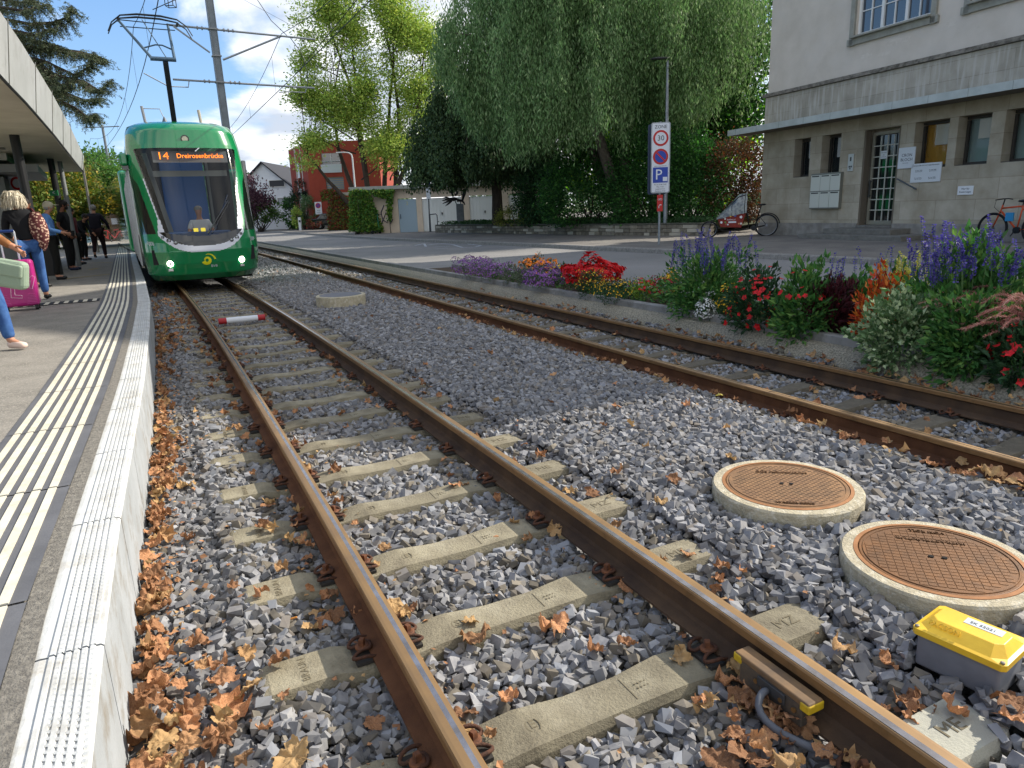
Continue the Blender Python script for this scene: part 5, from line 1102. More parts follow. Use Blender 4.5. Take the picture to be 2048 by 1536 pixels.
YG=lm('leaves_yellow_green','#8aa452',('#b3bd62',.35),.36); MG=lm('leaves_mid_green','#4a6e38',('#66883e',.3),.28); DG=lm('leaves_dark_green','#2f5228',('#4b7a35',.2),.3); WG=lm('leaves_willow','#62804f',('#93a878',.2),.3); BG=lm('leaves_beech','#384e30',('#566a40',.25),.18); HG=lm('leaves_hedge','#2f5529',('#4f8038',.22),.25); LG=lm('leaves_lit_green','#5f8f30',('#9bb83c',.35),.5)
# yellow-green silver maples
S=lambda u,v,y: tuple(PY(u,v,y))
tree('maple_tree','airy yellow-green maple, the left one, whose boughs hang over the red house','tree',S(745,458,60),[E(612,110,60,20,105,45),E(655,20,60,28,130,50),E(700,60,60,30,150,60),E(640,200,59.5,48,45,60),E(600,190,59,22,25,30),E(690,230,60,60,60),E(628,285,58.5,38,22,40),E(608,320,58,22,12,25),E(735,180,60,40,120),E(775,290,60,48,50)],560,42000,.22,.5,YG,.26,bark,cr=.52,stems=[S(648,20,60),S(700,40,60),S(660,150,59.5),S(600,290,58.5)],group='two yellow-green maples',nb=34,shell=.0)
tree('maple_tree','airy yellow-green maple, the right one, rising behind the garages','tree',S(775,458,61),[E(765,-20,62,30,110,60),E(800,60,62,38,120,60),E(850,80,62,30,70,50),E(885,140,62,20,45,40),E(830,190,62,60,70),E(870,260,62,40,70),E(790,290,61,70,60)],480,40000,.22,.5,YG,.26,bark,cr=.55,stems=[S(760,10,62),S(800,40,62),S(850,90,62)],group='two yellow-green maples',nb=34,shell=.0)
# weeping beech
bb=S(997,447,37.5)
weeper('weeping_beech','dark weeping beech with umbrella crown hanging before the garages','tree',bb,[E(965,290,37.5,125,110),E(950,210,37.5,80,75),E(905,300,37.5,75,80),E(1030,300,37,70,90)],6500,lambda X,Y_: np.full(len(X),3.05),BG,.14,.65,.33,17,3.6,bk=bark,spread=.10,nb=14,stems=[S(955,190,37.5)])
# willow
def wb(X,Y_):
    u=1024+FPX*X/Y_*1.02; return np.interp(u,[880,940,1000,1060,1120,1180,1240,1320,1420],[8.2,6.6,4.6,3.2,3.8,3.5,3.6,4.2,4.8])
weeper('weeping_willow','large silvery weeping willow in front of the hedges','tree',S(1252,448,30.5),[E(1060,60,30.5,150,150),E(1180,-60,31,190,200),E(1120,150,29.5,150,110),E(1010,180,30,90,90),E(1260,60,31,110,150),E(950,30,31.5,60,110),E(1390,20,31.5,110,140),E(1330,150,30.5,90,80)],11000,wb,WG,.17,.26,.30,20,3.8,bk=barkl,spread=.14,nb=30,stems=[S(1235,60,31),S(1150,0,31),S(1080,-60,31)])
# dense green trees behind
tree('linden_tree','dense dark green tree between the willow and the stone building','tree',S(1420,446,36),[E(1400,120,36,150,190),E(1480,60,36,70,150),E(1330,200,36.5,110,130),E(1480,230,35.5,55,80)],420,22000,.24,.62,DG,.32,bark,cr=.7,nb=30,shell=.25)
tree('lime_green_tree','sunlit bright green tree glimpsed behind the hedges','tree',S(1300,445,44),[E(1280,300,44,120,110),E(1440,290,44,90,100),E(1180,250,45,100,120),E(1360,150,46,150,150)],300,20000,.3,.62,LG,.25,bark,cr=.8,nb=20,shell=.3)
tree('background_tree','tall dark tree behind the top of the willow','tree',S(1060,447,46),[E(1100,60,46,170,200),E(1250,-40,47,200,200),E(1020,200,46,80,120)],300,22000,.32,.62,DG,.3,bark,cr=.9,nb=20,shell=.3)
def bush(name,label,els,n,m,ls=.11,lw=.6,cat='shrub',group=None,cr=.22,nc=None):
    b0=Vector((els[0][0],els[0][1],.5)); b0.z=.55 if els[0][1]<45 and els[0][0]>-4.2 else .1
    t=thing(name,label,cat,tuple(b0),0,group); e2=[(e[0]-b0.x,e[1]-b0.y,e[2]-b0.z,*e[3:]) for e in els]
    C_,d=ell_pts(e2,nc or max(40,n//55),.82); i=rng.integers(0,len(C_),n); P=C_[i]+rng.normal(size=(n,3))*cr; k=P[:,2]>-.05; P=P[k]; D=d[i][k]+rng.normal(0,.6,P.shape); D[:,2]+=.1; L_=rng.uniform(ls*.7,ls*1.3,len(P)); leafmesh('foliage',P,D,L_,L_*lw,m,t)
    mb=MB()
    for k in range(8):
        c_=Vector(C_[rng.integers(0,len(C_))]); limb(mb,(RND.gauss(0,.1),RND.gauss(0,.1),-.1),c_*.85,.05,.012)
    mb.obj('branches',bark,t); return t
bush('clipped_hedge','big round clipped dark hedge left of the lamp post, under the willow',[E(1180,385,32,100,72,80),E(1190,335,32,70,50)],15000,HG,.12)
bush('clipped_hedge','tall clipped hedge directly behind the Zone 30 sign',[E(1305,375,30,85,82,70),E(1300,310,30,70,60),E(1270,400,30,60,50)],16000,HG,.12)
bush('clipped_hedge','dark hedge to the right of the Zone 30 sign, behind the cargo bike',[E(1390,385,29,60,80,60),E(1375,320,29,50,50)],11000,HG,.12)
bush('japanese_maple','reddish-brown shrub between cargo bike and stone building',[E(1465,360,28.5,60,75,50),E(1505,400,28,25,50)],9000,lm('leaves_bronze','#4a3c2a',('#7a4a30',.25),.25),.10)
bush('laurel_shrub','dark laurel shrub beside the weeping beech trunk',[E(1080,395,35,45,52,50)],7000,lm('leaves_laurel','#28452a',('#456b38',.2),.2),.13)
bush('juniper_shrub','yellowish green low shrub left on the garden wall',[E(1030,437,36.5,38,22,40)],3500,lm('leaves_juniper','#6b7434',('#8f9440',.4),.2),.09,.3,cr=.12)
bush('juniper_shrub','second yellowish green low shrub, right beside the first, on the garden wall',[E(1078,441,35.5,38,19,40)],3500,_mc['leaves_juniper'],.09,.3,cr=.12)
# ================================================================ HOUSES
def facade(t,A,B,h,z0,m,openings,th=.3,name='wall'):
    A=Vector((*A,0));B=Vector((*B,0)); L_=(B-A).length; mb=MB(); wallpieces(mb,openings,0,L_,z0,h,0,th); o=mb.obj(name,m,t); o.rotation_euler=(0,0,math.atan2(B.y-A.y,B.x-A.x)); o.location=A; return o,L_
wpl=M('white_plaster','#e2e6ea',rough=.9,col2='#d8dde3',vs=1); rpl=M('red_plaster','#9a4434',rough=.9,col2='#8f3e2f',vs=1.5,bump=.2,bs=30); 
p0=PY(478,440,76); p1=PY(597,440,76); pa=PY(534,325,76); t=thing('gabled_house','white gabled house with dark roof edge, left of the red house','house',((p0.x+p1.x)/2,76,0))
hw=(p1.x-p0.x)/2; ze=4.2; za=pa.z
s=MB(); s.add([(-hw,0,-.2),(hw,0,-.2),(hw,0,ze),(0,0,za),(-hw,0,ze),(-hw,9,-.2),(hw,9,-.2),(hw,9,ze),(0,9,za),(-hw,9,ze)],[(0,1,2,3,4),(9,8,7,6,5),(1,6,7,2),(0,4,9,5)]); s.obj('wall',wpl,t)
s=MB(); 
for sg in (-1,1):
    a=Vector((0,-.35,za+.12)); b_=Vector((sg*(hw+.35),-.35,ze-.22)); vs=[a,b_,b_+Vector((0,9.7,0)),a+Vector((0,9.7,0))]; vs2=[v-Vector((0,0,.16)) for v in vs]; s.add(vs+vs2,[(0,1,2,3),(7,6,5,4),(0,4,5,1),(1,5,6,2),(2,6,7,3),(3,7,4,0)])
s.obj('roof',M('dark_roof','#2b2d35',rough=.8),t)
def win(t,x0,x1,z0,z1,y,fr,gl,n=2,name='window'):
    s=MB(); f=.06; s.box(((x0+x1)/2,y,z0),(x1-x0,.1,f)); s.box(((x0+x1)/2,y,z1),(x1-x0,.1,f))
    for k in range(n+1): s.box((x0+(x1-x0)*k/n,y-.002,(z0+z1)/2),(f,.1,z1-z0))
    o=s.obj(name,fr,t); s=MB(); s.box(((x0+x1)/2,y+.03,(z0+z1)/2),(x1-x0,.02,z1-z0)); s.obj('pane',gl,o); return o
ox=(p0.x+p1.x)/2
def wpx(t,u0,v0,u1,v1,y,fr,gl,n=2,o0=(0,0)):
    a=PY(u0,v0,y);b_=PY(u1,v1,y); return win(t,a.x-t.location.x,b_.x-t.location.x,b_.z-t.location.z,a.z-t.location.z,y-t.location.y-.06,fr,gl,n)
wpx(t,538,361,570,373,76,wfr,M('shutter_dark','#3b3d42',rough=.6),1); wpx(t,555,396,588,408,76,wfr,M('curtain_glass','#a9b0b4',rough=.2),2)
s=MB(); s.box((hw+2.6,3,2.2),(4,6,5)); s.add([(hw+.6,-.2,4.6),(hw+4.6,-.2,4.6),(hw+4.6,6,7.2),(hw+.6,6,7.2)],[(0,1,2,3)]); s.obj('annex',wpl,t)
# red house
c0=PY(628,458,68); c1=PY(770,458,68); t=thing('red_house','tall brick-red house behind the maple, with balcony window','house',(c0.x,68,0)); w=c1.x-c0.x; hz_=PY(628,284,68).z
bx=lambda u:PY(u,400,68).x-c0.x; bz2=lambda v:PY(660,v,68).z
s=MB(); wallpieces(s,[(bx(655),bx(691),bz2(380),bz2(354)),(bx(651),bx(688),bz2(345),bz2(306))],0,w,.9,hz_,0,.3); s.box((w/2,.16,.45),(w+.02,.32,.9),mi=1); s.obj('wall',[rpl,M('base_white','#c9c5bd',rough=.9)],t)
s=MB(); s.box((w/2,5.3,hz_/2),(w-.3,9.8,hz_-.2)); s.obj('rear_wall',rpl,t)
Lv=PY(592,440,74); s=MB(); dx=Lv.x-c0.x; s.add([(0,0,0),(dx,6,0),(dx,6,hz_-.1),(0,0,hz_-.1)],[(0,3,2,1)]); s.add([(dx,6,0),(dx+2,10,0),(dx+2,10,hz_-.1),(dx,6,hz_-.1)],[(0,3,2,1)]); s.obj('side_wall',rpl,t)
for q in (.3,.62):
    s=MB(); s.box((dx*q,6*q-.06,hz_/2),(.10,.10,hz_)); s.obj('downpipe',M('pipe_pale','#b9b4b4',rough=.5),t)
for z in (2.6,5.0): s=MB(); s.box((dx*.47-.06,6*.47-.05,z+.7),(.75,.06,1.4),rz=math.atan2(6,dx)); s.obj('window',wfr,t)
s=MB(); s.box(((bx(655)+bx(691))/2,.2,(bz2(380)+bz2(354))/2),(bx(691)-bx(655),.05,bz2(354)-bz2(380))); bld=s.obj('window',M('blind_blue','#7f8a99',rough=.6),t)
s=MB()
for k in range(6): s.box(((bx(655)+bx(691))/2,.15,bz2(380)+.12+k*.2),(bx(691)-bx(655)-.06,.03,.05))
s.obj('slats',M('blind_ochre','#a89a76',rough=.7),bld)
win(t,bx(651),bx(688),bz2(345),bz2(306),.15,wfr,gls,2)
s=MB(); s.box(((bx(651)+bx(688))/2,-.12,bz2(345)+.35),(bx(690)-bx(649),.04,.75)); s.box(((bx(651)+bx(688))/2,-.12,bz2(345)+1.0),(bx(690)-bx(649),.05,.05)); s.obj('balcony_front',M('balcony_glass','#b7c0c2',rough=.3),t)
# canopy kiosk, vine-covered, in front of the red house
a=PY(661,460,60); b_=PY(752,462,57.5); t=thing('vine_shelter','flat-roofed shelter overgrown with red and green vine beside the red house','shelter',(a.x,60,.12)); w=b_.x-a.x
s=MB(); s.box((w/2+.2,1.5,2.95),(w+.4,3.6,.16)); s.box((w/2+.2,-.32,2.93),(w+.4,.04,.22)); s.obj('roof',M('roof_grey','#a9a59c',rough=.8),t)
s=MB(); s.box((w/2,.1,1.3),(w,.12,2.6)); s.box((w*.35,.0,2.5),(w*.55,.1,.25),mi=1); s.obj('wall',[M('shelter_wall','#57524b',rough=.9),M('blue_band','#233a86',rough=.6)],t)
s=MB(); q0,q1=PY(672,410,59.8),PY(693,440,59.8); xx0=q0.x-a.x; xx1=q1.x-a.x; s.box(((xx0+xx1)/2,-.02,1.25),(xx1-xx0,.08,1.9)); pst=s.obj('poster',M('poster_violet','#4d4f7a',rough=.5,col2='#3a3c63',vs=2),t)
for k in range(3): s=MB(); s.box(((xx0+xx1)/2+.03,-.07,1.0+k*.42),((xx1-xx0)*.6,.02,.14)); s.obj('stripe',M('poster_yellow','#c9a84c',rough=.5),pst)
def vine(name,label,regs,y,m,n,ls,t=None,cat='climbing plant'):
    P=[]
    for poly,cnt in regs:
        us=[p[0] for p in poly];vs_=[p[1] for p in poly]; U_=rng.uniform(min(us),max(us),cnt*3); V_=rng.uniform(min(vs_),max(vs_),cnt*3); k=pip(poly,U_,V_); U_,V_=U_[k][:cnt],V_[k][:cnt]
        for u,v in zip(U_,V_): p=PY(u,v,y); P.append((p.x,p.y-abs(RND.gauss(0,.14)),p.z))
    P=np.array(P); b0=Vector((P[:,0].mean(),y,.13)); t=thing(name,label,cat,tuple(b0)); P-=np.array(b0); D=np.stack([rng.normal(0,.7,len(P)),-np.abs(rng.normal(0,.6,len(P))),-rng.uniform(.1,1.2,len(P))],1); L_=rng.uniform(ls*.7,ls*1.3,len(P)); leafmesh('foliage',P,D,L_,L_*.75,m,t)
    s=MB(); 
    for k in range(6): c_=Vector(P[rng.integers(0,len(P))]); limb(s,(c_.x,0,-.1),c_,.03,.01)
    s.obj('stems',bark,t)
VR=lm('vine_red','#7a3a28',('#5f7a35',.45),.25); VG=lm('vine_green','#4a7430',('#7a8f3a',.3),.3)
vine('creeper','reddish creeper covering the shelter wall around the violet poster',[([(660,395),(672,378),(700,395),(712,390),(712,460),(658,460),(655,420)],2600),([(690,440),(735,440),(735,462),(690,462)],500),([(640,380),(668,375),(668,395),(645,402)],400)],59.6,VR,0,.16)
vine('creeper','green creeper hanging from the garage roof beside the blue-grey door',[([(700,378),(742,378),(746,400),(758,430),(770,462),(700,462)],3400),([(742,378),(790,378),(786,388),(783,440),(777,442),(774,396),(750,391)],1100)],45.75,VG,0,.14)
# garages
gx=lambda u:PY(u,400,46).x; gp=M('garage_plaster','#dccab6',rough=.95,col2='#d0bda8',vs=1.4); g0,g1=gx(706),gx(1075)+.6; t=thing('garage_row','flat-roofed pale pink garage row with white ribbed doors','garage',(g0,46,.12)); w=g1-g0
D_=[(795,832,'d'),(843,922,'g'),(938,1000,'g'),(1017,1072,'g')]; zt=2.12
s=MB(); wallpieces(s,[(gx(a)-g0,gx(b_)-g0,-.1,zt) for a,b_,k in D_],0,w,-.1,2.72,0,.25); s.box((.12,3,1.35),(.24,6,2.7)); s.obj('wall',gp,t)
s=MB(); s.box((w/2+.1,2.9,2.80),(w+.5,6.4,.14)); s.box((w/2+.1,-.33,2.82),(w+.5,.05,.22)); s.obj('roof',M('garage_roof','#a9a9a2',rough=.7,col2='#96968f',vs=3),t)
for a,b_,k in D_:
    x0,x1=gx(a)-g0,gx(b_)-g0
    if k=='d':
        s=MB(); s.box(((x0+x1)/2,.08,zt/2-.03),(x1-x0-.04,.06,zt-.04)); d=s.obj('side_door',M('door_bluegrey','#9db0bd',rough=.6),t); s=MB(); s.box((x0+.12,.03,1.0),(.03,.05,.3)); s.obj('handle',sblk,d); text('2',.3,M('number_yellow','#c9c78a'),'lettering',d,TM((x0+x1)/2,.04,1.8),.002)
    else:
        s=MB(); nn=int((x1-x0)/.11)
        for q in range(nn): x=x0+(q+.5)*(x1-x0)/nn; s.box((x,.10+(.0 if q%2 else .035),zt/2-.03),((x1-x0)/nn,.04,zt-.04))
        d=s.obj('garage_door',M('door_white','#e6e7e4',rough=.6),t); s=MB(); s.box(((x0+x1)/2,.05,1.1),(.08,.04,.14)); s.obj('handle',sblk,d)
gm_=M('graffiti','#4a4d5c',rough=.8); s=MB()
for pts in ([(768,410),(762,425),(766,440),(774,445),(778,435),(772,425),(766,440),(760,455)],[(775,412),(778,425),(785,440),(780,448)]): s.tube([tuple(PY(u,v,45.95)-Vector((g0,46,.12))) for u,v in pts],.03,4)
s.obj('graffiti',gm_,t)
# small things around there
p=PY(537,459,79); q=PY(563,459,77.5); t=thing('low_wall','low red garden wall with dark base before the white house','wall',(p.x-2.2,p.y,.1)); s=MB(); s.box((2.0,0,.85),(q.x-p.x+4.0-.6,.3,1.1)); s.obj('wall_panel',rpl,t); s=MB(); s.box((2.0,-.0,.18),(q.x-p.x+4.0-.6,.34,.5)); s.obj('plinth',M('plinth_dark','#3d4048',rough=.9),t)
s=MB(); s.box((q.x-p.x+3.6,-.1,.75),(.35,.35,1.5)); s.box((q.x-p.x+4.0,.4,.65),(.5,.3,1.3),mi=1); s.obj('end_pillar',[wpl,rpl],t)
b_=PY(533,433,80); t=thing('canopy_shelter','grey slab roof on a single post behind the low red wall','shelter',(b_.x,80,.1)); s=MB(); s.box((0,0,1.3),(.3,.3,2.6)); s.obj('post',M('shelter_grey','#8f959c',rough=.7),t); s=MB(); s.box((.6,0,2.62),(2.1,1.5,.14),ry=rad(-3)); s.obj('roof',_mc['shelter_grey'],t)
b_=PY(601,455,66); t=thing('letterbox','small white letterbox pillar at the garden path','letterbox',(b_.x,66,.1)); s=MB(); s.box((0,0,.6),(.22,.3,1.2)); s.obj('pillar',wpl,t); s=MB(); s.box((.02,-.16,.85),(.16,.02,.2)); s.obj('slot',sblk,t)
b_=PY(645,455,67); t=thing('no_parking_sign','round red and blue no-parking sign on a white board by the red house','traffic sign',(b_.x,66.5,.1)); s=MB(); s.cyl((0,0,0),(0,0,2.3),.04,n=8); s.obj('post',alp,t); s=MB(); s.box((-.05,-.06,1.95),(.62,.02,1.1)); f=s.obj('board',sw,t); s=MB(); disc(s,.24,-.05,-.09,2.18); r_=s.obj('red_ring',sred,f); s=MB(); disc(s,.17,-.05,-.10,2.18); s.obj('disc',sblu,r_); s=MB(); s.box((-.05,-.108,2.18),(.36,.004,.06),ry=rad(45)); s.obj('slash',sred,r_); text('Privat',.13,sblk,'lettering',f,TM(-.05,-.075,1.72),.002); text('Parkplatz',.1,sblk,'lettering',f,TM(-.05,-.075,1.55),.002)
# black car, rear seen
b_=PY(652,456,66); t=thing('parked_car','black parked car half hidden behind the vine-covered shelter','car',(b_.x+.75,66.5,.12),rad(8)); carb=M('car_black','#0f1114',rough=.15,coat=1)
s=MB(); P=[(-2.1,.35),(-2.15,.75),(-2.0,.95),(-1.5,1.0),(-1.1,1.42),(.5,1.45),(1.2,1.0),(2.1,.85),(2.15,.35)]; n=len(P)
vs=[];
for yy,sc in ((-.85,.0),(-.80,.05),(.80,.05),(.85,.0)):
    for x,z in P: k=(1 if abs(yy)<.82 else .97); vs.append((x*k,yy*(1 if z<1.05 else .85),.15+(z-.15)*k))
s.add(vs,[(j*n+i,j*n+(i+1)%n,(j+1)*n+(i+1)%n,(j+1)*n+i) for j in range(3) for i in range(n)]+[tuple(range(n))[::-1],tuple(range(3*n,4*n))]); s.obj('body',carb,t,bevel=.04)
s=MB(); s.add([(-1.46,-.7,1.03),(-1.46,.7,1.03),(-1.14,.64,1.37),(-1.14,-.64,1.37)],[(0,3,2,1)]); s.obj('rear_window',gls,t,loc=(-.03,0,.02))
for y_ in (-.55,.55): s=MB(); s.box((-2.12,y_,.78),(.06,.35,.14)); s.obj('tail_light',M('tail_red','#b3241f',rough=.3),t,bevel=.01)
for x_ in (-1.35,1.35):
    for y_ in (-.78,.78): s=MB(); s.cyl((x_,y_-.1,.33),(x_,y_+.1,.33),.33,n=20); wq=s.obj('wheel',tyre,t); s=MB(); s.cyl((x_,y_-.11,.33),(x_,y_+.11,.33),.2,n=14); s.obj('rim',rimm,wq)
# e-scooter
b_=PY(752,462,45.2); t=thing('e_scooter','dark e-scooter with green stem parked before the creeper','scooter',(b_.x,45.2,.12),rad(70)); s=MB(); s.box((0,0,.16),(.75,.16,.06)); s.obj('deck',blk,t,bevel=.02)
for x_ in (-.45,.48): s=MB(); s.cyl((x_,-.03,.12),(x_,.03,.12),.12,n=14); s.obj('wheel',tyre,t)
s=MB(); s.tube([(.48,0,.14),(.38,0,.5),(.3,0,1.2)],.03,8); s.obj('stem',M('scooter_green','#2a7a62',rough=.5),t); s=MB(); s.tube([(.3,-.28,1.2),(.3,.28,1.2)],.02,8); s.obj('handlebar',blk,t)
# garden shrubs there
bush('purple_shrub','large round dark-purple shrub before the white house','%s'%'' or [E(512,392,71,26,32),E(503,410,71,24,25)],3600,lm('leaves_purple','#4a2f3d',('#7a5a62',.3),.2),.22,cr=.35) if 0 else bush('purple_shrub','large round dark-purple shrub before the white house',[E(512,392,71,26,32),E(503,410,71,24,25)],3600,lm('leaves_purple','#4a2f3d',('#7a5a62',.3),.2),.22,cr=.3)
bush('green_shrub','round green shrubs under the purple shrub',[E(520,425,72,28,16),E(548,420,72,14,18)],2200,MG,.2,cr=.2)
bush('dark_conifer','tall dark narrow conifer at the corner of the red house',[E(602,385,69,13,22),E(600,415,69,18,35)],2600,lm('leaves_conifer','#1f3326',('#3a5a3a',.2),.1),.18,.3,cat='tree',cr=.16)
bush('cypress_shrub','upright light green cypress in front of the red house',[E(617,425,67.5,15,27),E(613,402,67.5,9,10)],2600,lm('leaves_cypress','#4d6e48',('#7a9468',.3),.15),.16,.3,cr=.12)
bush('box_hedge','dark clipped hedge left of the path to the red house',[E(583,425,71,14,30)],2000,HG,.18,cr=.14)
bush('yellow_shrub','small yellow-green shrub by the letterbox',[E(594,435,67,8,18)],900,YG,.15,cr=.1)
bush('berberis_hedge','low red berberis hedge at the corner of the red house',[E(629,447,65.5,14,7)],1000,lm('leaves_berberis','#7a3a35',('#5d5a35',.3),.2),.13,cr=.08)
# ================================================================ LEFT SIDE TREES
tree('green_tree','broad green tree beyond the canopy end, left of the tram','tree',S(205,462,58),[E(200,370,58,62,60),E(175,345,58,40,45),E(225,400,58,45,50),E(160,400,57,50,55)],180,15000,.26,.6,MG,.25,bark,cr=.6,nb=18,shell=.3)
tree('green_tree','second green tree further back along the platform','tree',S(240,462,75),[E(235,400,75,35,50),E(200,330,76,28,30),E(262,425,74,30,30)],110,8000,.34,.6,MG,.25,bark,cr=.6,nb=12,shell=.3)
tree('dark_pine','dark pine tip just left of the tram roof edge','tree',S(246,462,90),[E(246,370,90,14,30),E(244,410,90,22,30)],60,4000,.3,.3,lm('leaves_pine','#24362a',None,.1),.2,bark,cr=.45,nb=8)
bush('yellowing_shrub','yellow autumn bush among the green beside the far platform',[E(192,410,55,14,16)],900,lm('leaves_yellow','#b59a2c',('#7f8f35',.3),.4),.22,cr=.25)
bush('ivy_hedge','tall hedge of yellow-green creeper behind the waiting people',[E(110,400,36,70,62,40),E(60,380,34,40,50),E(150,410,38,36,42)],16000,lm('leaves_ivy_yellow','#5d7030',('#a08a3c',.22),.25),.16,.7,cr=.4)
tree('conifer','olive green drooping conifer behind the canopy posts','tree',S(110,462,46),[E(90,345,46,60,45),E(140,370,46,35,60),E(50,340,46,45,45)],150,15000,.22,.3,lm('leaves_conifer_olive','#4a5428',('#6d6a30',.3),.2),.2,bark,cr=.5,droop=.8,nb=14)
# spruce with long hanging boughs, upper left
sp0=PY(-35,200,31); b0=Vector((sp0.x,31,.1)); t=thing('spruce_tree','tall spruce with drooping boughs reaching over the canopy roof','tree',tuple(b0)); NM=lm('needles','#4d5b45',('#6f7452',.3),.08,.5,1.5)
limbs=[[(-30,10),(50,22),(100,8)],[(-30,30),(60,48),(105,45),(135,35),(143,10)],[(-30,45),(40,75),(90,85),(122,92)],[(-20,70),(40,90),(75,95),(120,98),(160,103),(195,112),(206,118)],[(0,90),(45,112),(90,122),(150,150),(180,132),(188,103)],[(20,110),(70,132),(120,152),(170,163),(200,182),(226,158)],[(40,140),(90,170),(130,185),(170,200),(206,196)],[(60,160),(100,192),(150,215),(180,238),(194,226)],[(-20,-30),(40,-20),(90,-15)],[(20,60),(70,70),(110,55)],[(60,150),(95,150),(130,175)],[(70,120),(95,140),(110,185)],[(40,100),(75,130),(90,165)],[(80,170),(110,175),(140,165)],[(-20,-5),(40,5),(70,0)]]
mb=MB(); Ps=[];Ds=[]
for k,l in enumerate(limbs):
    yd=31+RND.uniform(-1.5,1.5); pts=[PY(u,v,yd)-b0 for u,v in l]; P2=[]
    for i in range(len(pts)-1):
        for j in range(6): P2.append(pts[i].lerp(pts[i+1],j/6))
    P2.append(pts[-1]); mb.tube(P2,[.06*(1-i/len(P2))+.012 for i in range(len(P2))],6)
    for i in range(len(P2)-1):
        tn=(P2[i+1]-P2[i])
        for _ in range(9):
            c_=P2[i].lerp(P2[i+1],RND.random()); hl=RND.uniform(.10,.55)*(1.2 if i<len(P2)*.7 else .6); sd_=Vector((RND.gauss(0,.12),RND.gauss(0,.4),0)); e=c_+sd_+Vector((RND.gauss(0,.08),0,-hl)); mb.tube([c_,c_+sd_*.6+Vector((0,0,-hl*.2)),e],[.008,.006,.003],3)
            for q in range(34): f=RND.random(); z=c_.lerp(e,f)+sd_*.6*f*(1-f)*2; Ps.append((z.x+RND.gauss(0,.02),z.y+RND.gauss(0,.02),z.z)); Ds.append((RND.gauss(0,.8),RND.gauss(0,.8),RND.uniform(-1.2,.3)))
Ps=np.array(Ps); leafmesh('crown',Ps,np.array(Ds),rng.uniform(.06,.12,len(Ps)),.022,NM,t); mb.tube([(0,0,0),(0,0,8),(.2,0,16)],[.3,.2,.05],10); mb.obj('trunk',bark,t)
# plane tree in front of the building's right end: source of the fallen leaves and of the broken shade on the far track
tree('plane_tree','plane tree on the pavement outside the right edge, shading the far track','tree',(13.0,9.6,.13),[(12.6,9.6,6.3,2.6,2.4,1.9),(11.6,8.4,6.0,1.5,1.5,1.2)],60,1700,.2,.8,MG,.2,bark,cr=.45,nb=18,shell=.2)
# far tree line closing the horizon
n=60000; X=rng.uniform(-160,120,n); Y_=120+rng.uniform(0,25,n); Hh=5+2.5*np.sin(X*.09)+2*np.sin(X*.23+1)+1.2*np.sin(X*.6); Z_=rng.uniform(0,1,n)**.7*Hh
o=leafmesh('distant_trees',np.stack([X,Y_,Z_],1),rng.normal(size=(n,3)),.6,.5,lm('far_leaves','#4f6b48',('#6b7f52',.3),.2)); tag(o,'far line of trees closing the view along the street','treeline',None,'stuff')
# ================================================================ TRAM
TY=14.75; tn=tpt(T1,TY,0,0); th=-ang(T1,16.2); tb_=thing('tram','green low-floor tram standing at the platform with lit headlights','tram',tuple(tn),th)
gp_=M('tram_green','#0d8049',rough=.16,coat=1,spec=.5,col2='#0c7744',vs=1); wsm=M('tram_glass','#07090c',rough=.03,spec=1,alpha=.32); sgm=M('tram_side_glass','#0a0d10',rough=.04,spec=1,coat=1,alpha=.75); tbk=M('tram_black','#08090b',rough=.12,coat=1); twh=M('tram_white','#d5d8e0',rough=.3,coat=.5); tdk=M('tram_under','#0b0b0c',rough=.9); tsi=M('tram_silver','#a9adb0',rough=.25,metal=.8)
def ip(x,xs,ys_): return float(np.interp(x,xs,ys_))
def tw(z): return ip(z,[.2,.35,.8,2.7,3.0,3.25,3.42,3.5],[1.02,1.11,1.15,1.15,1.14,1.11,1.05,.93])
def trk(z): return ip(z,[.2,.32,.55,.8,1.0,1.2,2.0,2.9,3.1,3.3,3.42,3.5],[.30,.12,.03,0,.03,.12,.52,.97,1.03,1.09,1.22,1.5])
def nose(q,z): d=.70 if z<2.9 else .70+.3*(z-2.9); return d*(1-(1-min(1,q)**3.0)**(1/1.9))
cols=[]   # (x fraction or side distance)
NF=150; L1_=15.0
def tpoint(k,z):
    w=tw(z)
    if 0<=k<=NF: f=-1+2*k/NF; f=math.sin(f*PI/2)*.35+f*.65; f=max(-1,min(1,f)); return (f*w,trk(z)+nose(abs(f),z),z)
    sd=[.06,.14,.24,.36,.5,.66,.84,1.04,1.26,1.5,1.76,2.04,2.4,2.8,3.3,4,5,6.2,7.6,9.2,11,13,15]
    j=(-k-1) if k<0 else (k-NF-1); y0=trk(z)+nose(1,z); return ((-w if k<0 else w),y0+sd[j]*(1-(y0)/20),z)
ks=list(range(-23,NF+24)); zs=list(np.linspace(.2,3.3,205))+[3.36,3.42,3.46,3.5]
def gw_(z): return .70+.29*(z-1.2)/1.72
def region(x,y,z,side):
    ax=abs(x); 
    if not side and z<3.0:
        zbo=.77+.46*min(1.3,ax/.9)**3; zbi=.90+.34*min(1.3,ax/.84)**3; zg=1.10+.10*min(1,ax/.7)**2
        g=gw_(z)
        if z>zg and z<2.92 and ax<g: return 1
        if ax<.86 and z>zbi and z<=max(zg,1.2) : return 2
        ox_=g+.055+max(0,1.45-z)*.30
        if z>zbo and z<1.45 and ax<min(.93,ox_) and (ax>g+.01 or z<=zbi): return 3
        if z>1.2 and z<2.9 and ax>=g and ax<g+.022: return 2
        if z>1.2 and z<2.3 and ax>=g+.022 and ax<g+.045: return 3
        if 1.18<z<2.62 and ax>g+.17+max(0,(z-2.2))*.35: return 4
        return 0
    if side and 1.18<z<2.66: return 4
    return 0
R_=[MB() for _ in range(5)]; V=[[tpoint(k,z) for k in ks] for z in zs]
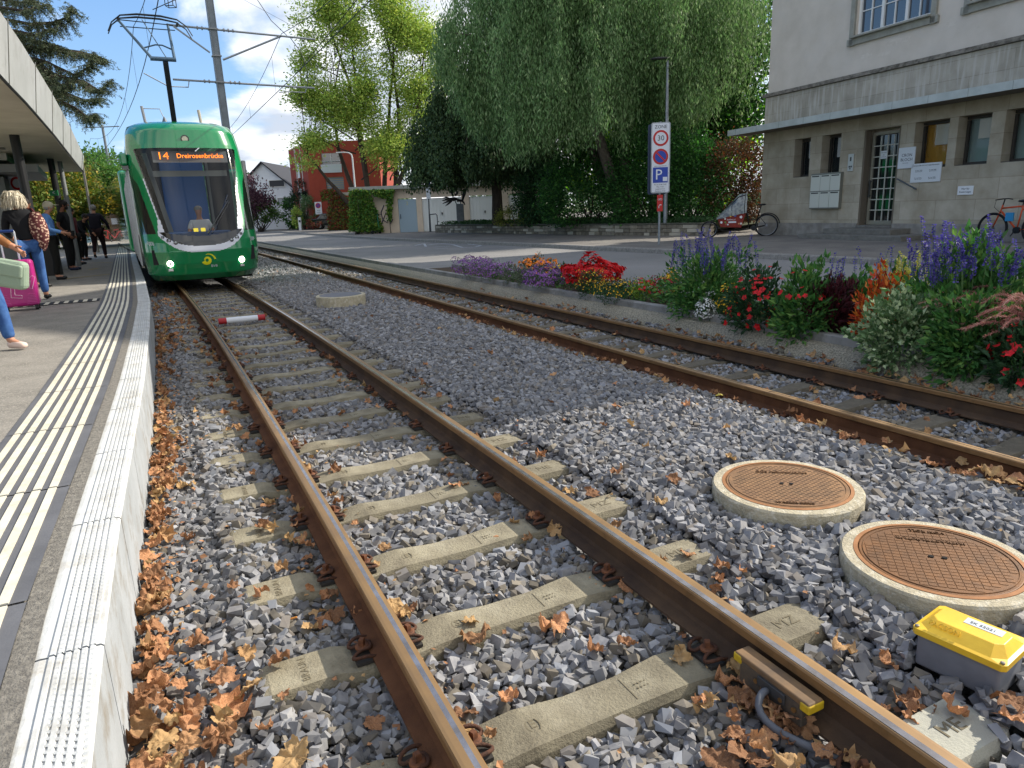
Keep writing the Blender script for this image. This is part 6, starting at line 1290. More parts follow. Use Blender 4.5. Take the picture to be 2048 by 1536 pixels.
for j in range(len(zs)-1):
    for i in range(len(ks)-1):
        q=(V[j][i],V[j][i+1],V[j+1][i+1],V[j+1][i]); c_=[sum(p[a] for p in q)/4 for a in range(3)]; side=ks[i]<0 or ks[i]>=NF
        r=region(*c_,side); R_[r].add(list(q),[(0,1,2,3)])
def weld(mb,name,m,par,sm=True):
    me=mb.mesh(name); bm=bmesh.new(); bm.from_mesh(me); bmesh.ops.remove_doubles(bm,verts=bm.verts,dist=.0008); bm.to_mesh(me); bm.free(); me.materials.append(m)
    return link(name,me,None,par,smooth=sm)
body=weld(R_[0],'body',gp_,tb_); ws=weld(R_[1],'windscreen',wsm,tb_); lb=weld(R_[2],'lamp_band',tbk,tb_); weld(R_[3],'white_band',twh,tb_); weld(R_[4],'side_window',sgm,tb_)
s=MB(); s.box((0,8.7,3.49),(1.7,13.0,.05)); s.obj('roof',M('tram_roof','#3f4a45',rough=.6),tb_); s=MB(); s.box((0,8.2,.28),(2.0,14.4,.30)); s.obj('underframe',tdk,tb_)
# second body section behind the first
s=MB(); s.box((-.45,23.5,1.85),(2.3,15,3.1),rz=rad(2.4)); s.obj('rear_section',gp_,tb_,bevel=.12); s=MB(); s.box((-.46,23.5,1.95),(2.33,14.6,1.45),rz=rad(2.4)); s.obj('rear_window',sgm,tb_)
# doors on the platform side
for y0 in (2.6,5.4,8.6,11.6):
    for k in range(2):
        s=MB(); x=-1.165; s.box((x,y0+k*.66,1.50),(.03,.62,2.15)); d=s.obj('door',tbk,tb_); s=MB(); s.box((x-.012,y0+k*.66-.30,1.5),(.03,.035,2.12)); s.box((x-.012,y0+k*.66+.30,1.5),(.03,.035,2.12)); s.obj('door_edge',tsi,d)
for y0 in (1.9,4.3,7.2,10.2,13): s=MB(); s.box((-1.158,y0,1.9),(.02,.05,1.5)); s.obj('window_post',tsi,tb_)
# cab interior
s=MB(); s.box((-.05,2.55,1.9),(.95,.05,2.0)); s.obj('reflection_panel',M('reflection_blue','#3a7ad0',rough=.5),tb_)  # added blue panel, paints the sky reflection seen in the windscreen
s=MB(); s.box((-.75,2.5,1.8),(.5,.05,2.2)); s.box((.72,2.5,1.8),(.55,.05,2.2)); s.box((0,1.35,.7),(2.0,2.2,.3)); s.obj('cab_wall',M('cab_dark','#17181b',rough=.8),tb_)
s=MB(); s.box((-.62,1.9,1.9),(.10,.04,2.0),ry=rad(-10)); s.box((.50,2.45,1.85),(.05,.04,2.0)); s.obj('cab_post',M('cab_grey','#8c8f8c',rough=.6),tb_)
s=MB(); s.box((0,.92,1.10),(1.25,.5,.16)); s.obj('dashboard',M('dash_blue','#274a78',rough=.7),tb_,bevel=.03)
s=MB(); s.box((.05,1.45,2.42),(1.5,.04,.12)); s.obj('sun_blind',M('blind_grey','#a7aba6',rough=.8),tb_)
def onscreen(x,z,out=.012):   # point just in front of the nose surface
    return Vector((x,trk(z)+nose(abs(x)/tw(z),z)-out,z))
tilt=math.atan2(.45,.9)
# destination display
s=MB(); s.add([onscreen(-.68,2.62,-.05),onscreen(.80,2.62,-.05),onscreen(.80,2.86,-.05),onscreen(-.68,2.86,-.05)],[(0,1,2,3)]); s.add([onscreen(-.64,2.57,-.02),onscreen(-.64,2.57,-.02)+Vector((0,.0,.0)),onscreen(-.64,2.6,-.02)],[(0,1,2)]); dsp=s.obj('destination_display',M('display_panel','#6d7170',rough=.4),tb_)
led=M('led_orange','#ff7a10',emit=1.0)
def ttext(tx,size,x,z,m,par,out=.012,sx=1,ext=.001):
    p=onscreen(x,z,out); a=Vector((0,trk(z+.05)-trk(z-.05),.1)).normalized(); mt=Matrix.Translation(p)@Matrix.Rotation(PI/2-math.atan2(a.y,a.z),4,'X'); return text(tx,size,m,'lettering',par,mt,ext,sx=sx)
ttext('14',.24,-.48,2.745,led,dsp,.006); ttext('Dreirosenbrücke',.155,.24,2.745,led,dsp,.006,sx=.86)
# lamps
def lampring(x,z,r0,r1,m1,m2,name='headlight'):
    p=onscreen(x,z,.004); o=bpy.data.objects.new(name,None); 
    s=MB(); s.lathe([(r0,-.012),(r0,.006),(r1,.010),(r1,.0)],24,c=(0,0,0),axis='Y'); 
    me=s.mesh(name); me.transform(Matrix.Rotation(PI,4,'Z')@Matrix.Rotation(0,4,'X')); me.materials.append(m1); o=link(name,me,None,tb_,loc=p)
    o.rotation_euler=(0,0,math.atan2(nose(abs(x)/tw(z)+.02,z)-nose(abs(x)/tw(z)-.02,z),.04*tw(z))*(1 if x>0 else -1))
    s=MB(); s.lathe([(r1,0),(r1*.9,.004),(.002,.006)],18,axis='Y'); me=s.mesh('lens'); me.transform(Matrix.Rotation(PI,4,'Z')); me.materials.append(m2); link('lens',me,None,o); return o
lit=M('lamp_lit','#fff6e0',emit=9); lens=M('lens_glass','#9aa0a0',rough=.08,metal=.7); lenw=M('lens_warm','#cfcbb0',rough=.1,metal=.2); chrome=M('chrome','#c8cccf',metal=1,rough=.15)
for sg in (-1,1):
    lampring(sg*.70,.565,.062,.034,lit,chrome); 
    s=MB(); p=onscreen(sg*.70,.44,.006); s.box(p,(.10,.012,.055),rz=sg*.55); s.obj('reflector',M('reflector','#b9bec3',rough=.2,metal=.5),tb_)
    for k,(x,z,r) in enumerate(((.76,1.10,.032),(.66,1.03,.045),(.54,.985,.040))): lampring(sg*x,z,r,r*.75,tbk,lens,'lamp')
o=lampring(0,3.10,.085,.065,tbk,lenw,'top_headlight')
# logo
yel=M('logo_yellow','#e3dc1f',rough=.4); s=MB()
def sp(cx_,cz,r0,r1,a0,a1,w0,w1,n=22):
    P=[];Q=[]
    for i in range(n+1):
        q=i/n; a=a0+(a1-a0)*q; r=r0+(r1-r0)*q; w=w0+(w1-w0)*q; P.append((cx_+(r+w/2)*math.cos(a),cz+(r+w/2)*math.sin(a))); Q.append((cx_+(r-w/2)*math.cos(a),cz+(r-w/2)*math.sin(a)))
    vs=[onscreen(x,z,.005) for x,z in P+Q]; s.add(vs,[(i,i+1,n+1+i+1,n+1+i) for i in range(n)])
sp(.0,.60,.075,.04,rad(200),rad(560),.075,.02); sp(.03,.60,.12,.13,rad(110),rad(5),.01,.035); s.obj('logo',yel,body)
ttext('BVB',.075,.13,.47,twh,body,.005)
for sg in (-1,1): 
    p=onscreen(sg*1.0,.98,.01); mt=Matrix.Translation(p)@Matrix.Rotation(sg*rad(58),4,'Z')@Matrix.Rotation(PI/2,4,'X'); text('5006',.12,twh,'lettering',body,mt,.001)
# panel joints, wiper, mirrors
s=MB()
for sg in (-1,1): s.tube([onscreen(sg*x,z,.002) for x,z in ((.95,.28),(.955,.45),(.96,.62),(.94,.80))],.0035,5)
s.obj('panel_joint',tdk,body)
s=MB(); a=onscreen(.10,1.14,.03); b_=onscreen(.62,1.80,.05); s.tube([a,b_],[.016,.010],6); s.tube([a+Vector((.07,0,0)),b_+Vector((.03,0,-.02))],.008,6); s.tube([onscreen(.26,1.20,.025),onscreen(.64,1.92,.02)],.012,6); s.obj('wiper',tbk,tb_)
s=MB(); s.box((-1.22,1.55,2.72),(.16,.30,.26)); s.obj('camera_pod',gp_,tb_,bevel=.05); s=MB(); s.box((-1.2,1.55,2.56),(.12,.2,.06)); s.obj('camera',tbk,tb_); 
s=MB(); s.box((1.20,1.6,1.95),(.10,.14,1.5),ry=rad(0)); s.obj('mirror',sgm,tb_,bevel=.03)
s=MB()
for x in (-.12,.02): p=onscreen(x,1.22,.004); s.box(p,(.09,.006,.08),rx=-tilt)
s.obj('sticker',M('sticker_yellow','#d8c53a',rough=.5),ws)
# roof details
s=MB(); s.lathe([(.10,0),(.08,.02),(.03,.16),(.005,.2)],10,c=(-.25,2.3,3.5)); s.obj('antenna',M('antenna','#5a6168',rough=.5),tb_); s=MB(); s.cyl((-.62,2.6,3.45),(-.66,2.6,3.95),.03,n=8); s.tube([(-.66,2.6,3.9),(-.3,2.6,3.9),(-.2,2.6,3.6)],.01,5); s.obj('roof_rod',M('rod_grey','#8d9094',rough=.5),tb_); s=MB(); s.cyl((.62,3.2,3.45),(.58,3.2,3.98),.035,n=8); s.obj('roof_rod',M('rod_pale','#b9b3a2',rough=.5),tb_); s=MB(); s.lathe([(.05,0),(.05,.12),(.08,.13),(.05,.15),(.08,.18),(.05,.2)],10,c=(.08,2.9,3.46)); s.obj('insulator',_mc['antenna'],tb_)
# pantograph
pg=M('panto_blue','#4b6173',rough=.4,metal=.3); pd=M('panto_dark','#1c2126',rough=.5)
s=MB(); s.bar((.12,4.6,3.55),(.06,3.75,5.12),.12,.16); P_=s.obj('lower_arm',pd,tb_)
s=MB(); s.cyl((-.26,3.75,5.18),(.30,3.75,5.18),.05,n=10); s.obj('crossbar',pg,tb_)
s=MB(); s.tube([(-.22,3.75,5.18),(-.80,3.9,6.0)],[.035,.028],8); s.tube([(.27,3.75,5.18),(.24,3.9,6.0)],[.035,.028],8); s.tube([(-.35,3.82,5.42),(-.1,3.82,5.50),(.05,3.82,5.50),(.26,3.85,5.42)],.018,6); s.tube([(.1,3.75,5.2),(-.3,3.9,6.05)],.012,5); s.obj('upper_arm',pg,tb_)
s=MB()
for y in (3.78,4.05): s.tube([(-1.05,y,5.72),(-.95,y,5.92),(-.75,y,6.08),(-.4,y,6.13),(.1,y,6.13),(.45,y,6.08),(.65,y,5.94),(.75,y,5.74)],[.012,.014,.018,.024,.024,.018,.014,.012],7)
s.tube([(-.8,3.78,5.98),(.35,3.78,5.95)],.012,5); s.tube([(-.78,4.05,5.9),(.4,4.05,5.9)],.012,5); s.tube([(-.8,3.78,6.02),(-.8,4.05,6.02)],.03,6); s.tube([(.45,3.78,6.0),(.45,4.05,6.0)],.03,6); s.obj('pan_head',pd,tb_)
# ================================================================ OVERHEAD LINE
wm=M('wire','#23262a',rough=.6,metal=.3); mg=M('mast_grey','#7c8389',rough=.55,metal=.2,col2='#6c7379',vs=3); ins=M('insulator_grey','#85878a',rough=.5)
def wires(c,zc,name,label,ya=2,yb=90,zm=1.5):
    t=thing(name,label,'overhead wire',tuple(tpt(c,20,0,zc)),0,'overhead wires of the two tracks'); o0=tpt(c,20,0,zc); s=MB(); s.tube([tpt(c,y,0,zc)-o0 for y in ys(ya,yb,30,1)],.012,5); s.obj('contact_wire',wm,t)
    sup=[-5,25,55,90]; s=MB(); P=[];dr=MB()
    for a,b_ in zip(sup[:-1],sup[1:]):
        for k in range(15):
            q=k/15; y=a+(b_-a)*q; h=zm*(.28+.72*(2*q-1)**2)
            if y<ya: continue
            P.append(tpt(c,y,0,zc+h)-o0)
            if k%3==1: dr.tube([tpt(c,y,0,zc+h)-o0,tpt(c,y,0,zc)-o0],.005,4)
    s.tube(P,.010,5); s.obj('messenger_wire',wm,t); dr.obj('droppers',wm,t)
wires(T1,6.14,'overhead_wire','contact and carrier wires above the near track and the tram')
wires(T2,5.75,'overhead_wire','contact and carrier wires above the far track')
mp_=tpt(T1,25,2.45,0); t=thing('catenary_mast','grey steel mast with cross arms carrying the tram wires, behind the tram','mast',tuple(mp_),-ang(T1,25))
s=MB(); s.box((0,0,5.6),(.20,.16,11.2)); s.box((-.11,0,5.6),(.02,.22,11.2)); s.box((.11,0,5.6),(.02,.22,11.2)); s.obj('post',mg,t)
for z in (6.05,6.9,7.75): s=MB(); s.box((0,0,z),(.30,.28,.04)); s.obj('clamp',ins,t)
arm=M('arm_grey','#8a9096',rough=.5,metal=.2)
s=MB(); s.tube([(-1.5,0,6.08),(3.3,0,6.02)],.035,7); s.obj('lower_arm',arm,t); s=MB(); s.tube([(-1.4,0,7.78),(3.5,0,7.70)],.035,7); s.obj('upper_arm',arm,t)
s=MB(); s.tube([(.2,0,6.8),(2.3,0,7.72)],.035,7); s.obj('strut',arm,t); s=MB(); s.tube([(-.2,0,7.0),(-1.25,0,7.75)],.03,7); s.obj('strut',arm,t)
s=MB()
for x in (.35,.5,.65,-.35,-.5): 
    for z in (6.07,7.76): s.lathe([(.06,-.02),(.06,.02)],10,c=(x,0,z),axis='X')
s.obj('insulators',ins,t)
s=MB(); s.tube([(3.0,0,6.0),(2.95,0,5.85),(2.2,-.3,5.80),(1.9,-.4,5.75)],.018,6); s.tube([(-1.0,0,6.05),(-1.05,0,5.85),(-1.7,-.3,5.8),(-2.4,-.5,6.14)],.018,6); s.obj('registration_arm',arm,t)
s=MB(); s.tube([(2.6,0,7.7),(2.95,0,7.2),(3.1,0,6.6),(3.05,0,6.05)],.014,5); s.tube([(1.4,.0,9.8),(1.5,0,9.0),(2.0,0,8.2),(2.5,0,7.75)],.014,5); s.tube([(3.05,0,7.7),(3.45,0,6.05)],.007,4); s.tube([(-1.8,0,8.2),(-1.0,0,8.6),(-.15,0,9.4)],.014,5); s.obj('feeder_cable',wm,t)
s=MB(); s.tube([PY(820,-60,55)-mp_,PY(560,60,30)-mp_],.006,4)
t2=thing('span_wire','thin span wires crossing the sky right of the mast','wire',tuple(mp_)); s=MB(); s.tube([PY(470,-10,26)-mp_,PY(600,60,30)-mp_,PY(640,90,40)-mp_],.006,4); s.tube([PY(730,-20,12)-mp_,PY(590,150,24)-mp_],.010,4); s.obj('wire_strand',wm,t2)
t=thing('section_marker','small cage-like signal box hanging from the wire above the tram','line marker',tuple(PY(340,0,18))); s=MB(); 
for a in (0,1,2,3): x,y=((-.09,-.09),(.09,-.09),(.09,.09),(-.09,.09))[a]; s.tube([(x,y,-.14),(x,y,.35)],.010,5)
for z in (-.14,.1,.35): s.tube([(-.09,-.09,z),(.09,-.09,z),(.09,.09,z),(-.09,.09,z)],.010,5,closed=True)
s.obj('cage',wm,t)
# distant mast
p=PY(240,455,70); t=thing('catenary_mast','thin distant wire mast left behind the tram','mast',tuple(p)); s=MB(); s.cyl((0,0,-1),(0,0,9.5),.12,n=8); s.obj('post',mg,t); s=MB(); s.tube([(-1.8,0,9.3),(1.6,0,9.3)],.05,5); s.tube([(-2.6,0,6.3),(2.2,0,6.3)],.05,5); s.obj('arm',mg,t)
# ================================================================ CANOPY, PLATFORM FURNITURE
cg1=M('canopy_metal','#aeb0af',rough=.5,metal=.15,col2='#9fa19f',vs=.8,stain='#8c8b86',ss=3,sharp=.3); cg2=M('canopy_soffit_beige','#e2dbc6',rough=.95,col2='#d6cfb9',vs=2); blkp=M('post_black','#1c1d1f',rough=.5); gyp=M('post_grey','#8b8e8f',rough=.5,metal=.3)
t=thing('platform_canopy','broad metal platform canopy with tapering grey fascia over the waiting people','canopy',tuple(edgep(12,3,.25)))
o0=t.location.copy(); s=MB(); Yc=[4,6,8,9.2,10,11.2,13,15,17.2,19.4,21.4,23.5,25.2]
zb=lambda y: 3.15+.04*max(0,(9.8-y)); ztp=lambda y: 3.15+np.interp(y,[4,9.7,15,20,25.2],[.95,.76,.76,.76,.5])
A_=[edgep(y,1.18,zb(y)) for y in Yc]; B_=[edgep(y,1.05+.2*0,ztp(y)) for y in Yc]; C2=[edgep(y,6.2,3.2) for y in Yc]; D2=[edgep(y,6.2,3.8) for y in Yc]; 
n=len(Yc); sub=lambda P:[p-o0 for p in P]
s.add(sub(A_)+sub(B_),[(i,i+1,n+i+1,n+i) for i in range(n-1)]); e=[A_[-1],B_[-1],D2[-1],C2[-1]]; s.add(sub(e),[(0,1,2,3)]); fa=s.obj('fascia',cg1,t)
s=MB(); s.add(sub(A_)+sub(C2),[(i,n+i,n+i+1,i+1) for i in range(n-1)]); s.obj('soffit',cg2,t); s=MB(); s.add(sub(B_)+sub(D2),[(i,i+1,n+i+1,n+i) for i in range(n-1)]); s.obj('roof',cg1,t)
for y in (9.9,12.3,14.7,17.1,19.5): s=MB(); a=edgep(y,1.16,zb(y))-o0; b_=edgep(y,1.04,ztp(y))-o0; s.bar(a+Vector((.02,0,0)),b_+Vector((.02,0,0)),.012,.012); s.obj('seam',M('seam_dark','#8f8e87',rough=.7),fa)
s=MB(); s.tube([edgep(y,1.15,zb(y)-.01)-o0 for y in Yc],.02,5); s.obj('drip_edge',blkp,t)
for y in (12.6,17.6): s=MB(); s.box(edgep(y,3.6,3.155)-o0,(2.6,.16,.05),rz=rad(28)); s.obj('light_strip',M('strip_grey','#77736a',rough=.6),t)
def post(u0,v0,u1,v1,y,r,m,m2=None):
    a=PY(u0,v0,y); b_=PY(u1,v1,y); x=(a.x+b_.x)/2; s=MB(); s.cyl(Vector((x,y,.25))-o0,Vector((x,y,3.3))-o0,r,n=14); return s.obj('post',m,t)
post(30,285,62,430,14.3,.085,blkp); post(102,335,124,430,19.5,.08,blkp); post(120,335,137,410,20.4,.06,gyp)
p=PY(172,370,30); lt=thing('platform_lamp_post','slim dark pole beyond the end of the canopy','post',(p.x,30,.25)); s=MB(); s.cyl((0,0,0),(0,0,4.0),.05,n=8); s.tube([(0,0,4.0),(-.3,0,4.25)],.04,6); s.obj('pole',M('pole_brown','#6b675f',rough=.6),lt)
# kiosk on the left
p=PY(12,400,17.5); t=thing('kiosk','grey ribbed kiosk with light flat roof at the left edge','kiosk',(p.x-1.75,17.3,.25),rad(30)); s=MB(); s.box((0,1.5,1.2),(3.2,3,2.4)); s.obj('wall',M('ribbed_grey','#8a8d8a',rough=.7,col2='#7a7d7a',vs=12,stretch=(8,1,.1)),t)
s=MB(); s.box((.25,1.2,2.55),(4.3,4.2,.18)); s.obj('roof',M('kiosk_roof','#8f9090',rough=.5),t); s=MB(); s.box((0,.9,3.0),(3.6,3.0,.5)); s.obj('roof_light',M('roof_pale','#d9d6d2',rough=.7),t)
p=PY(42,400,19); t=thing('round_sign','white board with red ring sign behind the first canopy post','traffic sign',(p.x,19,.25)); s=MB(); s.cyl((0,.03,0),(0,.03,2.6),.03,n=8); s.obj('post',gyp,t); s=MB(); s.box((0,0,2.1),(.42,.02,.95)); f=s.obj('board',sw,t); s=MB(); disc(s,.17,0,-.02,2.28); r_=s.obj('red_ring',sred,f); s=MB(); disc(s,.11,0,-.026,2.28); s.obj('disc',sw,r_)
p=G(112,560,.25); t=thing('ticket_machine','dark box-shaped ticket machine with blue top behind the man in a cap','ticket machine',(p.x-1.15,p.y+1.6,.25),rad(20)); s=MB(); s.box((0,0,.55),(.5,.42,1.10)); s.obj('cabinet',M('cabinet_dark','#2d2a27',rough=.6),t,bevel=.02); s=MB(); s.box((0,-.02,1.22),(.52,.44,.22),rx=rad(-12)); s.obj('top_panel',M('panel_blue','#2f62b5',rough=.4),t,bevel=.01)
p=PY(112,386,19.3); t=thing('green_sign','small green arrow sign fixed on the dark canopy post','sign',(p.x,19.3,p.z)); s=MB(); s.box((0,-.09,0),(.22,.02,.14)); q=s.obj('board',M('sign_green','#1d7a45',rough=.5,emit=.0),t); text('<',.14,sw,'lettering',q,TM(0,-.102,0),.001)
# mesh fence along the path
fm=M('fence_blue_grey','#6d8791',rough=.6,metal=.3); a=G(163,492,.25); t=thing('mesh_fence','blue-grey wire mesh fence behind the waiting people','fence',(a.x,a.y,.25),rad(115))
for k in range(8): s=MB(); s.box((k*1.6-3,0,.75),(.05,.05,1.5)); s.obj('fence_post',fm,t)
s=MB()
for k in range(110): s.box((-3+k*.10,0,.75),(.012,.012,1.4))
for z in (.1,.3,.5,.7,.9,1.1,1.3,1.45): s.box((2.4,0,z),(11,.012,.02))
s.obj('mesh_panel',fm,t)
kb=MB(); kb.box((2.4,-.2,.04),(12,.12,.12)); kb.obj('base_kerb',_mc['kerb_grey'],t)
for i,(u,v,dy) in enumerate(((231,470,0),(240,472,0))):
    p=PY(u+2,v,50); t=thing('level_crossing_barrier','raised red and white crossing barrier, %s of the pair'%('left' if i==0 else 'right'),'barrier',(p.x,50,.1),0,'raised crossing barriers'); s=MB(); s.box((0,.15,.7),(.22,.3,1.4)); s.obj('drive_box',M('drive_grey','#7d8286',rough=.6),t)
    for k in range(8): s=MB(); s.cyl((0,0,1.1+k*.28),(0,0,1.38+k*.28),.06,n=8); s.obj('arm_stripe',sred if k%2 else sw,t)
p=PY(226,430,50.5); t=thing('signal_head','black crossing signal head beside the raised barriers','signal',(p.x,50.5,.1)); s=MB(); s.cyl((0,0,0),(0,0,1.8),.05,n=8); s.obj('post',gyp,t); s=MB(); s.box((0,0,2.15),(.34,.2,.8)); s.obj('backboard',blkp,t,bevel=.05)
p=PY(215,470,48); t=thing('utility_cabinet','brown utility cabinet by the far end of the platform','cabinet',(p.x,48,.1)); s=MB(); s.box((0,.4,.95),(1.5,.8,1.9)); s.obj('cabinet',M('cab_brown','#6d5c4c',rough=.9),t,bevel=.02); s=MB(); s.box((0,.4,1.93),(1.6,.9,.06)); s.obj('top',M('cab_top','#5a4c40',rough=.9),t); s=MB(); s.box((-.35,-.03,1.45),(.4,.05,.4)); s.obj('notice_board',sw,t)
p=PY(214,474,46); t=thing('bicycle','small red bicycle parked before the brown utility cabinet','bicycle',(p.x-.5,46,.15),0); wheel(t,0,.34,.33); wheel(t,1.0,.34,.33); s=MB(); s.tube([(0,0,.34),(.15,0,.9),(.6,0,.82),(.55,0,.3),(.17,0,.75)],.025,6); s.tube([(.6,0,.82),(1.0,0,.34),(.55,0,.3)],.02,6); s.obj('frame',M('bike_red','#b8262b',rough=.5),t)
# ================================================================ PEOPLE
skin=M('skin','#b98468',rough=.6,spec=.4); skin2=M('skin_tan','#8a5a42',rough=.6)
def skinmesh(name,verts,edges,m,par,sub=2,join=None):
    me=bpy.data.meshes.new(name); names=list(verts); ix={k:i for i,k in enumerate(names)}; me.from_pydata([verts[k][0] for k in names],[(ix[a],ix[b_]) for a,b_ in edges],[]); o=bpy.data.objects.new(name,me); COL.objects.link(o)
    md=o.modifiers.new('s','SKIN'); md.use_smooth_shade=True; sv=me.skin_vertices[0].data
    for k,i in ix.items():
        r=verts[k][1]; sv[i].radius=r if isinstance(r,tuple) else (r,r); sv[i].use_root=False
    sv[0].use_root=True; o.modifiers.new('u','SUBSURF').levels=sub; bpy.context.view_layer.update()
    dg=bpy.context.evaluated_depsgraph_get(); me2=bpy.data.meshes.new_from_object(o.evaluated_get(dg)); bpy.data.objects.remove(o); me2.name=name
    if join:
        bm=bmesh.new(); bm.from_mesh(me2)
        jm=join.mesh(); bm.from_mesh(jm); bm.to_mesh(me2); bm.free()
    me2.materials.clear(); me2.materials.append(m); me2.polygons.foreach_set('use_smooth',[True]*len(me2.polygons)); q=bpy.data.objects.new(name,me2); COL.objects.link(q); q.parent=par; return q
BASEP=dict(pel=(0,0,.95),sp=(0,.0,1.12),ch=(0,0,1.30),nb=(0,-.01,1.46),nk=(0,.01,1.54),hd=(0,.03,1.64),
 sL=(-.175,0,1.41),eL=(-.235,-.03,1.13),wL=(-.235,.04,.88),sR=(.175,0,1.41),eR=(.235,-.03,1.13),wR=(.235,.04,.88),
 hL=(-.09,0,.90),kL=(-.10,.03,.49),aL=(-.10,-.02,.09),tL=(-.11,.13,.035),hR=(.09,0,.90),kR=(.10,.03,.49),aR=(.10,-.02,.09),tR=(.11,.13,.035))
def person(label,base,faz,H=1.75,pose={},top=None,bot=None,shoe=None,hair=None,sk=skin,sleeve='long',fat=1.0,longhair=False,cap=None,headturn=(0,0),coat_len=.86):
    P={k:Vector(v) for k,v in BASEP.items()}; P.update({k:Vector(v) for k,v in pose.items()}); sc=H/1.75
    t=thing('person',label,'person',tuple(base),-faz,'people waiting on the platform'); t.scale=(sc,sc,sc)
    V={'pel':(P['pel'],(.105*fat,.085*fat)),'sp':(P['sp'],(.095*fat,.075*fat)),'ch':(P['ch'],(.105*fat,.075*fat)),'nb':(P['nb'],(.075,.065)),'nk':(P['nk'],.052),'jw':(P['hd']+Vector((0,.01,-.035)),.068),'hd':(P['hd']+Vector((0,-.01,.035)),(.083,.092)),'tp':(P['hd']+Vector((0,-.015,.10)),.05)}
    Eg=[('pel','sp'),('sp','ch'),('ch','nb'),('nb','nk'),('nk','jw'),('jw','hd'),('hd','tp')]
    for s_ in 'LR':
        w=P['w'+s_]; e=P['e'+s_]; d=(w-e).normalized(); pm=w+d*.075; sg=-1 if s_=='L' else 1
        V.update({'s'+s_:(P['s'+s_],.050),'e'+s_:(e,.040),'w'+s_:(w,.028),'p'+s_:(pm,(.036,.018)),'h'+s_:(P['h'+s_],.080*fat),'k'+s_:(P['k'+s_],.052),'a'+s_:(P['a'+s_],.040),'t'+s_:(P['t'+s_],(.042,.03))})
        Eg+=[('ch','s'+s_),('s'+s_,'e'+s_),('e'+s_,'w'+s_),('w'+s_,'p'+s_),('pel','h'+s_),('h'+s_,'k'+s_),('k'+s_,'a'+s_),('a'+s_,'t'+s_)]
        side=d.cross(Vector((sg,0,0))); side=side.normalized() if side.length>.01 else Vector((0,1,0))
        for f in range(4):
            o_=(f-1.5)*.019; b0_=pm+side*o_+d*.012; L_=(.055,.068,.064,.048)[f]; V['f%s%d'%(s_,f)]=(b0_+d*L_*.5+Vector((-sg*.006,0,0)),.0085); V['g%s%d'%(s_,f)]=(b0_+d*L_+Vector((-sg*.018,0,0)),.007); Eg+=[('p'+s_,'f%s%d'%(s_,f)),('f%s%d'%(s_,f),'g%s%d'%(s_,f))]
        V['u'+s_]=(w+d*.03+side*.035,.011); V['v'+s_]=(w+d*.07+side*.055,.008); Eg+=[('w'+s_,'u'+s_),('u'+s_,'v'+s_)]
    hd=P['hd']; j=MB(); j.ball(hd+Vector((0,.095,-.002)),.016,8,sc=(.8,1,1.3)); 
    for sg in (-1,1): j.ball(hd+Vector((sg*.083,-.005,0)),.024,8,sc=(.35,.7,1.2)); j.ball(hd+Vector((sg*.032,.083,.022)),.011,8)
    j.ball(hd+Vector((0,.085,-.045)),.018,8,sc=(1.4,.5,.4))
    b_=skinmesh('body',V,Eg,sk,t,1,j)
    # top garment
    g=1.14; ln=P['pel']+Vector((0,0,coat_len-.95)); V2={'a':(ln,(.148*fat,.128*fat)),'p':(P['pel']+Vector((0,0,.04)),(.148*fat,.128*fat)),'sp':(P['sp'],(.14*fat,.12*fat)),'ch':(P['ch'],(.158*fat,.125*fat)),'nb':(P['nb']+Vector((0,0,-.015)),(.088,.078))}; E2=[('a','p'),('p','sp'),('sp','ch'),('ch','nb')]
    for s_ in 'LR':
        sh,el,wr=P['s'+s_],P['e'+s_],P['w'+s_]; V2['s'+s_]=(sh,.080); E2.append(('ch','s'+s_))
        if sleeve=='long': V2['e'+s_]=(el,.056); V2['w'+s_]=(wr-(wr-el)*.06,.040); E2+=[('s'+s_,'e'+s_),('e'+s_,'w'+s_)]
        elif sleeve=='short': V2['e'+s_]=(sh.lerp(el,.75),.066); E2+=[('s'+s_,'e'+s_)]
    skinmesh('top_garment',V2,E2,top,t,1)
    V3={'p':(P['pel']+Vector((0,0,-.01)),(.142*fat,.122*fat))}; E3=[]
    for s_ in 'LR': V3.update({'h'+s_:(P['h'+s_],.104*fat),'k'+s_:(P['k'+s_],.074),'a'+s_:(P['a'+s_]+Vector((0,0,.01)),.060)}); E3+=[('p','h'+s_),('h'+s_,'k'+s_),('k'+s_,'a'+s_)]
    skinmesh('trousers',V3,E3,bot,t,1)
    for s_ in 'LR':
        a=P['a'+s_]; to=P['t'+s_]; s=MB(); d=(to-a); dh=Vector((d.x,d.y,0)).normalized(); mid=a.lerp(to,.5)
        V4={'h':(a+Vector((0,0,-.035))-dh*.03,.045),'m':(a.lerp(to,.45)+Vector((0,0,-.012)),.046),'t':(to+dh*.04+Vector((0,0,.005)),(.048,.033))}; skinmesh('shoe',V4,[('h','m'),('m','t')],shoe,t,1)
    s=MB(); hc=hd+Vector((0,-.022,.048)); s.ball(hc,.105,16,sc=(.92,1.03,.95)); ho=s.obj('hair' if not cap else 'cap',hair if not cap else cap,t,smooth=True)
    if longhair:
        n=2600; a=rng.uniform(PI*.78,PI*2.22,n); Pp=np.stack([np.cos(a)*.098,np.sin(a)*.105,rng.uniform(.0,.10,n)],1)+np.array(hc); D=np.stack([np.cos(a)*.28,np.sin(a)*.28,-np.ones(n)],1)+rng.normal(0,.08,(n,3)); leafmesh('hair_strands',Pp,D,rng.uniform(.12,.24,n),.016,hair,ho)
    if cap: s=MB(); s.ball(hd+Vector((0,.11,.055)),.075,12,sc=(.95,1,.14)); s.obj('cap_peak',cap,ho,smooth=True); s=MB(); s.ball(hd+Vector((0,-.03,.01)),.092,12,sc=(1,1,.8)); s.obj('hair',hair,t,smooth=True)
    return t,P
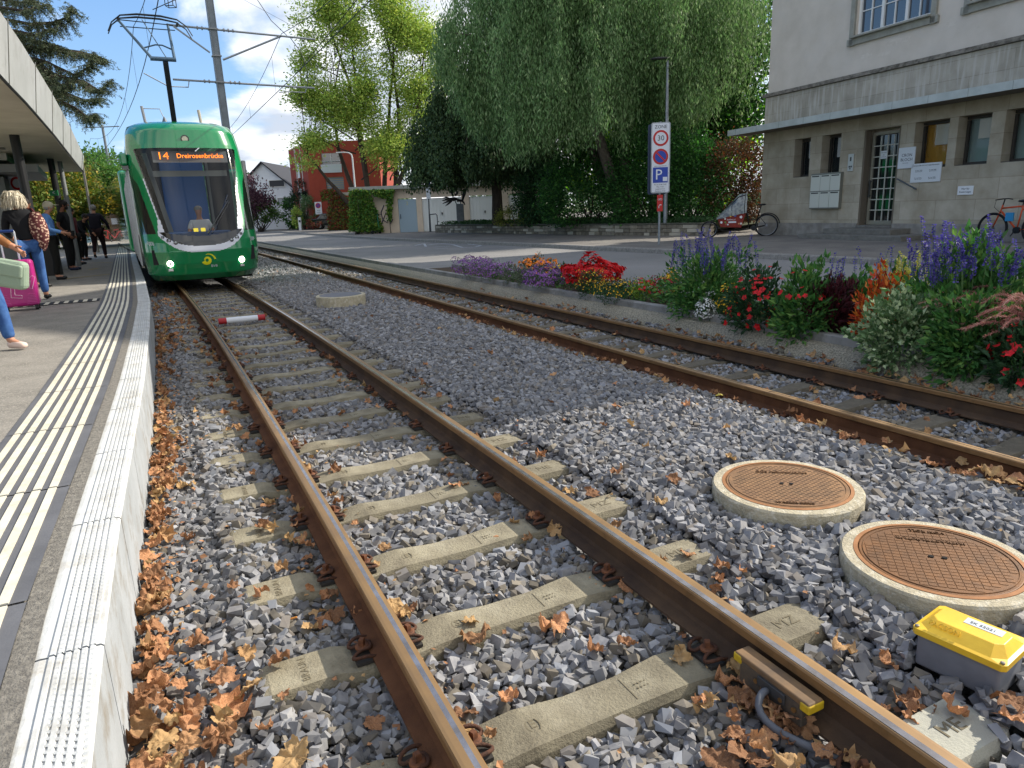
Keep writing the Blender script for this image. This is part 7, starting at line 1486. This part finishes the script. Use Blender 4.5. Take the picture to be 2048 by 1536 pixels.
navy=M('cloth_black','#15161a',rough=.9); jean=M('jeans','#2c4f86',rough=.9,col2='#3f669c',vs=14); jeand=M('trousers_dark','#14130f',rough=.9); bl_=M('cloth_blue','#5d8ac4',rough=.9); mar=M('cloth_maroon','#5a2126',rough=.9); drk_=M('cloth_dark_jacket','#1d1a26',rough=.9); brn=M('trousers_brown','#2b1719',rough=.9); tan=M('cloth_tan','#a8744a',rough=.9,col2='#93623c',vs=12); shb=M('shoe_dark','#121214',rough=.6); blond=M('hair_blond','#d9cfb8',rough=.55,isl=1,ilo=.75,ihi=1.2); hdk=M('hair_dark','#241d19',rough=.7); hgy=M('hair_grey','#8f8b85',rough=.7)
# blonde woman seen from behind
bp=G(80,600,.25); w2,P=person('blonde woman seen from behind in dark top and jeans, floral bag on her shoulder',bp,rad(-35),1.72,dict(sp=(-.02,.02,1.12),ch=(-.04,.06,1.30),nb=(-.06,.08,1.45),nk=(-.07,.10,1.53),hd=(-.08,.14,1.62),sL=(-.22,.04,1.39),sR=(.13,.06,1.41),eL=(-.27,.12,1.13),wL=(-.20,.33,1.02),eR=(.20,.02,1.14),wR=(.16,.20,.98),tR=(.14,.12,.035)),navy,jean,shb,blond,longhair=True,coat_len=.98)
s=MB(); s.grid(lambda u,v:(.17+.13*math.cos(u*2*PI)*math.sin(PI*(.12+.86*v))**.8*1.0+.03*v,-.05+.09*math.sin(u*2*PI)*math.sin(PI*(.12+.86*v))**.7-.05*v,1.42-.62*v),20,14,closeu=True); fb=thing('shoulder_bag','floral patterned shoulder bag hanging on the blonde woman','bag',tuple(bp),rad(35)); fb.scale=w2.scale
def floral():
    m=mat('floral','#8a4a42',rough=.9); nt=m.node_tree; N=nt.nodes; L=nt.links; v=N.new('ShaderNodeTexVoronoi'); v.inputs['Scale'].default_value=26; tc=N.new('ShaderNodeTexCoord'); L.new(tc.outputs['Object'],v.inputs[0]); r=N.new('ShaderNodeValToRGB'); r.color_ramp.elements[0].color=(*lin('#d9b59c'),1); r.color_ramp.elements[1].color=(*lin('#5a2a2c'),1); r.color_ramp.elements[0].position=.25; r.color_ramp.elements[1].position=.5; L.new(v.outputs['Distance'],r.inputs[0]); L.new(r.outputs[0],N['Principled BSDF'].inputs['Base Color']); return m
s.obj('bag_body',floral(),fb,smooth=True); s=MB(); s.tube([(.20,-.06,1.34),(.14,0,1.47),(.02,.12,1.48),(.05,.18,1.3)],.014,6); s.obj('strap',_mc['cloth_maroon'],fb)
# man in cap
bp=G(118,560,.25); person('man in beige cap, blue sleeves and dark vest, seen from the side',bp,rad(62),1.70,dict(hd=(0,.09,1.60),nk=(0,.05,1.53),wL=(-.16,.26,1.05),wR=(.16,.26,1.05),eR=(.21,.0,1.13)),bl_,jeand,shb,hgy,cap=M('cap_beige','#b9b19a',rough=.9),fat=1.05)
vs_=MB(); 
# bearded man in black, hand in pocket
bp=G(147,541,.25); pm,P=person('dark-haired bearded man in black t-shirt with his hand in his pocket',bp,rad(75),1.80,dict(hd=(0,.07,1.62),eR=(.21,-.10,1.13),wR=(.17,.08,.92),eL=(-.21,-.1,1.13),wL=(-.17,.08,.92)),navy,M('trousers_black','#121214',rough=.9),M('sneaker_navy','#20273f',rough=.7),hdk,skin2,'short',coat_len=.88)
s=MB(); s.ball((0,.105,1.565),.062,12,sc=(1,.65,.85)); s.obj('beard',hdk,pm,smooth=True)
bp=G(150,536,.25)+Vector((-.75,1.5,0)); bp.z=.25; person('person in maroon top half hidden behind the bearded man',bp,rad(80),1.66,{},mar,jeand,shb,hdk)
bp=G(160,528,.25)+Vector((-1.0,2.0,0)); bp.z=.25; person('person in dark jacket leaning forward behind the maroon one',bp,rad(95),1.62,dict(ch=(0,.12,1.26),nb=(0,.2,1.38),nk=(0,.24,1.44),hd=(0,.3,1.50),sL=(-.17,.15,1.35),sR=(.17,.15,1.35),eL=(-.2,.2,1.1),wL=(-.18,.35,.95),eR=(.2,.2,1.1),wR=(.18,.35,.95)),navy,jeand,shb,hdk)
bp=G(72,585,.25)+Vector((-.5,.9,0)); bp.z=.25; person('dark-haired person mostly hidden behind the first canopy post',bp,rad(20),1.68,{},drk_,jeand,shb,hdk,skin2)
# walking man
bp=G(203,518,.25); person('heavy-set man in dark jacket walking away along the platform',bp,rad(-20),1.80,dict(hL=(-.1,0,.90),kL=(-.12,-.02,.50),aL=(-.13,-.22,.20),tL=(-.13,-.16,.06),kR=(.12,.12,.50),aR=(.12,.12,.09),tR=(.12,.27,.035),eL=(-.33,-.05,1.15),wL=(-.34,.05,.90),eR=(.33,.02,1.15),wR=(.36,.14,.93),ch=(0,.04,1.31),nb=(0,.08,1.46),nk=(0,.1,1.53),hd=(0,.14,1.62)),drk_,brn,shb,hgy,fat=1.35,coat_len=.90)
# woman at the left frame edge
bp=Vector((-5.13,6.72,.25)); pw,P=person('person in tan jacket and jeans cut off by the left edge, wearing pale sneakers',bp,rad(100),1.68,dict(aR=(.08,-.22,.12),tR=(.08,-.08,.05),kR=(.1,-.02,.5),aL=(-.09,.20,.09),tL=(-.09,.34,.035),kL=(-.1,.14,.5),eL=(-.30,.05,1.15),wL=(-.34,.22,1.02),eR=(.24,.0,1.15),wR=(.26,.14,.95)),tan,jean,M('sneaker_pink','#d9c0b2',rough=.7),hdk,coat_len=.82)
# olive bag near her
p=G(25,545,.62); bgp=PY(22,548,6.45); t=thing('crossbody_bag','pale green bag hanging at the hip of the person at the left edge','bag',tuple(bgp)); s=MB(); s.box((0,0,0),(.29,.12,.26)); bgm=M('bag_olive','#8fa08c',rough=.8,bump=.5,bs=14); s.obj('bag_body',bgm,t,rot=(0,rad(12),0),bevel=.045); s=MB(); s.box((.01,-.055,.045),(.27,.045,.12),ry=rad(14)); s.obj('flap',bgm,t,bevel=.02); s=MB(); s.tube([(-.13,0,.1),(-.2,.02,.3),(-.26,.1,.55)],.012,6); s.obj('strap',bgm,t)
# pink suitcase
sp_=G(80,619,.25); sl=G(22,624,.25); u_=(sp_-sl).normalized(); t=thing('suitcase','pink hard-shell suitcase with white letter outlines beside the blonde woman','suitcase',tuple(sp_-u_*.22),math.atan2(u_.y,u_.x)); pk=M('suitcase_pink','#b01f78',rough=.35,spec=.6,coat=.3)
s=MB(); s.box((0,.13,.39),(.47,.26,.66)); sh=s.obj('shell',pk,t,bevel=.05)
s=MB()
for k in range(7): s.box((.155,-.004,.10+k*.022),(.14-.01*k,.01,.006)); s.box((-.16,-.004,.10+k*.022),(.12-.01*k,.01,.006))
s.obj('ridge',M('ridge_pink','#c9529a',rough=.4),sh)
wl=M('outline_white','#dcd3dc',rough=.6)
def outl(P,par,c=(0,0),sc_=1,a=0,closed=True): s=MB(); s.tube([(c[0]+sc_*(x*math.cos(a)-z*math.sin(a)),-.006,c[1]+sc_*(x*math.sin(a)+z*math.cos(a))) for x,z in P],.0022,4,closed=closed); s.obj('letter_outline',wl,par)
outl([(0,0),(.13,0),(.13,.04),(.045,.04),(.045,.17),(0,.17)],sh,(-.09,.20),1,rad(-8)); outl([(0,0),(.04,0),(.04,.11),(.08,.05),(.12,.11),(.12,0),(.16,0),(.16,.18),(.12,.18),(.08,.11),(.04,.18),(0,.18)],sh,(.03,.36),1,rad(-20))
star=[((.035 if k%2==0 else .015)*math.cos(PI/2+k*PI/5),(.035 if k%2==0 else .015)*math.sin(PI/2+k*PI/5)) for k in range(10)]; outl(star,sh,(.06,.60),1.1); outl(star,sh,(-.11,.42),1.1)
for x in (-.19,.19):
    for y in (.04,.22): s=MB(); s.cyl((x-.02,y,.03),(x+.02,y,.03),.03,n=12); s.box((x,y,.06),(.05,.05,.03)); s.obj('wheel',blkp,t)
s=MB(); s.tube([(-.10,.2,.70),(-.10,.2,1.10),(-.10,.2,1.12),(.08,.2,1.12),(.08,.2,1.10),(.08,.2,.70)],.014,8); s.obj('handle',M('handle_pale','#c9ccd2',rough=.4,metal=.4),t); s=MB(); s.tube([(-.10,.2,1.12),(.08,.2,1.12)],.02,8); s.obj('grip',M('grip_blue','#24407c',rough=.5),t)
# tram driver
dv=thing('person','tram driver in white shirt sitting behind the windscreen','person',tuple(tb_.matrix_world@Vector((0,0,0)))); dv.rotation_euler=(0,0,th+PI); bpy.context.view_layer.update()
dl=tn+Matrix.Rotation(th,3,'Z')@Vector((.12,1.75,.42)); dv.location=dl
V={'pel':(Vector((0,0,.45)),.14),'ch':(Vector((0,.02,.85)),(.17,.12)),'nb':(Vector((0,.02,1.0)),.07),'nk':(Vector((0,.03,1.08)),.05),'jw':(Vector((0,.05,1.14)),.065),'hd':(Vector((0,.03,1.21)),.085),'tp':(Vector((0,.02,1.28)),.05),'sL':(Vector((-.18,.02,.95)),.06),'sR':(Vector((.18,.02,.95)),.06),'eL':(Vector((-.26,.14,.72)),.045),'eR':(Vector((.26,.14,.72)),.045),'wL':(Vector((-.18,.38,.72)),.03),'wR':(Vector((.18,.38,.72)),.03),'hL':(Vector((-.17,.46,.71)),.03),'hR':(Vector((.17,.46,.71)),.03)}
Eg=[('pel','ch'),('ch','nb'),('nb','nk'),('nk','jw'),('jw','hd'),('hd','tp'),('ch','sL'),('ch','sR'),('sL','eL'),('sR','eR'),('eL','wL'),('eR','wR'),('wL','hL'),('wR','hR')]
skinmesh('body',V,Eg,skin,dv,1); V2={k:(V[k][0],(tuple(1.12*q for q in V[k][1]) if isinstance(V[k][1],tuple) else V[k][1]*1.18)) for k in ('pel','ch','nb','sL','sR')}; V2['eL']=(V['sL'][0].lerp(V['eL'][0],.8),.06); V2['eR']=(V['sR'][0].lerp(V['eR'][0],.8),.06)
skinmesh('shirt',V2,[('pel','ch'),('ch','nb'),('ch','sL'),('ch','sR'),('sL','eL'),('sR','eR')],M('shirt_white','#d9dde2',rough=.8),dv,1); s=MB(); s.ball((0,.01,1.24),.093,12,sc=(.95,1,.85)); s.obj('hair',hgy,dv,smooth=True)
